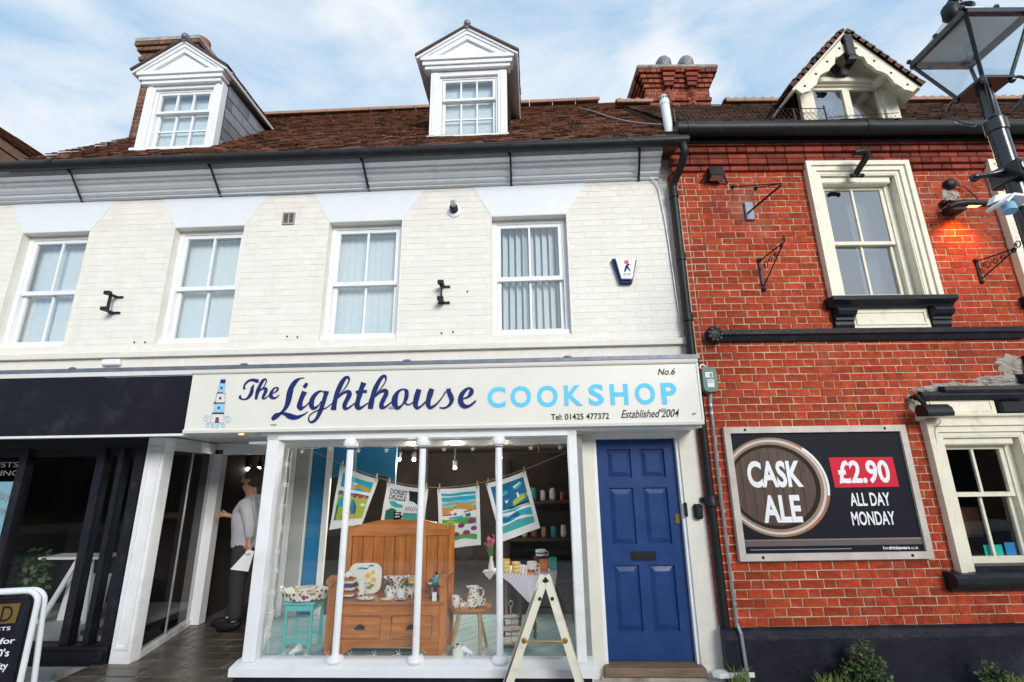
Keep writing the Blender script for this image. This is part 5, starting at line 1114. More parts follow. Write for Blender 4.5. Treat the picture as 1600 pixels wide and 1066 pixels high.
mug('teacup', 'blue and white banded teacup raised behind the rose mug', 'cup', -1.66, .75, TZ + .09, .055, .075, M['blue_bands']); solo('cup_box', MB().box(-1.74, -1.58, .68, .82, TZ, TZ + .088), M['dark_wood'], 'dark wooden box holding up the banded teacup', 'box', LF, (-1.66, .75, TZ))
for i, (u, m_, lb) in enumerate(((-1.76, 'orange', 'orange patterned coaster under the rose mug'), (-1.63, 'pink', 'pink coaster under the orange beaker'))): solo('coaster', MB().box(u - .045, u + .045, .29 + .1 * i, .37 + .1 * i, TZ, TZ + .012), M[m_], lb, 'coaster', LF, (u, .33 + .1 * i, TZ), 'coasters on the checked cloth')
t = thing('flower_vase', 'slim vase of pink lilies at the left end of the checked cloth', 'flowers', LF, (-2.19, .50, TZ)); part('vase', MB().lathe([(.03, TZ), (.034, TZ + .03), (.015, TZ + .12), (.02, TZ + .14)], (-2.19, .50, 0), 12), M['ceramic'], t, True); pt_ = MB(); stm = MB(); q = random.Random(9)
for i in range(22): a = q.uniform(0, 6.28); r_ = q.uniform(.02, .07); h = q.uniform(.18, .32); e = Vector((-2.19 + r_ * math.cos(a), .5 + r_ * math.sin(a) * .6, TZ + h)); stm.tube([(-2.19, .5, TZ + .1), tuple(e)], .002, 4); pt_.quad(tuple(e), tuple(e + Vector((q.uniform(-.03, .03), -.01, .02))), tuple(e + Vector((q.uniform(-.03, .03), 0, .05))), tuple(e + Vector((q.uniform(-.02, .02), .01, .02))))
part('petals', pt_, M['pink'], t); part('stems', stm, M['leaf_green'], t)
t = thing('cake_stand', 'three tiered cake stand with a metal ring handle on the window floor', 'cake stand', LF, (-1.97, .20, .12))
for z_, r_ in ((.15, .135), (.255, .11), (.36, .085)): part('plate', MB().lathe([(r_ * .5, z_), (r_, z_ + .015), (r_, z_ + .02), (r_ * .55, z_ + .010), (.001, z_ + .010)], (-1.97, .20, 0), 22), M['ceramic'], t, True); part('plate_rim', MB().tube([(-1.97 + r_ * .99 * math.cos(R(a)), .20 + r_ * .99 * math.sin(R(a)), z_ + .020) for a in range(0, 361, 15)], .006, 6), M['clay'], t)
part('rod', MB().tube([(-1.97, .20, .12), (-1.97, .20, .47)], .006, 8).tube([(-1.97 + .022 * math.sin(R(a)), .20, .495 - .025 * math.cos(R(a))) for a in range(0, 361, 30)], .004, 6), M['chrome'], t)
# dim dresser at the back with goods
dr = thing('dresser', 'dim brown shelf unit with goods at the back right of the shop', 'shelves', LF, (-1.62, 1.5, 0)); part('carcass', MB().box(-2.05, -1.10, 1.72, 1.75, .0, 2.0).box(-2.07, -2.03, 1.35, 1.72, 0, 1.9).box(-1.12, -1.08, 1.35, 1.72, 0, 1.9), M['shop_dark'], dr)
for z_ in (.45, .92, 1.36): part('shelf', MB().box(-2.03, -1.12, 1.33, 1.72, z_, z_ + .03), M['dark_wood'], dr)
for i in range(14):
    u, z_ = -1.98 + (i % 7) * .125, (.95, 1.39)[i // 7]; q = rnd.random(); r_ = .03 + .015 * q
    solo('crockery', MB().lathe([(r_ * .7, z_), (r_, z_ + .03), (r_ * .8, z_ + .09 + .06 * q), (r_ * .5, z_ + .1 + .06 * q)], (u, 1.48, 0), 10), M[('ceramic', 'floral', 'clay', 'pale_wood', 'teal_print')[i % 5]], 'dim %s on the %s back shelf, %s' % (('white pot', 'flowered pot', 'clay pot', 'wooden pot', 'teal pot')[i % 5], ('middle', 'upper')[i // 7], ('at its far left', 'second from its left', 'third from its left', 'at its centre', 'third from its right', 'second from its right', 'at its far right')[i % 7]), 'crockery', LF, (u, 1.48, z_), 'crockery on the back shelves', True)
# ---- tea towels on a line
def lerp(a, b, t): return tuple(a[i] + (b[i] - a[i]) * t for i in range(len(a)))
TLV = .45
def towel(label, tl, tr_, br_, bl):
    t = thing('tea_towel', label, 'tea towel', LF, ((tl[0] + tr_[0]) / 2, TLV, (tl[1] + tr_[1]) / 2), 'tea towels pegged on a line across the window')
    n = 10; mb = MB(); base = 0
    P = lambda s, r, o=0.: (*[(lerp(lerp(tl, tr_, s), lerp(bl, br_, s), r))[0]], TLV + .014 * math.sin(s * 7 + r * 3) + .008 * math.sin(r * 9) - o, lerp(lerp(tl, tr_, s), lerp(bl, br_, s), r)[1] - .012 * math.sin(math.pi * s) * (1 - r))
    for i in range(n):
        for k in range(n): mb.quad(P(i / n, k / n), P((i + 1) / n, k / n), P((i + 1) / n, (k + 1) / n), P(i / n, (k + 1) / n))
    part('cloth', mb, M['towel'], t)
    pg = MB()
    for s in (.05, .95):
        p = P(s, 0); pg.bar((p[0], p[1] - .012, p[2] - .025), (p[0] + .006, p[1] - .012, p[2] + .055), .012, .012)
    part('peg', pg, M['pale_wood'], t)
    def pr(m_, pts, o, sub=6):       # printed shape in cloth coordinates (s, r)
        mb = MB(); n2 = len(pts); out = []
        for i in range(n2):
            for j in range(sub): out.append(lerp(pts[i], pts[(i + 1) % n2], j / sub))
        cx = sum(p[0] for p in out) / len(out); cy = sum(p[1] for p in out) / len(out)
        for i in range(len(out)):
            a, b = out[i], out[(i + 1) % len(out)]
            for j in range(4):
                f0, f1 = j / 4, (j + 1) / 4
                A, B, C_, D_ = lerp((cx, cy), a, f0), lerp((cx, cy), b, f0), lerp((cx, cy), b, f1), lerp((cx, cy), a, f1)
                mb.quad(*[P(q_[0], q_[1], o) for q_ in ((A, B, C_, D_) if j else (A, C_, D_))])
        part('print', mb, M[m_], t)
    pr.P = P; pr.t = t
    return pr
def band(r0, r1, amp=.02, ph=0., s0=.09, s1=.91, n=8): return [(s0 + (s1 - s0) * i / n, r0 + amp * math.sin(i * .9 + ph)) for i in range(n + 1)] + [(s1 - (s1 - s0) * i / n, r1 + amp * math.sin((n - i) * .9 + ph + .5)) for i in range(n + 1)]
def oval(cx, cy, rx, ry, n=10): return [(cx + rx * math.cos(2 * math.pi * i / n), cy + ry * math.sin(2 * math.pi * i / n)) for i in range(n)]
pr = towel('tea towel printed with a kingfisher over yellow green fields, leftmost on the line', (-3.895, 1.853), (-3.45, 1.691), (-3.60, 1.22), (-3.965, 1.165))
pr('sea', band(.10, .32, 0), .003); pr('ochre', band(.22, .29, .03, 1, .35), .004); pr('lime', band(.38, .86, .0), .003); pr('tea_green', band(.38, .43, .01), .004, 2)
for i, x in enumerate((.12, .26, .40, .55, .70, .84)): pr(('pink', 'red', 'red', 'plum', 'red', 'pink')[i], oval(x, .42, .055, .045), .0045, 2)
pr('deep_sea', [(.50, .48), (.58, .50), (.66, .62), (.68, .75), (.58, .78), (.50, .66)], .005); pr('orange', [(.46, .66), (.56, .78), (.52, .86), (.42, .76)], .0055); pr('sea', oval(.22, .56, .10, .08), .0048, 2); pr('letter_white', oval(.82, .58, .07, .03), .005, 2); pr('tea_green', [(.10, .62), (.16, .60), (.14, .86), (.09, .86)], .005); pr('red', oval(.36, .82, .06, .05), .005, 2); pr('letter_white', [(.40, .20), (.52, .18), (.55, .21), (.44, .23)], .0045)
pr = towel('tea towel with navy cloud and rain lettered DORSET DRIZZLE', (-3.347, 1.656), (-2.885, 1.582), (-2.922, 1.20), (-3.405, 1.215))
pr('ink', [(.55, .10), (.92, .10), (.92, .42), (.80, .46), (.70, .38), (.60, .36), (.58, .22)], .003); pr('teal_print', [(.12, .42), (.24, .40), (.34, .46), (.46, .48), (.48, .55), (.30, .56), (.18, .52)], .003); pr('tea_green', [(.08, .66), (.22, .58), (.34, .62), (.30, .86), (.08, .88)], .003); pr('teal_print', [(.50, .68), (.92, .68), (.92, .88), (.50, .88)], .003); pr('ink', [(.28, .68), (.46, .66), (.44, .72), (.50, .78), (.44, .88), (.30, .88)], .0035); pr('letter_white', [(.32, .71), (.42, .69), (.41, .72), (.33, .74)], .0042); pr('letter_white', [(.32, .78), (.44, .76), (.43, .79), (.33, .81)], .0042)
for i in range(6): pr('ink', [(.56 + i * .05, .52), (.575 + i * .05, .52), (.545 + i * .05, .62), (.53 + i * .05, .62)], .003, 2)
for w, r0, r1, s1 in (('DORSET', .12, .24, .53), ('DRIZZLE', .26, .38, .52)):
    tm = text_mb(w, .10, s1, 0, 1, 0, .02); tm.xf(lambda x, y, z: pr.P(x, r1 + (r0 - r1) * z, .004)); part('lettering', tm, M['ink'], pr.t)
pr = towel('tea towel with a red banded lighthouse above green fields', (-2.784, 1.581), (-2.319, 1.611), (-2.296, 1.002), (-2.740, .957))
pr('sea', band(.08, .22, .008), .003); pr('letter_white', band(.13, .145, .008), .0036); pr('ochre', band(.25, .29, .02, 2), .0035); pr('sky_blue', band(.22, .34, .02, 1), .003); pr('ochre', band(.30, .38, .03, .5), .0036); pr('red', [(.10, .435), (.34, .43), (.34, .455), (.10, .46)], .0038); pr('orange', [(.10, .41), (.30, .40), (.30, .42), (.10, .43)], .0039); pr('red', [(.62, .41), (.92, .37), (.92, .395), (.62, .43)], .0038)
pr('letter_white', [(.39, .34), (.44, .34), (.455, .50), (.375, .50)], .004); pr('red', [(.38, .42), (.45, .42), (.455, .46), (.378, .46)], .0045); pr('deep_sea', [(.40, .32), (.43, .32), (.43, .35), (.40, .35)], .0045); pr('sea', [(.26, .49), (.60, .47), (.60, .51), (.26, .52)], .0042); pr('deep_sea', [(.66, .45), (.78, .445), (.78, .50), (.66, .50)], .0044); pr('leaf_green', band(.52, .64, .012), .003); pr('lime', band(.56, .60, .02, 1, .09, .5), .0035); pr('letter_white', band(.62, .64, .02, 2), .0036); pr('leaf_green', band(.80, .88, .02), .0031)
for x, y, r in ((.80, .585, .10), (.55, .64, .08), (.84, .71, .08), (.66, .77, .09), (.42, .78, .08), (.26, .80, .06)): pr('plum', oval(x, y, r, r * .5), .0045, 2)
pr = towel('blue tea towel with a coast, clouds and white lined waves, rightmost and tilted', (-2.245, 1.629), (-1.804, 1.761), (-1.658, 1.167), (-2.076, 1.029))
pr('deep_sea', band(.08, .52, 0), .003); pr('teal_print', [(.60, .17), (.80, .13), (.86, .18), (.72, .24), (.62, .23)], .0036); pr('letter_white', [(.62, .18), (.80, .145), (.80, .16), (.64, .21)], .0042); pr('teal_print', [(.26, .24), (.46, .20), (.46, .26), (.28, .29)], .0036); pr('lime', [(.52, .42), (.74, .35), (.91, .36), (.91, .42), (.52, .50)], .0037); pr('letter_white', [(.66, .30), (.70, .30), (.71, .38), (.66, .38)], .0042); pr('letter_white', [(.34, .36), (.40, .38), (.44, .35), (.40, .41), (.36, .42)], .0042); pr('ink', band(.50, .525, .006, 0, .40), .0044); pr('teal_print', band(.54, .88, 0), .003)
for r0 in (.58, .72): pr('letter_white', band(r0, r0 + .02, .03, r0 * 9), .0045)
pr('sea', band(.61, .69, .03, 5), .0036); pr('deep_sea', band(.64, .70, .03, 5, .09, .6), .0040)
solo('washing_line', MB().tube(catmull([(-4.25, .45, 2.02), (-3.89, .44, 1.87), (-3.45, .44, 1.71), (-3.12, .44, 1.63), (-2.85, .44, 1.598), (-2.55, .44, 1.605), (-2.25, .44, 1.65), (-1.80, .44, 1.78), (-1.35, .45, 1.95)], 4), .003, 5), M['pale_wood'], 'thin cord slung across the window holding the tea towels', 'cord', LF, (-2.8, .45, 1.6))
# ---- fairy lights: floor string and the string down the left post
fs = MB(); P = []
for i in range(28): u = -4.15 + i * .072; P.append((u, -.10 + .03 * math.sin(i * 1.7), .128 + .012 * math.sin(i * 2.1)))
fs.tube(P, .003, 5)
for p in P[1::3]:
    for k in range(5): a = k * 1.256; fs.bar(p, (p[0] + .028 * math.cos(a), p[1] - .012, p[2] + .022 + .026 * math.sin(a)), .005, .004)
solo('fairy_lights', fs, M['fairy'], 'white wire fairy lights trailing along the window floor', 'fairy lights', LF, (-3.2, -.1, .12))
fs = MB(); ZS = [2.02, 1.859, 1.662, 1.464, 1.263, 1.056, .887, .694, .532, .346, .2]; P = [(-4.165 - .008 * (i % 2), -.215, z) for i, z in enumerate(ZS)]; fs.tube(P, .003, 5)
for p in P[1:-1]:
    for k in range(6): a = k * 1.047 + .3; fs.bar(p, (p[0] + .036 * math.cos(a), p[1] - .008, p[2] + .036 * math.sin(a)), .007, .005)
solo('star_garland', fs, M['fairy'], 'garland of little white stars hanging down the left post of the window', 'fairy lights', LF, (-4.25, -.19, .2))
fs = MB(); P = [(-4.2 + i * .145, -.16, 2.035 - .03 * abs(math.sin(i * 1.05))) for i in range(20)]; fs.tube(P, .0025, 5)
for p in P[1::2]:
    for k in range(5): a = k * 1.256 + .3; fs.bar((p[0], p[1], p[2] - .03), (p[0] + .024 * math.cos(a), p[1] - .008, p[2] - .03 + .024 * math.sin(a)), .005, .004)
solo('star_string', fs, M['fairy'], 'string of small white stars along the top of the window', 'fairy lights', LF, (-3, -.16, 2.0))

# ================================================================= DARK SHOP AT THE LEFT (frame LF)
dk = thing('dark_shopfront', 'black framed shop window at the left with posters behind the glass', 'shopfront', LF, (-6.9, .13, -.07))
V = .13
part('frame', MB().box(-9.5, -5.93, V, V + .08, 2.06, 2.165).box(-9.5, -5.93, V + .02, V + .07, 1.98, 2.06), M['black_paint'], dk)
for a, b in ((-7.345, -7.255), (-6.46, -6.37), (-6.22, -6.16), (-6.035, -5.925), (-8.3, -8.2)): part('mullion', MB().box(a, b, V - .02, V + .08, .15, 2.06), M['black_paint'], dk)
part('plinth', MB().box(-9.5, -5.925, V - .05, V + .10, -.02, .15).box(-9.5, -5.95, V - .07, V - .05, .02, .11), M['black_paint'], dk); part('plinth_stone', MB().box(-9.5, -5.93, V - .12, V + .05, -.2, -.022), M['stone'], dk)
for a, b in ((-8.2, -7.345), (-7.255, -6.46), (-6.37, -6.22), (-6.16, -6.035)): part('pane', MB().quad((a, V + .03, .15), (b, V + .032, .15), (b, V + .03, 1.98), (a, V + .034, 1.98)), M['dark_glass'], dk)
wp = part('corner_pilaster', MB().bbox(-5.905, -5.70, .10, .24, -.05, 2.165, .005).frame(-5.875, -5.73, .12, 2.06, .025, .085, .10), M['white_paint'], dk)
A0, A1 = Vector((-5.72, .24, 0)), Vector((-5.965, 1.32, 0))
def ent(t, z): p = A0.lerp(A1, t); return (p.x, p.y, z)
for z0, z1 in ((-.01, .06), (2.03, 2.165)): part('entrance_rail', MB().prism([(A0.x - .05, A0.y), (A0.x + .02, A0.y), (A1.x + .02, A1.y), (A1.x - .05, A1.y)], z0, z1, 'z'), M['white_paint'], dk)
part('entrance_pane', MB().quad(ent(0, .06), ent(1, .06), ent(1, 2.03), ent(0, 2.03)), M['dark_glass'], dk)
part('entrance_bar', MB().tube([ent(.46, .06), ent(.46, 2.03)], .012, 8), M['galv'], dk)
part('shop_shell', MB().box(-9.6, -6.0, 3.2, 3.25, -.1, 2.2).box(-9.6, -9.52, .2, 3.2, -.1, 2.2).box(-6.08, -6.02, 1.5, 3.2, -.1, 2.2).box(-9.5, -6.05, V + .10, 3.2, .10, .148).box(-9.5, -6.0, V + .1, 3.2, 2.166, 2.179), M['shop_dark'], dk)
part('window_bed', MB().box(-9.0, -6.1, V + .12, 1.5, .149, .21), M['grey_panel'], dk)
ps = thing('window_poster', 'pale blue poster with grey words inside the dark shop window', 'poster', LF, (-7.6, .19, 1.2)); part('sheet', MB().box(-8.1, -7.36, .19, .193, .70, 1.72), M['poster_blue'], ps); part('lettering', text_mb('Plan today.', -7.95, -7.40, 1.50, 1.62, .188, .006, .2).add(text_mb('not tomorrow.', -8.05, -7.40, 1.37, 1.46, .188, .006, .2)).add(text_mb('CALL US ABOUT OUR', -8.05, -7.44, 1.12, 1.17, .188, .006)), M['grey_text'], ps)
hd = thing('window_lettering', 'grey capitals TRUSTS and PLANNING near the top of the dark window', 'lettering', LF, (-7.6, .17, 1.8)); part('words', text_mb('TRUSTS', -7.86, -7.40, 1.875, 1.93, .166, .006).add(text_mb('PLANNING', -7.99, -7.37, 1.785, 1.84, .166, .004)), M['grey_text'], hd); part('rule', MB().box(-8.1, -7.36, .166, .168, 2.0, 2.012), M['paper'], hd)
for i, (u0, u1, z0, z1, lb) in enumerate(((-6.345, -6.235, .55, 1.71, 'pale blue roller banner with a dark foot, left of a pair'), (-6.15, -6.045, .60, 1.71, 'pale blue roller banner with a dark foot, right of a pair'))):
    t = thing('roller_banner', lb, 'banner', LF, (u0, .30, .21), 'roller banners in the dark shop window'); part('sheet', MB().box(u0, u1, .26, .264, z0, z1), M['poster_blue'], t); part('foot', MB().box(u0 - .01, u1 + .01, .22, .34, .211, .25).box(u0, u1, .261, .266, .25, z0), M['shop_dark'], t)
    bt = MB()
    for k in range(7): bt.box(u0 + .03, u1 - .02, .257, .2595, z1 - .18 - k * .12, z1 - .155 - k * .12)
    part('print', bt, M['grey_text'], t)
tt = thing('trestle', 'white trestle with a bare top in the dark shop window', 'trestle', LF, (-7.0, .7, .21)); part('top', MB().box(-7.36, -6.62, .60, .90, .86, .885), M['white_paint'], tt); part('leg', MB().bar((-6.93, .66, .86), (-7.18, .60, .212), .045, .03), M['white_paint'], tt); part('leg', MB().bar((-6.78, .66, .86), (-6.66, .60, .212), .045, .03), M['white_paint'], tt)
for i, (a, b, lb) in enumerate(((-7.10, -6.88, 'white blank board leaning under the trestle, the left one'), (-6.83, -6.62, 'white blank board leaning under the trestle, the right one'))): solo('blank_board', MB().prism([(.72, .212), (.745, .212), (.80, .68), (.775, .68)], a, b), M['paper'], lb, 'board', LF, (a, .75, .21), 'white boards leaning under the trestle')
def leaf_bush(mb, c, r, n, seed, size, sq=(1, 1, 1)):
    q = random.Random(seed)
    for i in range(n):
        while True:
            p = Vector((q.uniform(-1, 1), q.uniform(-1, 1), q.uniform(-1, 1)))
            if .15 < p.length < 1: break
        p = Vector((c[0] + p.x * r * sq[0], c[1] + p.y * r * sq[1], c[2] + p.z * r * sq[2])); d = Vector((q.uniform(-1, 1), q.uniform(-1, 1), q.uniform(-.4, 1))).normalized(); e = d.orthogonal().normalized() * size * .3; l = size * q.uniform(.6, 1.2)
        mb.tint = q.random(); mb.quad(tuple(p), tuple(p + d * l * .5 + e), tuple(p + d * l), tuple(p + d * l * .5 - e))
    return mb
t = thing('pot_plant', 'leafy green pot plant inside the dark shop window', 'plant', LF, (-7.45, .55, .21)); part('pot', MB().lathe([(.10, .211), (.14, .42), (.15, .44)], (-7.45, .55, 0), 14), M['clay'], t); part('leaves', leaf_bush(MB(), (-7.45, .55, .72), .30, 260, 4, .09, (1, .7, .85)), M['foliage'], t)
# pavement sign at the bottom left (turned towards the street)
AB = thing('pavement_sign', 'black pavement sign with rounded white tube frame, bottom left corner', 'pavement sign', LF, (-6.0, -1.0, -.07)); TH = R(14)
def ab(x, z, o=0.): return (-5.72 + x * math.cos(TH) + o * math.sin(TH), -1.0 - o * math.cos(TH) + x * math.sin(TH), z)
W0, W1, ZB, ZT = -.62, .03, -.07, .885
P = [(W0, ZB), (W0, ZT - .09)] + [(W0 + .09 - .09 * math.cos(R(a)), ZT - .09 + .09 * math.sin(R(a))) for a in range(15, 91, 15)] + [(W1 - .09 + .09 * math.sin(R(a)), ZT - .09 + .09 * math.cos(R(a))) for a in range(0, 91, 15)] + [(W1, ZB)]
part('tube_frame', MB().tube([ab(x, z) for x, z in P], .021, 12), M['plastic_white'], AB, True)
part('panel', MB().quad(ab(W0 + .02, .02), ab(W1 - .02, .02), ab(W1 - .02, ZT - .06), ab(W0 + .06, ZT - .025)), M['dark_sign'], AB); part('panel_edge', MB().tube([ab(W1 - .045, .02, .008), ab(W1 - .045, ZT - .09, .008), ab(W1 - .08, ZT - .045, .008), ab(W0 + .08, ZT - .045, .008)], .006, 6), M['dark_sign'], AB)
gp = MB().quad(ab(-.50, .66, .012), ab(-.085, .66, .012), ab(-.075, .80, .012), ab(-.50, .80, .012)); part('gold_panel', gp, M['gold'], AB)
def abt(s, x0, x1, z0, z1, m_, bold=.01, shear=0.): part('lettering', text_mb(s, x0, x1, z0, z1, 0, bold, shear).xf(lambda x, y, z: ab(x, z, .016)), M[m_], AB)
abt('D', -.19, -.115, .675, .785, 'ink', .0); abt('WILLS & TRUSTS', -.56, -.105, .612, .638, 'letter_white', .01); abt('Mortgages for', -.52, -.055, .505, .56, 'letter_white', .02); abt("over 50's", -.36, -.075, .430, .485, 'letter_white', .02); abt('equity', -.22, -.065, .325, .39, 'letter_white', .02)
part('tube_frame', MB().tube([(ab(x, z)[0], ab(x, z)[1] + .10 * (1 - (z - ZB) / (ZT - ZB)) + .045, z) for x, z in P], .02, 10), M['plastic_white'], AB, True)

# ================================================================= THINGS ON THE WHITE FRONT
gut = MB()
gut.tube([(-9.5, -.385, 5.325), (-5, -.385, 5.312), (.10, -.385, 5.300)], .058, 14)
for u in (-7.3, -4.2, -1.9, -.55): gut.tube([(u - .03, -.385, 5.318 + u * -.001), (u + .03, -.385, 5.318 + u * -.001)], .064, 14)
solo('gutter', gut, M['black_iron'], 'long black gutter along the eaves of the white building', 'gutter', LF, (-4, -.385, 5.3), smooth=True)
for i, (u, u2, lb) in enumerate(((-7.23, -7.10, 'leftmost'), (-5.463, -5.40, 'second from the left'), (-3.621, -3.60, 'middle'), (-1.896, -1.89, 'fourth from the left'), (-.389, -.43, 'rightmost'))):
    solo('gutter_bracket', MB().bar((u, -.015, 5.06), (u2, -.335, 5.235), .022, .016).bar((u, -.006, 5.05), (u, -.006, 5.10), .03, .012).bar((u2, -.335, 5.235), (u2 - .02, -.36, 5.27), .03, .016), M['black_iron'], 'black iron gutter stay against the white cornice, %s of five' % lb, 'bracket', LF, (u, 0, 5.08), 'gutter stays along the cornice')
solo('cornice_cable', MB().tube(catmull([(-9.4, -.03, 5.07), (-7, -.032, 5.066), (-4.5, -.032, 5.06), (-2, -.032, 5.068), (-.55, -.032, 5.07), (-.22, -.03, 5.04), (-.15, -.02, 4.7), (-.12, -.02, 4.2), (-.10, -.02, 3.6), (-.08, -.02, 3.15)], 5), .007, 6), M['galv'], 'thin grey cable along the underside of the cornice and down the corner', 'cable', LF, (-4, -.03, 5.0))
dp = thing('downpipe', 'black downpipe at the junction of the white and brick fronts', 'drainpipe', LF, (-.03, -.09, 0))
part('pipe', MB().tube(catmull([(.04, -.385, 5.25), (.045, -.38, 5.14), (.02, -.25, 5.03), (-.02, -.12, 4.93), (-.028, -.10, 4.82)], 5) + [(-.03, -.10, 3.0), (-.03, -.10, 2.85)], .042, 12).tube([(.0, -.07, 2.90), (.0, -.07, -.07)], .045, 12), M['black_iron'], dp, True)
for z in (4.80, 4.02, 3.32): part('collar', MB().lathe([(.046, z - .05), (.053, z - .045), (.053, z + .03), (.047, z + .05)], (-.03, -.10, 0), 14), M['black_iron'], dp, True)
z = 1.46; part('collar', MB().lathe([(.05, z - .06), (.066, z - .05), (.066, z + .0), (.06, z + .01), (.06, z + .05), (.05, z + .06)], (.0, -.07, 0), 14).box(-.09, .09, -.045, -.02, z - .02, z + .02), M['black_iron'], dp, True)
ab_ = thing('alarm_box', 'white and blue burglar alarm box on the white wall', 'alarm box', LF, (-.645, -.06, 3.88)); 
part('back_case', MB().prism([(-.775, 4.045), (-.505, 4.02), (-.573, 3.75), (-.70, 3.752)], -.055, -.001, 'y'), M['navy'], ab_); part('front_case', MB().prism([(-.742, 4.038), (-.522, 4.018), (-.578, 3.785), (-.692, 3.79)], -.092, -.056, 'y'), M['plastic_white'], ab_)
lg = MB(); y_ = -.0935; poly(lg, [(-.665, 3.865), (-.645, 3.865), (-.625, 3.905), (-.60, 3.87), (-.585, 3.87), (-.61, 3.925), (-.60, 3.95), (-.585, 3.945), (-.58, 3.955), (-.62, 3.965), (-.645, 3.93)], y_); disc(lg, -.625, 3.975, .012, .012, y_, 8); lg.add(text_mb('FRONTIER', -.675, -.585, 3.838, 3.852, y_, .02)).add(text_mb('SECURITY', -.675, -.585, 3.818, 3.832, y_, .02)); part('emblem', lg, M['navy'], ab_)
f2 = MB()
for k in range(5): poly(f2, [(-.655, 3.955 + k * .0095), (-.602, 3.97 + k * .0095), (-.602, 3.975 + k * .0095), (-.655, 3.96 + k * .0095)], y_ - .001)
part('flag', f2, M['red'], ab_)
vt = thing('air_vent', 'small square terracotta-grey air vent high on the white wall', 'vent', LF, (-4.575, 0, 4.72)); part('vent_frame', MB().frame(-4.65, -4.50, 4.645, 4.80, .014, -.018, .0).box(-4.58, -4.568, -.016, 0, 4.66, 4.79), M['stone'], vt); sl = MB()
for k in range(7): sl.prism([(-.002, 4.662 + k * .018), (-.012, 4.660 + k * .018), (-.004, 4.674 + k * .018)], -4.636, -4.514)
part('louvre', sl, M['galv'], vt); part('vent_dark', MB().box(-4.64, -4.51, -.0015, .0, 4.655, 4.79), M['ink'], vt)
fv = thing('wall_flue', 'round white flue terminal with black snout on the white wall', 'flue', LF, (-2.577, 0, 4.76)); part('collar', MB().lathe([(.085, -.001), (.083, -.012), (.075, -.016)], (-2.577, 0, 4.745), 22, 'y'), M['plastic_white'], fv, True); part('snout', MB().tube([(-2.577, -.01, 4.755), (-2.577, -.07, 4.762)], [.05, .047], 16), M['black_iron'], fv, True); part('inner_tube', MB().tube([(-2.577, -.05, 4.77), (-2.577, -.13, 4.79)], .030, 14), M['galv'], fv, True)
def c_bracket(label, u, z, tilt):
    c = MB(); s = .5
    c.box(u - .028, u + .028, -.10, -.004, z + .09, z + .105).box(u - .028, u + .028, -.10, -.004, z - .105, z - .09).box(u - .008, u + .008, -.10, -.07, z - .09, z + .09).box(u + .02, u + .085, -.022, -.004, z + .085, z + .103).box(u - .05, u + .085, -.022, -.004, z - .108, z - .088).box(u - .035, u + .03, -.145, -.10, z + .085, z + .125).box(u - .035, u + .03, -.145, -.10, z - .105, z - .065)
    solo('sign_bracket', c, M['black_iron'], label, 'bracket', LF, (u, 0, z), 'empty black sign brackets on the white wall')
c_bracket('black empty sign bracket between the two left upper windows', -6.52, 3.68, 0); c_bracket('black empty sign bracket between the two right upper windows', -2.69, 3.69, 0)
bl = MB()
for u, z in ((-4.432, 3.247), (-4.314, 3.237), (-2.692, 3.239), (-2.564, 3.25), (-6.199, 3.226), (-6.071, 3.222), (-2.41, 3.72)): bl.lathe([(.011, -.004), (.009, -.007), (.001, -.007)], (u, 0, z), 8, 'y')
solo('wall_plugs', bl, M['ink'], 'pairs of small dark plug holes low on the white wall', 'wall plug', LF, (-4.3, 0, 3.24))
solo('junction_box', MB().bbox(-6.50, -6.29, -.05, .0, 2.955, 3.025, .012), M['plastic_white'], 'pale plastic junction box on the ledge above the dark fascia', 'junction box', LF, (-6.4, 0, 2.99))
fp = thing('flue_pipe', 'white upright flue pipe at the right end of the white roof', 'flue pipe', LF, (.02, -.02, 5.5)); part('pipe', MB().tube([(-.005, -.15, 5.45), (-.012, -.10, 6.02)], .052, 16), M['plastic_white'], fp, True); part('cap', MB().tube([(-.012, -.10, 6.02), (-.013, -.098, 6.05), (-.014, -.096, 6.13), (-.014, -.095, 6.16)], [.058, .058, .052, .035], 16), M['plastic_white'], fp, True)
sl = MB()
for k in range(9): a = R(190 + k * 20); sl.bar((-.013 + .056 * math.cos(a), -.097 + .056 * math.sin(a), 6.09), (-.013 + .053 * math.cos(a), -.097 + .053 * math.sin(a), 6.13), .008, .004)
part('slots', sl, M['ink'], fp); part('strap', MB().tube([(-.005 + .056 * math.cos(R(a)), -.145 + .056 * math.sin(R(a)), 5.56) for a in range(0, 361, 24)], .006, 6), M['black_iron'], fp)
solo('roof_wire', MB().tube(catmull([(-.75, 2.3, 8.12), (-.62, 1.6, 7.44), (-.48, .8, 6.63), (-.3, .2, 6.04), (-.08, -.1, 5.75)], 6), .006, 5), M['galv'], 'loose grey wire crossing the tiles at the right end of the white roof', 'wire', LF, (-.5, 1, 7))
bd = thing('door_bell', 'slim black door bell on the frame of the blue door', 'door bell', LF, (-.235, -.02, 1.37)); part('case', MB().bbox(-.25, -.222, -.045, -.02, 1.305, 1.44, .008), M['black_iron'], bd); part('button', MB().lathe([(.008, -.045), (.006, -.049)], (-.236, 0, 1.355), 10, 'y'), M['chrome'], bd)
ks = thing('key_safe', 'squat black key safe on the pier right of the blue door', 'key safe', LF, (-.12, -.02, 1.35)); part('case', MB().bbox(-.165, -.085, -.075, -.02, 1.285, 1.425, .016), M['black_iron'], ks); part('lid', MB().bbox(-.155, -.095, -.085, -.0755, 1.31, 1.405, .01), M['black_paint'], ks)
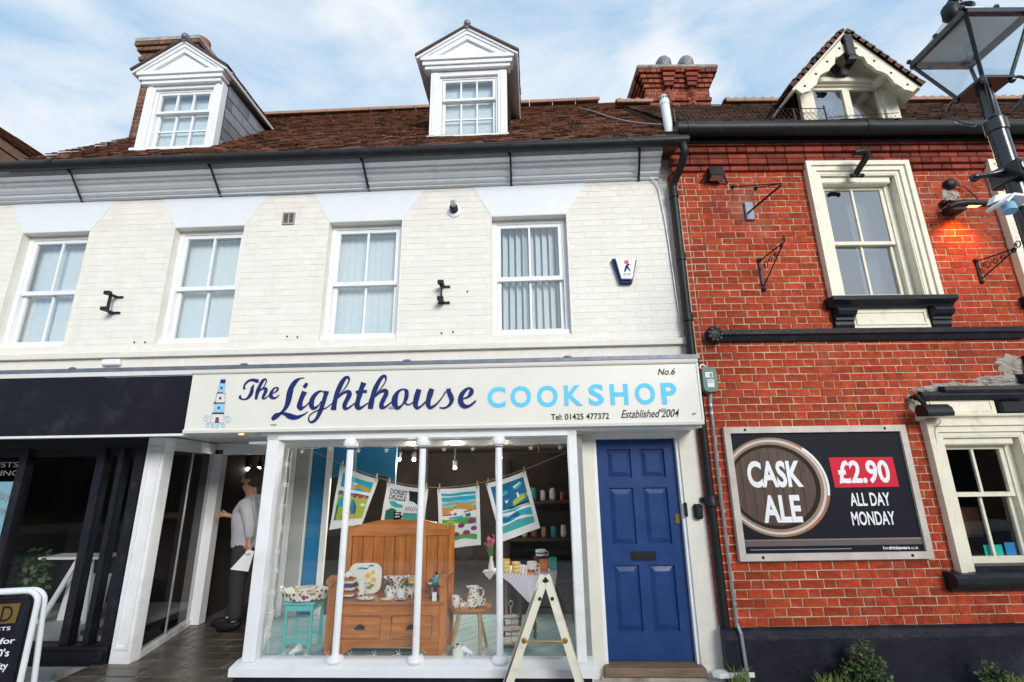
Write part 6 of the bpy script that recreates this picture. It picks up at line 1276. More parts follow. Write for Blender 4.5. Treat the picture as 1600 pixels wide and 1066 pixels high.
# white A-shaped stand on the pavement, seen edge on
af = thing('a_frame_stand', 'white wooden A shaped pavement stand in front of the shop window', 'pavement stand', LF, (-1.65, -.6, -.07)); Zg = -.073
for s, (t_, b_) in (('l', ((-1.652, .875), (-2.03, Zg))), ('r', ((-1.618, .875), (-1.325, Zg)))):
    lf = part('leaf', MB().bar((t_[0], -.735, t_[1]), (b_[0], -.735, b_[1]), .058, .035).bar((t_[0], -.455, t_[1]), (b_[0], -.455, b_[1]), .058, .035), M['pub_cream'], af)
    dx = 1 if s == 'r' else -1
    part('board', MB().quad((t_[0] + dx * .012, -.72, t_[1] - .08), (t_[0] + dx * .012, -.47, t_[1] - .08), (b_[0] * .85 + t_[0] * .15 + dx * .012, -.47, .08), (b_[0] * .85 + t_[0] * .15 + dx * .012, -.72, .08)).quad((t_[0] + dx * .022, -.72, t_[1] - .08), (t_[0] + dx * .022, -.47, t_[1] - .08), (b_[0] * .85 + t_[0] * .15 + dx * .022, -.47, .08), (b_[0] * .85 + t_[0] * .15 + dx * .022, -.72, .08)), M['dark_sign'], lf)
    part('bolt', MB().lathe([(.015, -.754), (.012, -.762), (.004, -.764)], (t_[0] + dx * .045 - dx * .012, 0, .755), 10, 'y'), M['black_iron'], lf)
part('hinge', MB().box(-1.658, -1.612, -.745, -.725, .87, .895).ball((-1.635, -.735, .90), .012, 8, 6), M['black_iron'], af); part('stay_rod', MB().tube([(-1.815, -.757, .452), (-1.50, -.757, .452)], .006, 8), M['brass'], af)
for u in (-1.82, -1.495): part('stay_plate', MB().lathe([(.022, -.752), (.022, -.757), (.010, -.766)], (u, 0, .455), 12, 'y'), M['brass'], af)

# ================================================================= THINGS ON THE BRICK FRONT (frame RF)
gut = MB().tube([(1.95, -.20, 5.515), (PX1 + 1.5, -.20, 5.500)], .082, 14)
for x in (2.1, 4.15, 6.1): gut.tube([(x - .04, -.2, 5.514), (x + .04, -.2, 5.514)], .090, 14)
solo('gutter', gut, M['black_iron'], 'black gutter along the eaves of the red brick pub', 'gutter', RF, (4, -.2, 5.5), smooth=True)
solo('gutter_board', MB().box(1.96, PX1, -.12, -.095, 5.40, 5.52), M['black_paint'], 'dark board behind the pub gutter', 'fascia board', RF, (4, -.1, 5.45))
# advertising board
pb = thing('advert_board', 'framed CASK ALE advertising board with a barrel on the brick wall', 'advertising board', RF, (3.03, -.03, 1.5))
fr = MB(); x0, x1, z0, z1, w = 2.122, 3.936, .922, 2.152, .062
fr.prism([(x0, z0), (x0 + w, z0 + w), (x0 + w, z1 - w), (x0, z1)], -.055, -.004, 'y').prism([(x1, z1), (x1 - w, z1 - w), (x1 - w, z0 + w), (x1, z0)], -.055, -.004, 'y').prism([(x0, z1), (x0 + w, z1 - w), (x1 - w, z1 - w), (x1, z1)], -.0552, -.004, 'y').prism([(x0, z0), (x1, z0), (x1 - w, z0 + w), (x0 + w, z0 + w)], -.0552, -.004, 'y'); part('frame', fr, M['board_frame'], pb)
part('backing', MB().box(x0 + .05, x1 - .05, -.030, -.004, z0 + .05, z1 - .05), M['poster_bg'], pb)
y = -.0325; xi, xj, zi, zj = 2.185, 3.873, .985, 2.089
def pd(nm, mb, m_, lab=None): part(nm, mb, M[m_], pb, label=lab)
pd('shelf_print', poly(MB(), [(xi, 1.045), (xj, 1.045), (xj, 1.095), (xi, 1.10)], y), 'shelf'); pd('shelf_line', poly(MB(), [(xi, 1.096), (xj, 1.092), (xj, 1.105), (xi, 1.104)], y - .0005), 'hoop')
BX, BZ, BRX, BRZ = 2.565, 1.585, .530, .468
def bdisc(rx, rz, o, ox=0.):                       # ellipse cut off at the left edge of the picture
    P = [(BX + ox + rx * math.cos(R(a)), BZ + rz * math.sin(R(a))) for a in range(0, 360, 6)]; return poly(MB(), clip(P, lambda p: p[0] - xi), y - o)
pd('barrel_print', bdisc(BRX, BRZ, .001), 'barrel_dark'); pd('barrel_print', bdisc(BRX - .008, BRZ - .008, .0015), 'hoop'); pd('barrel_print', bdisc(BRX - .034, BRZ - .028, .002, -.004), 'hoop_light'); pd('barrel_print', bdisc(BRX - .058, BRZ - .050, .0025, -.006), 'hoop'); pd('barrel_print', bdisc(BRX - .085, BRZ - .075, .003, -.012), 'barrel_dark'); pd('barrel_print', bdisc(BRX - .125, BRZ - .108, .0035, -.02), 'barrel_wood')
st2 = MB(); 
for a0, a1, r_ in ((58, 66, .018), (36, 43, .014), (-35, -10, .012), (-62, -40, .02), (-84, -72, .02), (5, 22, .008)):
    ribbon(st2, [(BX + (BRX - .02) * math.cos(R(a)), BZ + (BRZ - .02) * math.sin(R(a)), r_) for a in [a0 + (a1 - a0) * i / 6 for i in range(7)]], y - .004, 2)
pd('rust_print', st2, 'hoop_rust'); g3 = MB(); ribbon(g3, [(BX + (BRX - .022) * math.cos(R(a)), BZ + (BRZ - .022) * math.sin(R(a)), .022) for a in range(-12, 56, 8)], y - .0043, 2); pd('glint_print', g3, 'letter_white')
gaps = MB()
for k in range(7): xx = 2.25 + k * .095; h = .36 * math.sqrt(max(0, 1 - ((xx - BX + .02) / .425) ** 2)); gaps.quad((xx, y - .0038, BZ - h), (xx + .005, y - .0038, BZ - h), (xx + .005, y - .0038, BZ + h), (xx, y - .0038, BZ + h)) if h > .05 else None
pd('stave_print', gaps, 'barrel_dark')
pd('lettering', text_mb('CASK', 2.304, 2.835, 1.571, 1.822, y - .006, .035), 'letter_white', 'tall white words "CASK"'); pd('lettering', text_mb('ALE', 2.405, 2.775, 1.253, 1.502, y - .006, .035), 'letter_white', 'tall white word "ALE"')
pd('price_flash', poly(MB(), [(3.127, 1.846), (3.757, 1.842), (3.761, 1.563), (3.137, 1.563)], y - .002), 'poster_red'); pd('lettering', text_mb('£2.90', 3.190, 3.695, 1.597, 1.815, y - .004, .03), 'letter_white', 'white price on red'); pd('lettering', text_mb('ALL DAY', 3.258, 3.645, 1.392, 1.512, y - .004, .02), 'letter_white'); pd('lettering', text_mb('MONDAY', 3.241, 3.655, 1.218, 1.342, y - .004, .02), 'letter_white')
pd('lettering', text_mb('be', 3.485, 3.535, 1.005, 1.033, y - .004).add(text_mb('drinkaware', 3.54, 3.735, 1.003, 1.033, y - .004, .03)).add(text_mb('.co.uk', 3.74, 3.815, 1.003, 1.029, y - .004)), 'letter_white'); pd('small_print', poly(MB(), [(2.238, 1.014), (3.187, 1.012), (3.187, 1.018), (2.238, 1.020)], y - .004), 'grey_text')
for cx, cz in ((2.333, 2.122), (3.724, 2.120), (2.339, .952), (3.731, .952)): part('bolt', MB().lathe([(.014, -.0555), (.011, -.061), (.002, -.061)], (cx, 0, cz), 10, 'y'), M['black_iron'], pb)
# green box with cable, conduit
gb = thing('meter_box', 'small green fuse box with white labels at the end of the shop sign', 'fuse box', RF, (2.03, -.05, 2.62)); part('case', MB().prism(rrect(2.03, 2.625, .145, .25, .05), -.10, -.03, 'y').box(1.945, 2.115, -.03, -.01, 2.515, 2.70), M['green_box'], gb); part('label', MB().quad((1.985, -.1015, 2.645), (2.062, -.1015, 2.645), (2.062, -.1015, 2.70), (1.985, -.1015, 2.70)).quad((1.998, -.1015, 2.545), (2.066, -.1015, 2.545), (2.066, -.1015, 2.625), (1.998, -.1015, 2.625)), M['paper'], gb); part('lettering', text_mb('8', 2.028, 2.055, 2.65, 2.69, -.1025, .01).add(text_mb('EXIT', 2.003, 2.06, 2.607, 2.617, -.1025, .01)).add(text_mb('KEEP', 2.003, 2.06, 2.59, 2.60, -.1025, .01)), M['purple'], gb); part('cable', MB().tube(catmull([(1.93, -.12, 2.74), (1.955, -.10, 2.775), (2.00, -.08, 2.77), (2.02, -.07, 2.735)], 5), .008, 8), M['plastic_white'], gb)
cd_ = MB().tube([(2.045, -.03, 2.51), (2.035, -.03, 2.40)], .018, 8).tube([(2.035, -.03, 2.40), (2.025, -.03, 1.4), (2.030, -.03, .40)], .013, 8).tube([(2.03, -.035, .40), (2.03, -.09, .34), (2.04, -.10, -.05)], .016, 8)
for z in (2.36, 2.28, 1.35, .55): cd_.lathe([(.021, z), (.021, z + .03)], (2.03, -.03, 0), 10)
solo('conduit', cd_, M['galv'], 'thin grey conduit running down the brick edge from the green box', 'conduit', RF, (2.03, -.03, 0))
# floodlights
f1 = thing('floodlight', 'small square black floodlight high on the left of the brick wall', 'floodlight', RF, (2.39, -.02, 5.0)); part('body', MB().prism([(-.03, 5.08), (-.10, 5.09), (-.14, 4.96), (-.05, 4.93)], 2.31, 2.47), M['black_iron'], f1); part('stirrup', MB().bar((2.24, -.012, 4.95), (2.30, -.06, 5.02), .018, .010).bar((2.55, -.012, 4.93), (2.48, -.06, 5.02), .018, .010).bar((2.24, -.01, 4.95), (2.55, -.01, 4.93), .014, .008), M['black_iron'], f1); part('lens', MB().quad((2.32, -.136, 4.953), (2.46, -.136, 4.953), (2.46, -.06, 4.931), (2.32, -.06, 4.931)), M['galv'], f1)
f2 = thing('sign_light', 'black swan neck sign light over the cream upper window', 'sign light', RF, (4.0, -.1, 5.1)); part('head', MB().tube([(3.90, -.24, 5.155), (3.99, -.24, 5.165), (4.02, -.24, 5.168)], [.030, .040, .035], 12), M['black_iron'], f2, True); part('neck', MB().tube(catmull([(3.985, -.085, 4.965), (4.01, -.14, 5.03), (4.055, -.21, 5.12), (4.05, -.23, 5.165), (4.01, -.24, 5.17)], 5), [.036] * 6 + [.032] * 30 if False else .034, 10), M['black_iron'], f2, True)
fb = MB().ball((3.935, -.10, 4.955), .026, 8, 6).ball((4.05, -.10, 4.955), .026, 8, 6).box(3.93, 4.055, -.11, -.075, 4.945, 4.975); part('base_plate', fb, M['black_iron'], f2)
f3 = thing('floodlight', 'wide black floodlight at the top left of the lower pub window', 'floodlight', RF, (4.16, -.1, 2.3)); part('body', MB().prism([(-.10, 2.225), (-.24, 2.215), (-.25, 2.25), (-.235, 2.30), (-.19, 2.335), (-.13, 2.335), (-.10, 2.30)], 4.03, 4.285), M['black_iron'], f3, True); part('arm', MB().tube([(4.09, -.02, 2.43), (4.08, -.10, 2.42), (4.085, -.16, 2.34)], .020, 8).ball((4.09, -.08, 2.42), .035, 8, 6), M['black_iron'], f3, True); part('stray_cable', MB().tube(catmull([(4.10, -.12, 2.20), (4.20, -.13, 2.20), (4.24, -.12, 2.17), (4.20, -.08, 2.10), (4.20, -.06, 1.95)], 4), .004, 5), M['brass'], f3)
# lit downlighter bar
wlt = thing('wall_light', 'black curved wall light casting an orange glow on the bricks', 'wall light', RF, (5.02, -.1, 4.48))
P = [(4.82, -.22, 4.475), (4.88, -.24, 4.495), (4.97, -.25, 4.500), (5.08, -.25, 4.495), (5.20, -.25, 4.490), (5.30, -.24, 4.480)]
part('hood', MB().tube(P, [.03, .036, .040, .040, .034, .022], 12).box(4.94, 5.10, -.14, -.01, 4.49, 4.56), M['black_iron'], wlt, True); part('arm', MB().tube([(4.98, -.01, 4.64), (4.95, -.12, 4.60), (4.93, -.22, 4.53)], .018, 8).ball((4.97, -.03, 4.635), .04, 8, 6).tube(catmull([(5.12, -.03, 4.87), (5.24, -.04, 4.84), (5.28, -.06, 4.75), (5.22, -.16, 4.60), (5.12, -.22, 4.53)], 4), .007, 6), M['black_iron'], wlt, True); part('lamp', MB().prism([(4.985, 4.462), (5.06, 4.465), (5.135, 4.462), (5.09, 4.452), (5.02, 4.452)], -.268, -.235, 'y'), M['warm_bulb'], wlt)
ld = bpy.data.lights.new('wall_light_glow', 'SPOT'); ld.energy = 17; ld.color = (1, .30, .02); ld.spot_size = R(105); ld.spot_blend = .9; ld.shadow_soft_size = .05
lo = bpy.data.objects.new('wall_light_glow', ld); COL.objects.link(lo); lo.parent = wlt; lo.location = (.02, -.11, -.055); lo.rotation_euler = (R(38), 0, 0)
jb = thing('junction_dome', 'round black junction dome on the bricks above the curved wall light', 'junction box', RF, (5.10, 0, 4.88)); part('dome', MB().lathe([(.065, -.001), (.065, -.03), (.055, -.06), (.03, -.075), (.001, -.078)], (5.105, 0, 4.88), 16, 'y'), M['black_iron'], jb, True); part('bare_patch', blob(MB(), 5.10, 4.76, .10, .08, .010, seed=12), M['stone'], jb)
# wrought iron brackets
def scroll(cx, cy, cz, r, s=1, n=16, t=1.25): return [(cx + s * r * (1 - .7 * i / n) * math.cos(2 * math.pi * t * i / n), cy, cz + r * (1 - .7 * i / n) * math.sin(2 * math.pi * t * i / n)) for i in range(n + 1)]
b1 = thing('sign_bracket', 'iron bracket with two stay rods and a grey wall plate, no sign', 'bracket', RF, (2.74, 0, 4.6), 'iron brackets on the brick wall'); part('wall_plate', MB().bbox(2.695, 2.795, -.03, -.002, 4.45, 4.68, .008), M['lead'], b1); part('arm', MB().tube([(2.72, -.03, 4.535), (2.82, -.55, 4.555)], .011, 8), M['black_iron'], b1); part('stay', MB().tube([(2.606, -.004, 4.886), (2.815, -.55, 4.57)], .006, 6).tube([(2.869, -.004, 4.866), (2.822, -.55, 4.57)], .006, 6).ball((2.606, -.01, 4.886), .022, 8, 6).ball((2.869, -.01, 4.866), .022, 8, 6), M['black_iron'], b1)
def hanger(label, x, zt, zb, reach, sk):
    b = thing('basket_bracket', label, 'bracket', RF, (x, 0, zb), 'iron brackets on the brick wall'); part('back_bar', MB().box(x - .014, x + .014, -.016, -.002, zb, zt).ball((x, -.01, zb + .02), .024, 8, 6).ball((x, -.01, zt - .02), .026, 8, 6), M['black_iron'], b)
    e = (x + sk, -reach, zt - .01); mb = MB().tube([(x, -.012, zt - .03), e], .0075, 6).tube([(x, -.012, zb + .05), e], .0075, 6)
    for r_, f in ((.045, 1.05), (.035, .93)):
        c = (x + sk * f, -reach * f, zt + (.02 if f > 1 else -.03)); mb.tube([(c[0] + .3 * r_ * math.cos(2 * math.pi * 1.2 * i / 14) * (1 - .6 * i / 14), c[1] + r_ * math.cos(2 * math.pi * 1.2 * i / 14) * (1 - .6 * i / 14), c[2] + r_ * math.sin(2 * math.pi * 1.2 * i / 14) * (1 - .6 * i / 14)) for i in range(15)], .006, 5)
    for f in (.25, .45, .65):
        c = (x + sk * f, -reach * f, zt - .04 - (zt - zb) * .28 * (1 - f)); r_ = .05 * (1.2 - f); mb.tube([(c[0], c[1] + r_ * math.cos(2 * math.pi * 1.2 * i / 12) * (1 - .6 * i / 12), c[2] + r_ * math.sin(2 * math.pi * 1.2 * i / 12) * (1 - .6 * i / 12)) for i in range(13)], .005, 5)
    part('scrollwork', mb, M['black_iron'], b)
hanger('black scrolled hanging basket bracket left of the cream upper window', 2.772, 3.985, 3.60, .40, .05); hanger('black scrolled hanging basket bracket right of the cream upper window', 5.165, 3.95, 3.66, .30, .16)
# wire netting along the pub eaves
wn_ = thing('wire_netting', 'rusty chicken wire stretched on thin posts along the pub eaves', 'wire netting', RF, (3.0, -.05, 5.6)); nm_ = MB(); x = 2.0
ztop = lambda x: 5.88 - (0 if x < 3.78 else .09)
while x < 4.62:
    h = ztop(x) - 5.62
    nm_.tube([(x, -.1, 5.62), (x + h * .6, -.1, ztop(x))], .0022, 3, False).tube([(x + .0, -.1, ztop(x)), (x + h * .6, -.1, 5.62)], .0022, 3, False); x += .055
part('mesh', nm_, M['dark_wood'], wn_, stuff=True); part('top_wire', MB().tube([(2.0, -.1, 5.885), (3.80, -.1, 5.87)], .005, 5).tube(catmull([(3.80, -.1, 5.74), (4.2, -.1, 5.77), (4.66, -.1, 5.80)], 4), .004, 5), M['black_iron'], wn_)
for x, h in ((2.0, .30), (3.42, .29), (3.795, .33)): part('post', MB().bar((x, -.1, 5.58), (x - .01, -.1, 5.58 + h), .014, .014), M['black_iron'], wn_)
# window goods in the lower pub window
solo('notice', MB().box(4.62, 4.80, .17, .172, .90, 1.0), M['ticket_green'], 'turquoise ticket shaped sticker inside the lower pub window', 'sticker', RF, (4.7, .17, .9)); solo('notice', MB().box(4.83, 4.93, .17, .172, .88, 1.02), M['ticket_blue'], 'bright blue square leaflet inside the lower pub window', 'leaflet', RF, (4.88, .17, .88))
solo('window_screen', MB().box(4.56, 5.0, .55, .58, 1.02, 1.32), M['clay'], 'brown fabric seat back showing inside the lower pub window', 'seat back', RF, (4.8, .55, 1.0)); pf = MB(); q = random.Random(5)
for i in range(20): pf.ball((4.42 + q.uniform(-.06, .08), .2 + q.uniform(-.02, .02), 1.04 + q.uniform(-.05, .07)), q.uniform(.01, .02), 6, 5)
solo('dried_flowers', pf, M['ceramic'], 'pale dried flowers behind the left pane of the lower pub window', 'flowers', RF, (4.42, .2, .98))
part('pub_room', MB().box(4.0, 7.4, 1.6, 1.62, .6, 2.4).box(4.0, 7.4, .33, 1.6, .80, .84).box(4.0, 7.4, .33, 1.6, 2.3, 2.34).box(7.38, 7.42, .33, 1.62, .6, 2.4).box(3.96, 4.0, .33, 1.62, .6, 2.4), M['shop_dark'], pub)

# ================================================================= STREET LAMP (frame RF)
LX, LY = 2.99, -2.40
lamp = thing('street_lamp', 'black lantern street lamp at the upper right', 'street lamp', RF, (LX, LY, -.2))
part('pole', MB().lathe([(.13, -.21), (.13, .5), (.10, .6), (.065, .75), (.050, 1.2), (.0465, 3.74)], (LX, LY, 0), 22), M['lamp_metal'], lamp, True)
part('collar', MB().lathe([(.047, 3.70), (.055, 3.705), (.055, 3.78), (.050, 3.785), (.038, 3.81), (.037, 4.0), (.045, 4.03)], (LX, LY, 0), 20), M['lamp_metal'], lamp, True)
ZB_, ZR, HB, HR = 4.035, 4.40, .088, .20
c4 = lambda h, z: [(LX + sx * h, LY + sy * h, z) for sx, sy in ((-1, -1), (1, -1), (1, 1), (-1, 1))]
bt, tp = c4(HB, ZB_), c4(HR, ZR)
part('lantern_base', MB().box(LX - HB - .012, LX + HB + .012, LY - HB - .012, LY + HB + .012, ZB_ - .018, ZB_), M['lamp_metal'], lamp)
for i in range(4): part('lantern_bar', MB().tube([bt[i], tp[i]], .011, 8), M['lamp_metal'], lamp)
rim = MB()
for i in range(4): k = (i + 1) % 4; rim.bar(tp[i], tp[k], .030, .036).tube([(tp[i][0], tp[i][1], ZR + .02), (tp[k][0], tp[k][1], ZR + .02)], .012, 8).ball((tp[i][0] + (.012 if tp[i][0] > LX else -.012), tp[i][1], ZR + .035), .016, 8, 6); m_ = [(tp[i][j] + tp[k][j]) / 2 for j in range(2)]; rim.ball((*m_, ZR + .04), .016, 8, 6)
part('lantern_rim', rim, M['lamp_metal'], lamp)
for i in range(4):
    k = (i + 1) % 4; part('lantern_pane', MB().quad(bt[i], bt[k], tp[k], tp[i]), M['lantern_glass'], lamp)
rf = MB(); ap = c4(.055, ZR + .22)
for i in range(4): k = (i + 1) % 4; rf.quad(tp[i], tp[k], ap[k], ap[i])
rf.quad(*ap); part('lantern_roof', rf, M['diffuser'], lamp)
part('lantern_top', MB().lathe([(.07, ZR + .20), (.085, ZR + .23), (.06, ZR + .26), (.03, ZR + .30), (.045, ZR + .33), (.02, ZR + .37), (.01, ZR + .42)], (LX, LY, 0), 16), M['lamp_metal'], lamp, True)
part('photocell', MB().lathe([(.03, ZR + .06), (.045, ZR + .08), (.045, ZR + .15), (.03, ZR + .17)], (LX - .17, LY - .10, 0), 14), M['black_iron'], lamp, True)
part('lamp_bulb', MB().lathe([(.02, ZR - .02), (.03, ZR - .06), (.028, ZR - .14), (.01, ZR - .17)], (LX, LY, 0), 12), M['lantern_glass'], lamp, True)
fg = MB()
for i, (sx, sy) in enumerate(((-1, -1), (1, -1), (1, 1), (-1, 1))): fg.tube(catmull([(LX + sx * .055, LY + sy * .055, 3.80), (LX + sx * .10, LY + sy * .10, 3.86), (LX + sx * .13, LY + sy * .13, 3.95), (LX + sx * .11, LY + sy * .11, 4.01), (LX + sx * .09, LY + sy * .09, 4.012)], 4), .009, 7).ball((LX + sx * .088, LY + sy * .088, 4.005), .018, 8, 6)
part('frog_arms', fg, M['lamp_metal'], lamp, True)
part('ladder_bar', MB().tube([(LX - .05, LY, 3.425), (LX - .11, LY, 3.415), (LX - .20, LY, 3.398)], [.034, .019, .014], 10).ball((LX - .225, LY, 3.392), .027, 12, 9).tube([(LX + .05, LY, 3.43), (LX + .22, LY, 3.44)], .014, 10).lathe([(.02, -.04), (.02, -.05)], (LX, LY, 3.4), 6, 'y'), M['lamp_metal'], lamp, True)
bs = part('pole_boss', MB().bbox(LX - .055, LX + .055, LY - .10, LY + .08, 3.35, 3.46, .008).lathe([(.05, LY - .101), (.05, LY - .108), (.044, LY - .110)], (LX, 0, 3.405), 18, 'y').lathe([(.032, LY - .108), (.030, LY - .118), (.008, LY - .120)], (LX, 0, 3.405), 14, 'y'), M['lamp_metal'], lamp)
cc = thing('security_camera', 'pale blue and white camera housing strapped to the lamp post', 'security camera', RF, (2.75, LY - .1, 3.14)); part('housing', MB().prism([(2.665, 3.115), (2.72, 3.160), (2.83, 3.145), (2.83, 3.130), (2.72, 3.145), (2.675, 3.105)], LY - .21, LY - .09, 'y').prism([(2.685, 3.150), (2.71, 3.195), (2.81, 3.205), (2.81, 3.145), (2.72, 3.162)], LY - .13, LY - .09, 'y'), M['plastic_white'], cc); part('lens', MB().tube([(2.735, LY - .15, 3.135), (2.725, LY - .16, 3.075)], [.028, .032], 14), M['pale_blue'], cc, True); part('clamp', MB().bar((2.79, LY - .10, 3.17), (2.96, LY - .02, 3.20), .03, .03), M['plastic_white'], cc)

# ================================================================= PLANTS AT THE FOOT OF THE PUB
def shrub(name, label, x, yb, z, w, h, n, seed, leaf):
    t = thing(name, label, 'plant', RF, (x, yb, z)); q = random.Random(seed); lv, st3 = MB(), MB()
    for i in range(n):
        a = q.uniform(-1, 1); top = Vector((x + a * w * .5 + q.uniform(-.04, .04), yb + q.uniform(-.10, .03), z + h * (1 - .55 * abs(a)) * q.uniform(.6, 1.05))); b = Vector((x + a * w * .2, yb + q.uniform(-.04, .02), z)); m_ = (b + top) / 2 + Vector((q.uniform(-.02, .02), 0, 0))
        st3.tube([tuple(b), tuple(m_), tuple(top)], .003, 4)
        for k in range(16):
            p = b.lerp(top, q.uniform(.25, 1.0)); d = Vector((q.uniform(-1, 1), q.uniform(-1, .5), q.uniform(-.1, .9))).normalized(); e = d.orthogonal().normalized() * leaf * .28; l = leaf * q.uniform(.6, 1.2)
            lv.tint = q.random(); lv.quad(tuple(p), tuple(p + d * l * .5 + e), tuple(p + d * l), tuple(p + d * l * .5 - e))
    part('stems', st3, M['stem'], t); part('leaves', lv, M['foliage_t'], t)
M['foliage_t'] = mat('foliage_t', (.050, .105, .028), .6, var=.3, vscale=12, tint=.55)
M['grass_t'] = mat('grass_t', (.13, .19, .035), .65, var=.3, vscale=12, tint=.5)
shrub('weed_shrub', 'bushy green weed growing against the black plinth', 2.97, -.22, -.075, .36, .44, 46, 11, .045)
shrub('weed_shrub', 'small leafy weed at the far right of the black plinth', 4.05, -.22, -.075, .30, .24, 22, 13, .04)
def tuft(label, x, yb, w, h, n, seed):
    q = random.Random(seed); mb = MB()
    for i in range(n):
        x0 = x + q.uniform(-w, w) * .5; y0 = yb + q.uniform(-.05, .05); hh = h * q.uniform(.4, 1.); lx, ly = q.uniform(-.09, .09), q.uniform(-.06, .04); mb.tint = q.random()
        mb.quad((x0 - .004, y0, -.075), (x0 + .004, y0, -.075), (x0 + lx * .4 + .003, y0 + ly * .4, -.075 + hh * .7), (x0 + lx * .4 - .003, y0 + ly * .4, -.075 + hh * .7)); mb.quad((x0 + lx * .4 - .003, y0 + ly * .4, -.075 + hh * .7), (x0 + lx * .4 + .003, y0 + ly * .4, -.075 + hh * .7), (x0 + lx, y0 + ly, -.075 + hh))
    solo('grass_tuft', mb, M['grass_t'], label, 'grass', RF, (x, yb, -.075), 'grass tufts along the wall foot')
tuft('grass tuft spreading left of the bushy weed', 2.72, -.24, .34, .17, 130, 1); tuft('grass tuft between the door pier and the plinth corner', 1.95, -.14, .14, .20, 60, 2); tuft('grass tuft right under the far right weed', 4.2, -.24, .3, .15, 80, 3)

# ================================================================= PERSON IN THE DOORWAY (frame LF)
def skin_mesh(name, chains, mat_, parent, root=0, sub=2):
    verts, edges, rads = [], [], []; index = {}
    def vid(p, r):
        k_ = tuple(round(c, 4) for c in p)
        if k_ not in index: index[k_] = len(verts); verts.append(p); rads.append(r)
        return index[k_]
    for ch_ in chains:
        prev = None
        for (x, y, z, r) in ch_:
            i = vid((x, y, z), r if isinstance(r, tuple) else (r, r))
            if prev is not None and prev != i: edges.append((prev, i))
            prev = i
    me = bpy.data.meshes.new(name); me.from_pydata(verts, edges, []); ob = bpy.data.objects.new(name, me); COL.objects.link(ob)
    md = ob.modifiers.new('skin', 'SKIN'); 
    if not me.skin_vertices:
        bm = bmesh.new(); bm.from_mesh(me); bm.verts.layers.skin.verify(); bm.to_mesh(me); bm.free()
    for i, sv in enumerate(me.skin_vertices[0].data): sv.radius = rads[i]; sv.use_root = (i == root)
    md.use_smooth_shade = True; sb = ob.modifiers.new('sub', 'SUBSURF'); sb.levels = sub; sb.render_levels = sub
    dg = bpy.context.evaluated_depsgraph_get(); m2 = bpy.data.meshes.new_from_object(ob.evaluated_get(dg)); bpy.data.objects.remove(ob)
    m2.materials.clear(); m2.materials.append(mat_); m2.polygons.foreach_set('use_smooth', [True] * len(m2.polygons))
    r = bpy.data.objects.new(name, m2); COL.objects.link(r); r.parent = parent
    o = parent
    while o.name not in ORG: o = o.parent
    off = ORG[o.name]['org']; r.location = (-off[0], -off[1], -off[2]); return r
PU, PV = -5.30, 1.18
per = thing('person', 'person in grey hoodie and black trousers standing in the doorway holding papers', 'person', LF, (PU, PV, 0.))
hip, chest, neck = (PU, PV, .95), (PU + .02, PV, 1.32), (PU - .0, PV, 1.52)
def hand(w, d, side, curl=.35):
    """Palm and five fingers beyond the wrist w along direction d (unit)."""
    w, d = Vector(w), Vector(d).normalized(); s = d.cross(Vector((0, 1, 0))); s = s.normalized() if s.length > .1 else Vector((1, 0, 0)); n_ = d.cross(s) * side; out = []
    palm = w + d * .055; out.append([(*w, .026), (*palm, .030)])
    for k, (o, l) in enumerate(((-.028, .062), (-.010, .074), (.009, .078), (.027, .070))): b = palm + s * o + d * .03; out.append([(*palm, .030), (*b, .0095), (*(b + d * l * .5 + n_ * .008), .009), (*(b + d * l * .85 + n_ * l * curl), .0075)])
    out.append([(*w, .026), (*(w + d * .035 - s * .036), .011), (*(w + d * .075 - s * .052 + n_ * .01), .009)]); return out
nw = (PU + .155, PV - .20, .985); fw_ = (PU - .27, PV - .02, 1.275)
body = [[(*hip, .125), (PU + .01, PV, 1.12, .125), (*chest, .14), (PU + .0, PV, 1.46, .09), (PU - .01, PV, 1.54, .055), (PU - .03, PV, 1.62, .075), (PU - .035, PV, 1.71, .098), (PU - .02, PV, 1.775, .075)],
 [(PU - .035, PV, 1.71, .098), (PU - .125, PV - .01, 1.685, .022), (PU - .15, PV - .012, 1.672, .012)], [(PU - .03, PV, 1.62, .075), (PU - .10, PV - .008, 1.615, .04)], [(PU - .035, PV, 1.71, .098), (PU - .0, PV - .10, 1.69, .018)], [(PU - .035, PV, 1.71, .098), (PU - .0, PV + .10, 1.69, .018)],
 [(*chest, .14), (PU + .05, PV - .19, 1.42, .065), (PU + .15, PV - .22, 1.17, .047), (*nw, .026)], [(*chest, .14), (PU + .03, PV + .19, 1.42, .065), (PU + .02, PV + .20, 1.18, .047), (*fw_, .026)],
 [(*hip, .125), (PU + .02, PV - .09, .88, .09), (PU + .01, PV - .10, .50, .058), (PU + .07, PV - .13, .10, .04), (PU - .08, PV - .15, .05, .035)], [(*hip, .125), (PU + .02, PV + .09, .88, .09), (PU - .05, PV + .09, .50, .058), (PU - .10, PV + .04, .10, .04), (PU - .25, PV + .01, .05, .035)]]
body += hand(nw, (.12, -.02, -1), 1); body += hand(fw_, (-1, -.05, .12), 1)
bo_ = skin_mesh('body', body, M['skin'], per)
skin_mesh('hoodie', [[(PU, PV, .86, .165), (PU, PV, .94, .18), (PU + .01, PV, 1.10, .185), (*chest, .19), (PU + .02, PV, 1.46, .12), (PU + .01, PV, 1.53, .085)], [(PU + .02, PV, 1.46, .12), (PU + .10, PV, 1.50, .075), (PU + .12, PV, 1.44, .06)], [(*chest, .175), (PU + .05, PV - .19, 1.42, .085), (PU + .15, PV - .22, 1.17, .066), (PU + .155, PV - .205, 1.01, .046)], [(*chest, .175), (PU + .03, PV + .19, 1.42, .085), (PU + .0, PV + .20, 1.18, .066), (PU - .20, PV + .0, 1.255, .046)]], M['hoodie'], per)
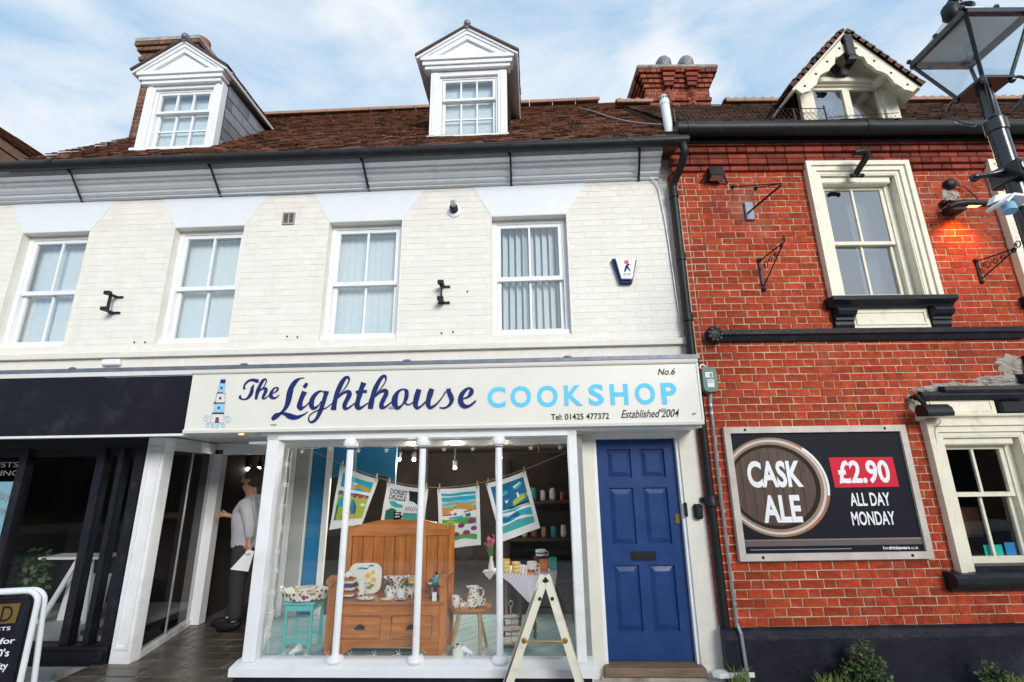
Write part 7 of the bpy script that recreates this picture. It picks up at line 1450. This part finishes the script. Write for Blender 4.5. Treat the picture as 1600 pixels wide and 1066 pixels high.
skin_mesh('trousers', [[(PU, PV, 1.06, .155), (PU + .005, PV, .92, .165), (PU + .02, PV - .09, .80, .12), (PU + .01, PV - .10, .50, .092), (PU + .07, PV - .13, .10, .075)], [(PU + .005, PV, .92, .165), (PU + .02, PV + .09, .80, .12), (PU - .05, PV + .09, .50, .092), (PU - .10, PV + .04, .10, .075)]], M['trousers'], per)
skin_mesh('hair', [[(PU - .075, PV, 1.795, .075), (PU - .03, PV, 1.775, .118), (PU + .015, PV, 1.735, .122), (PU + .03, PV, 1.67, .10), (PU + .02, PV, 1.60, .07)]], M['hair'], per)
for (x, y) in ((PU + .07, PV - .13), (PU - .10, PV + .04)):
    s = skin_mesh('shoe', [[(x + .02, y, .125, .058), (x + .03, y, .075, .062), (x - .05, y - .008, .07, .058), (x - .14, y - .02, .062, .054), (x - .22, y - .035, .052, .042)]], M['black_paint'], per)
    part('sole', MB().prism([(x + .09, y - .04), (x + .09, y + .04), (x - .05, y + .035), (x - .20, y + .01), (x - .245, y - .03), (x - .20, y - .065), (x - .05, y - .05)], .0, .036, 'z').xf(lambda a, b, c: (x + (a - x) * 1.06, y + (b - y) * 1.25, c)), M['sole'], s)
pa = solo('papers', MB().prism([(PU + .17, .90), (PU + .245, .88), (PU + .20, .66), (PU - .02, .685)], PV - .222, PV - .216, 'y'), M['paper'], 'white sheets of paper held in the hand of the person in the doorway', 'papers', LF, (PU + .12, PV - .22, .75))

# ================================================================= ACROSS THE STREET (seen only in reflections)
op = thing('opposite_building', 'brick shop row across the street, seen only reflected', 'building', RF, (0, -14.2, -.1))
oh = [(x, x + 1.2, 3.7, 4.7) for x in range(-66, 66, 3)] + [(x, x + 3.6, .4, 2.4) for x in range(-65, 63, 5)]
part('wall', slab_with_holes(MB(), -70, 70, -.1, 5.0, -14.5, -14.2, oh), M['old_brick'], op)
part('roof', MB().prism([(-14.0, 4.95), (-14.0, 5.1), (-17.5, 6.8), (-21, 4.95)], -70.5, 70.5), M['tile'], op)
gw = MB()
for a, b, c, d in oh: gw.box(a, b, -14.46, -14.44, c, d)
part('window_glass', gw, M['ink'], op)
for x, m_, s in ((-20, 'shop_blue', 'Chicken - Pizza - Burgers - Kebabs'), (-10, 'navy', ''), (0, 'deep_sea', 'world show'), (10, 'dark_sign', '')):
    f_ = part('fascia', MB().box(x, x + 9.4, -14.2, -14.05, 2.6, 3.3), M[m_], op)
    if s: part('lettering', text_mb(s, x + 8.8, x + .6, 2.8, 3.1, -14.045, .02), M['letter_white'], op)
# a dark hatchback parked at the kerb behind the viewer, which the shop glass mirrors
car = thing('parked_car', 'dark grey hatchback parked at the near kerb, seen only reflected', 'car', RF, (-.3, -7.3, -.2))
M['car_paint'] = mat('car_paint', (.020, .022, .028), .18, var=.05, coat=.9)
C0, C1 = -8.1, -6.45
def body_loft(prof, ins):
    mb = MB(); n = len(prof); cx = -.3
    ys = [C0, C0 + .10, C1 - .10, C1]; sc_ = [.93, 1., 1., .93]
    for y, s in zip(ys, sc_): mb.v += [(cx + x * s, y + 0, z) for x, z in prof]
    for i in range(3):
        for k in range(n): l = (k + 1) % n; mb.f.append((i * n + k, i * n + l, (i + 1) * n + l, (i + 1) * n + k)); mb.t.append(0.)
    mb.f.append(tuple(range(n))); mb.f.append(tuple(range(3 * n, 4 * n))); mb.t += [0., 0.]
    return mb
part('body', body_loft([(-2.05, .15), (-2.1, .45), (-2.0, .72), (-1.1, .86), (1.7, .90), (1.95, .80), (2.02, .45), (1.95, .12)], 0), M['car_paint'], car)
part('cabin', MB().prism([(-1.35, .85), (-.55, 1.30), (.2, 1.38), (1.1, 1.33), (1.4, .89)], C0 + .16, C1 - .16, 'y'), M['car_paint'], car)
for y in (C0 + .155, C1 - .155):
    for x0, x1 in ((-1.3, -.35), (-.25, .72)): part('side_window', MB().quad((x0 + .2, y, .92), (x1, y, .92), (x1, y, 1.29), (x0 + .6, y, 1.27)), M['ink'], car)
for x in (-1.65, 1.0):
    for y in (C0 + .08, C1 - .08): wh = part('wheel', MB().lathe([(.20, y - .09), (.30, y - .085), (.31, y), (.30, y + .085), (.20, y + .09)], (x, 0, .11), 20, 'y'), M['black_paint'], car); part('rim', MB().lathe([(.19, y - .095), (.19, y + .095)], (x, 0, .11), 14, 'y'), M['galv'], wh)
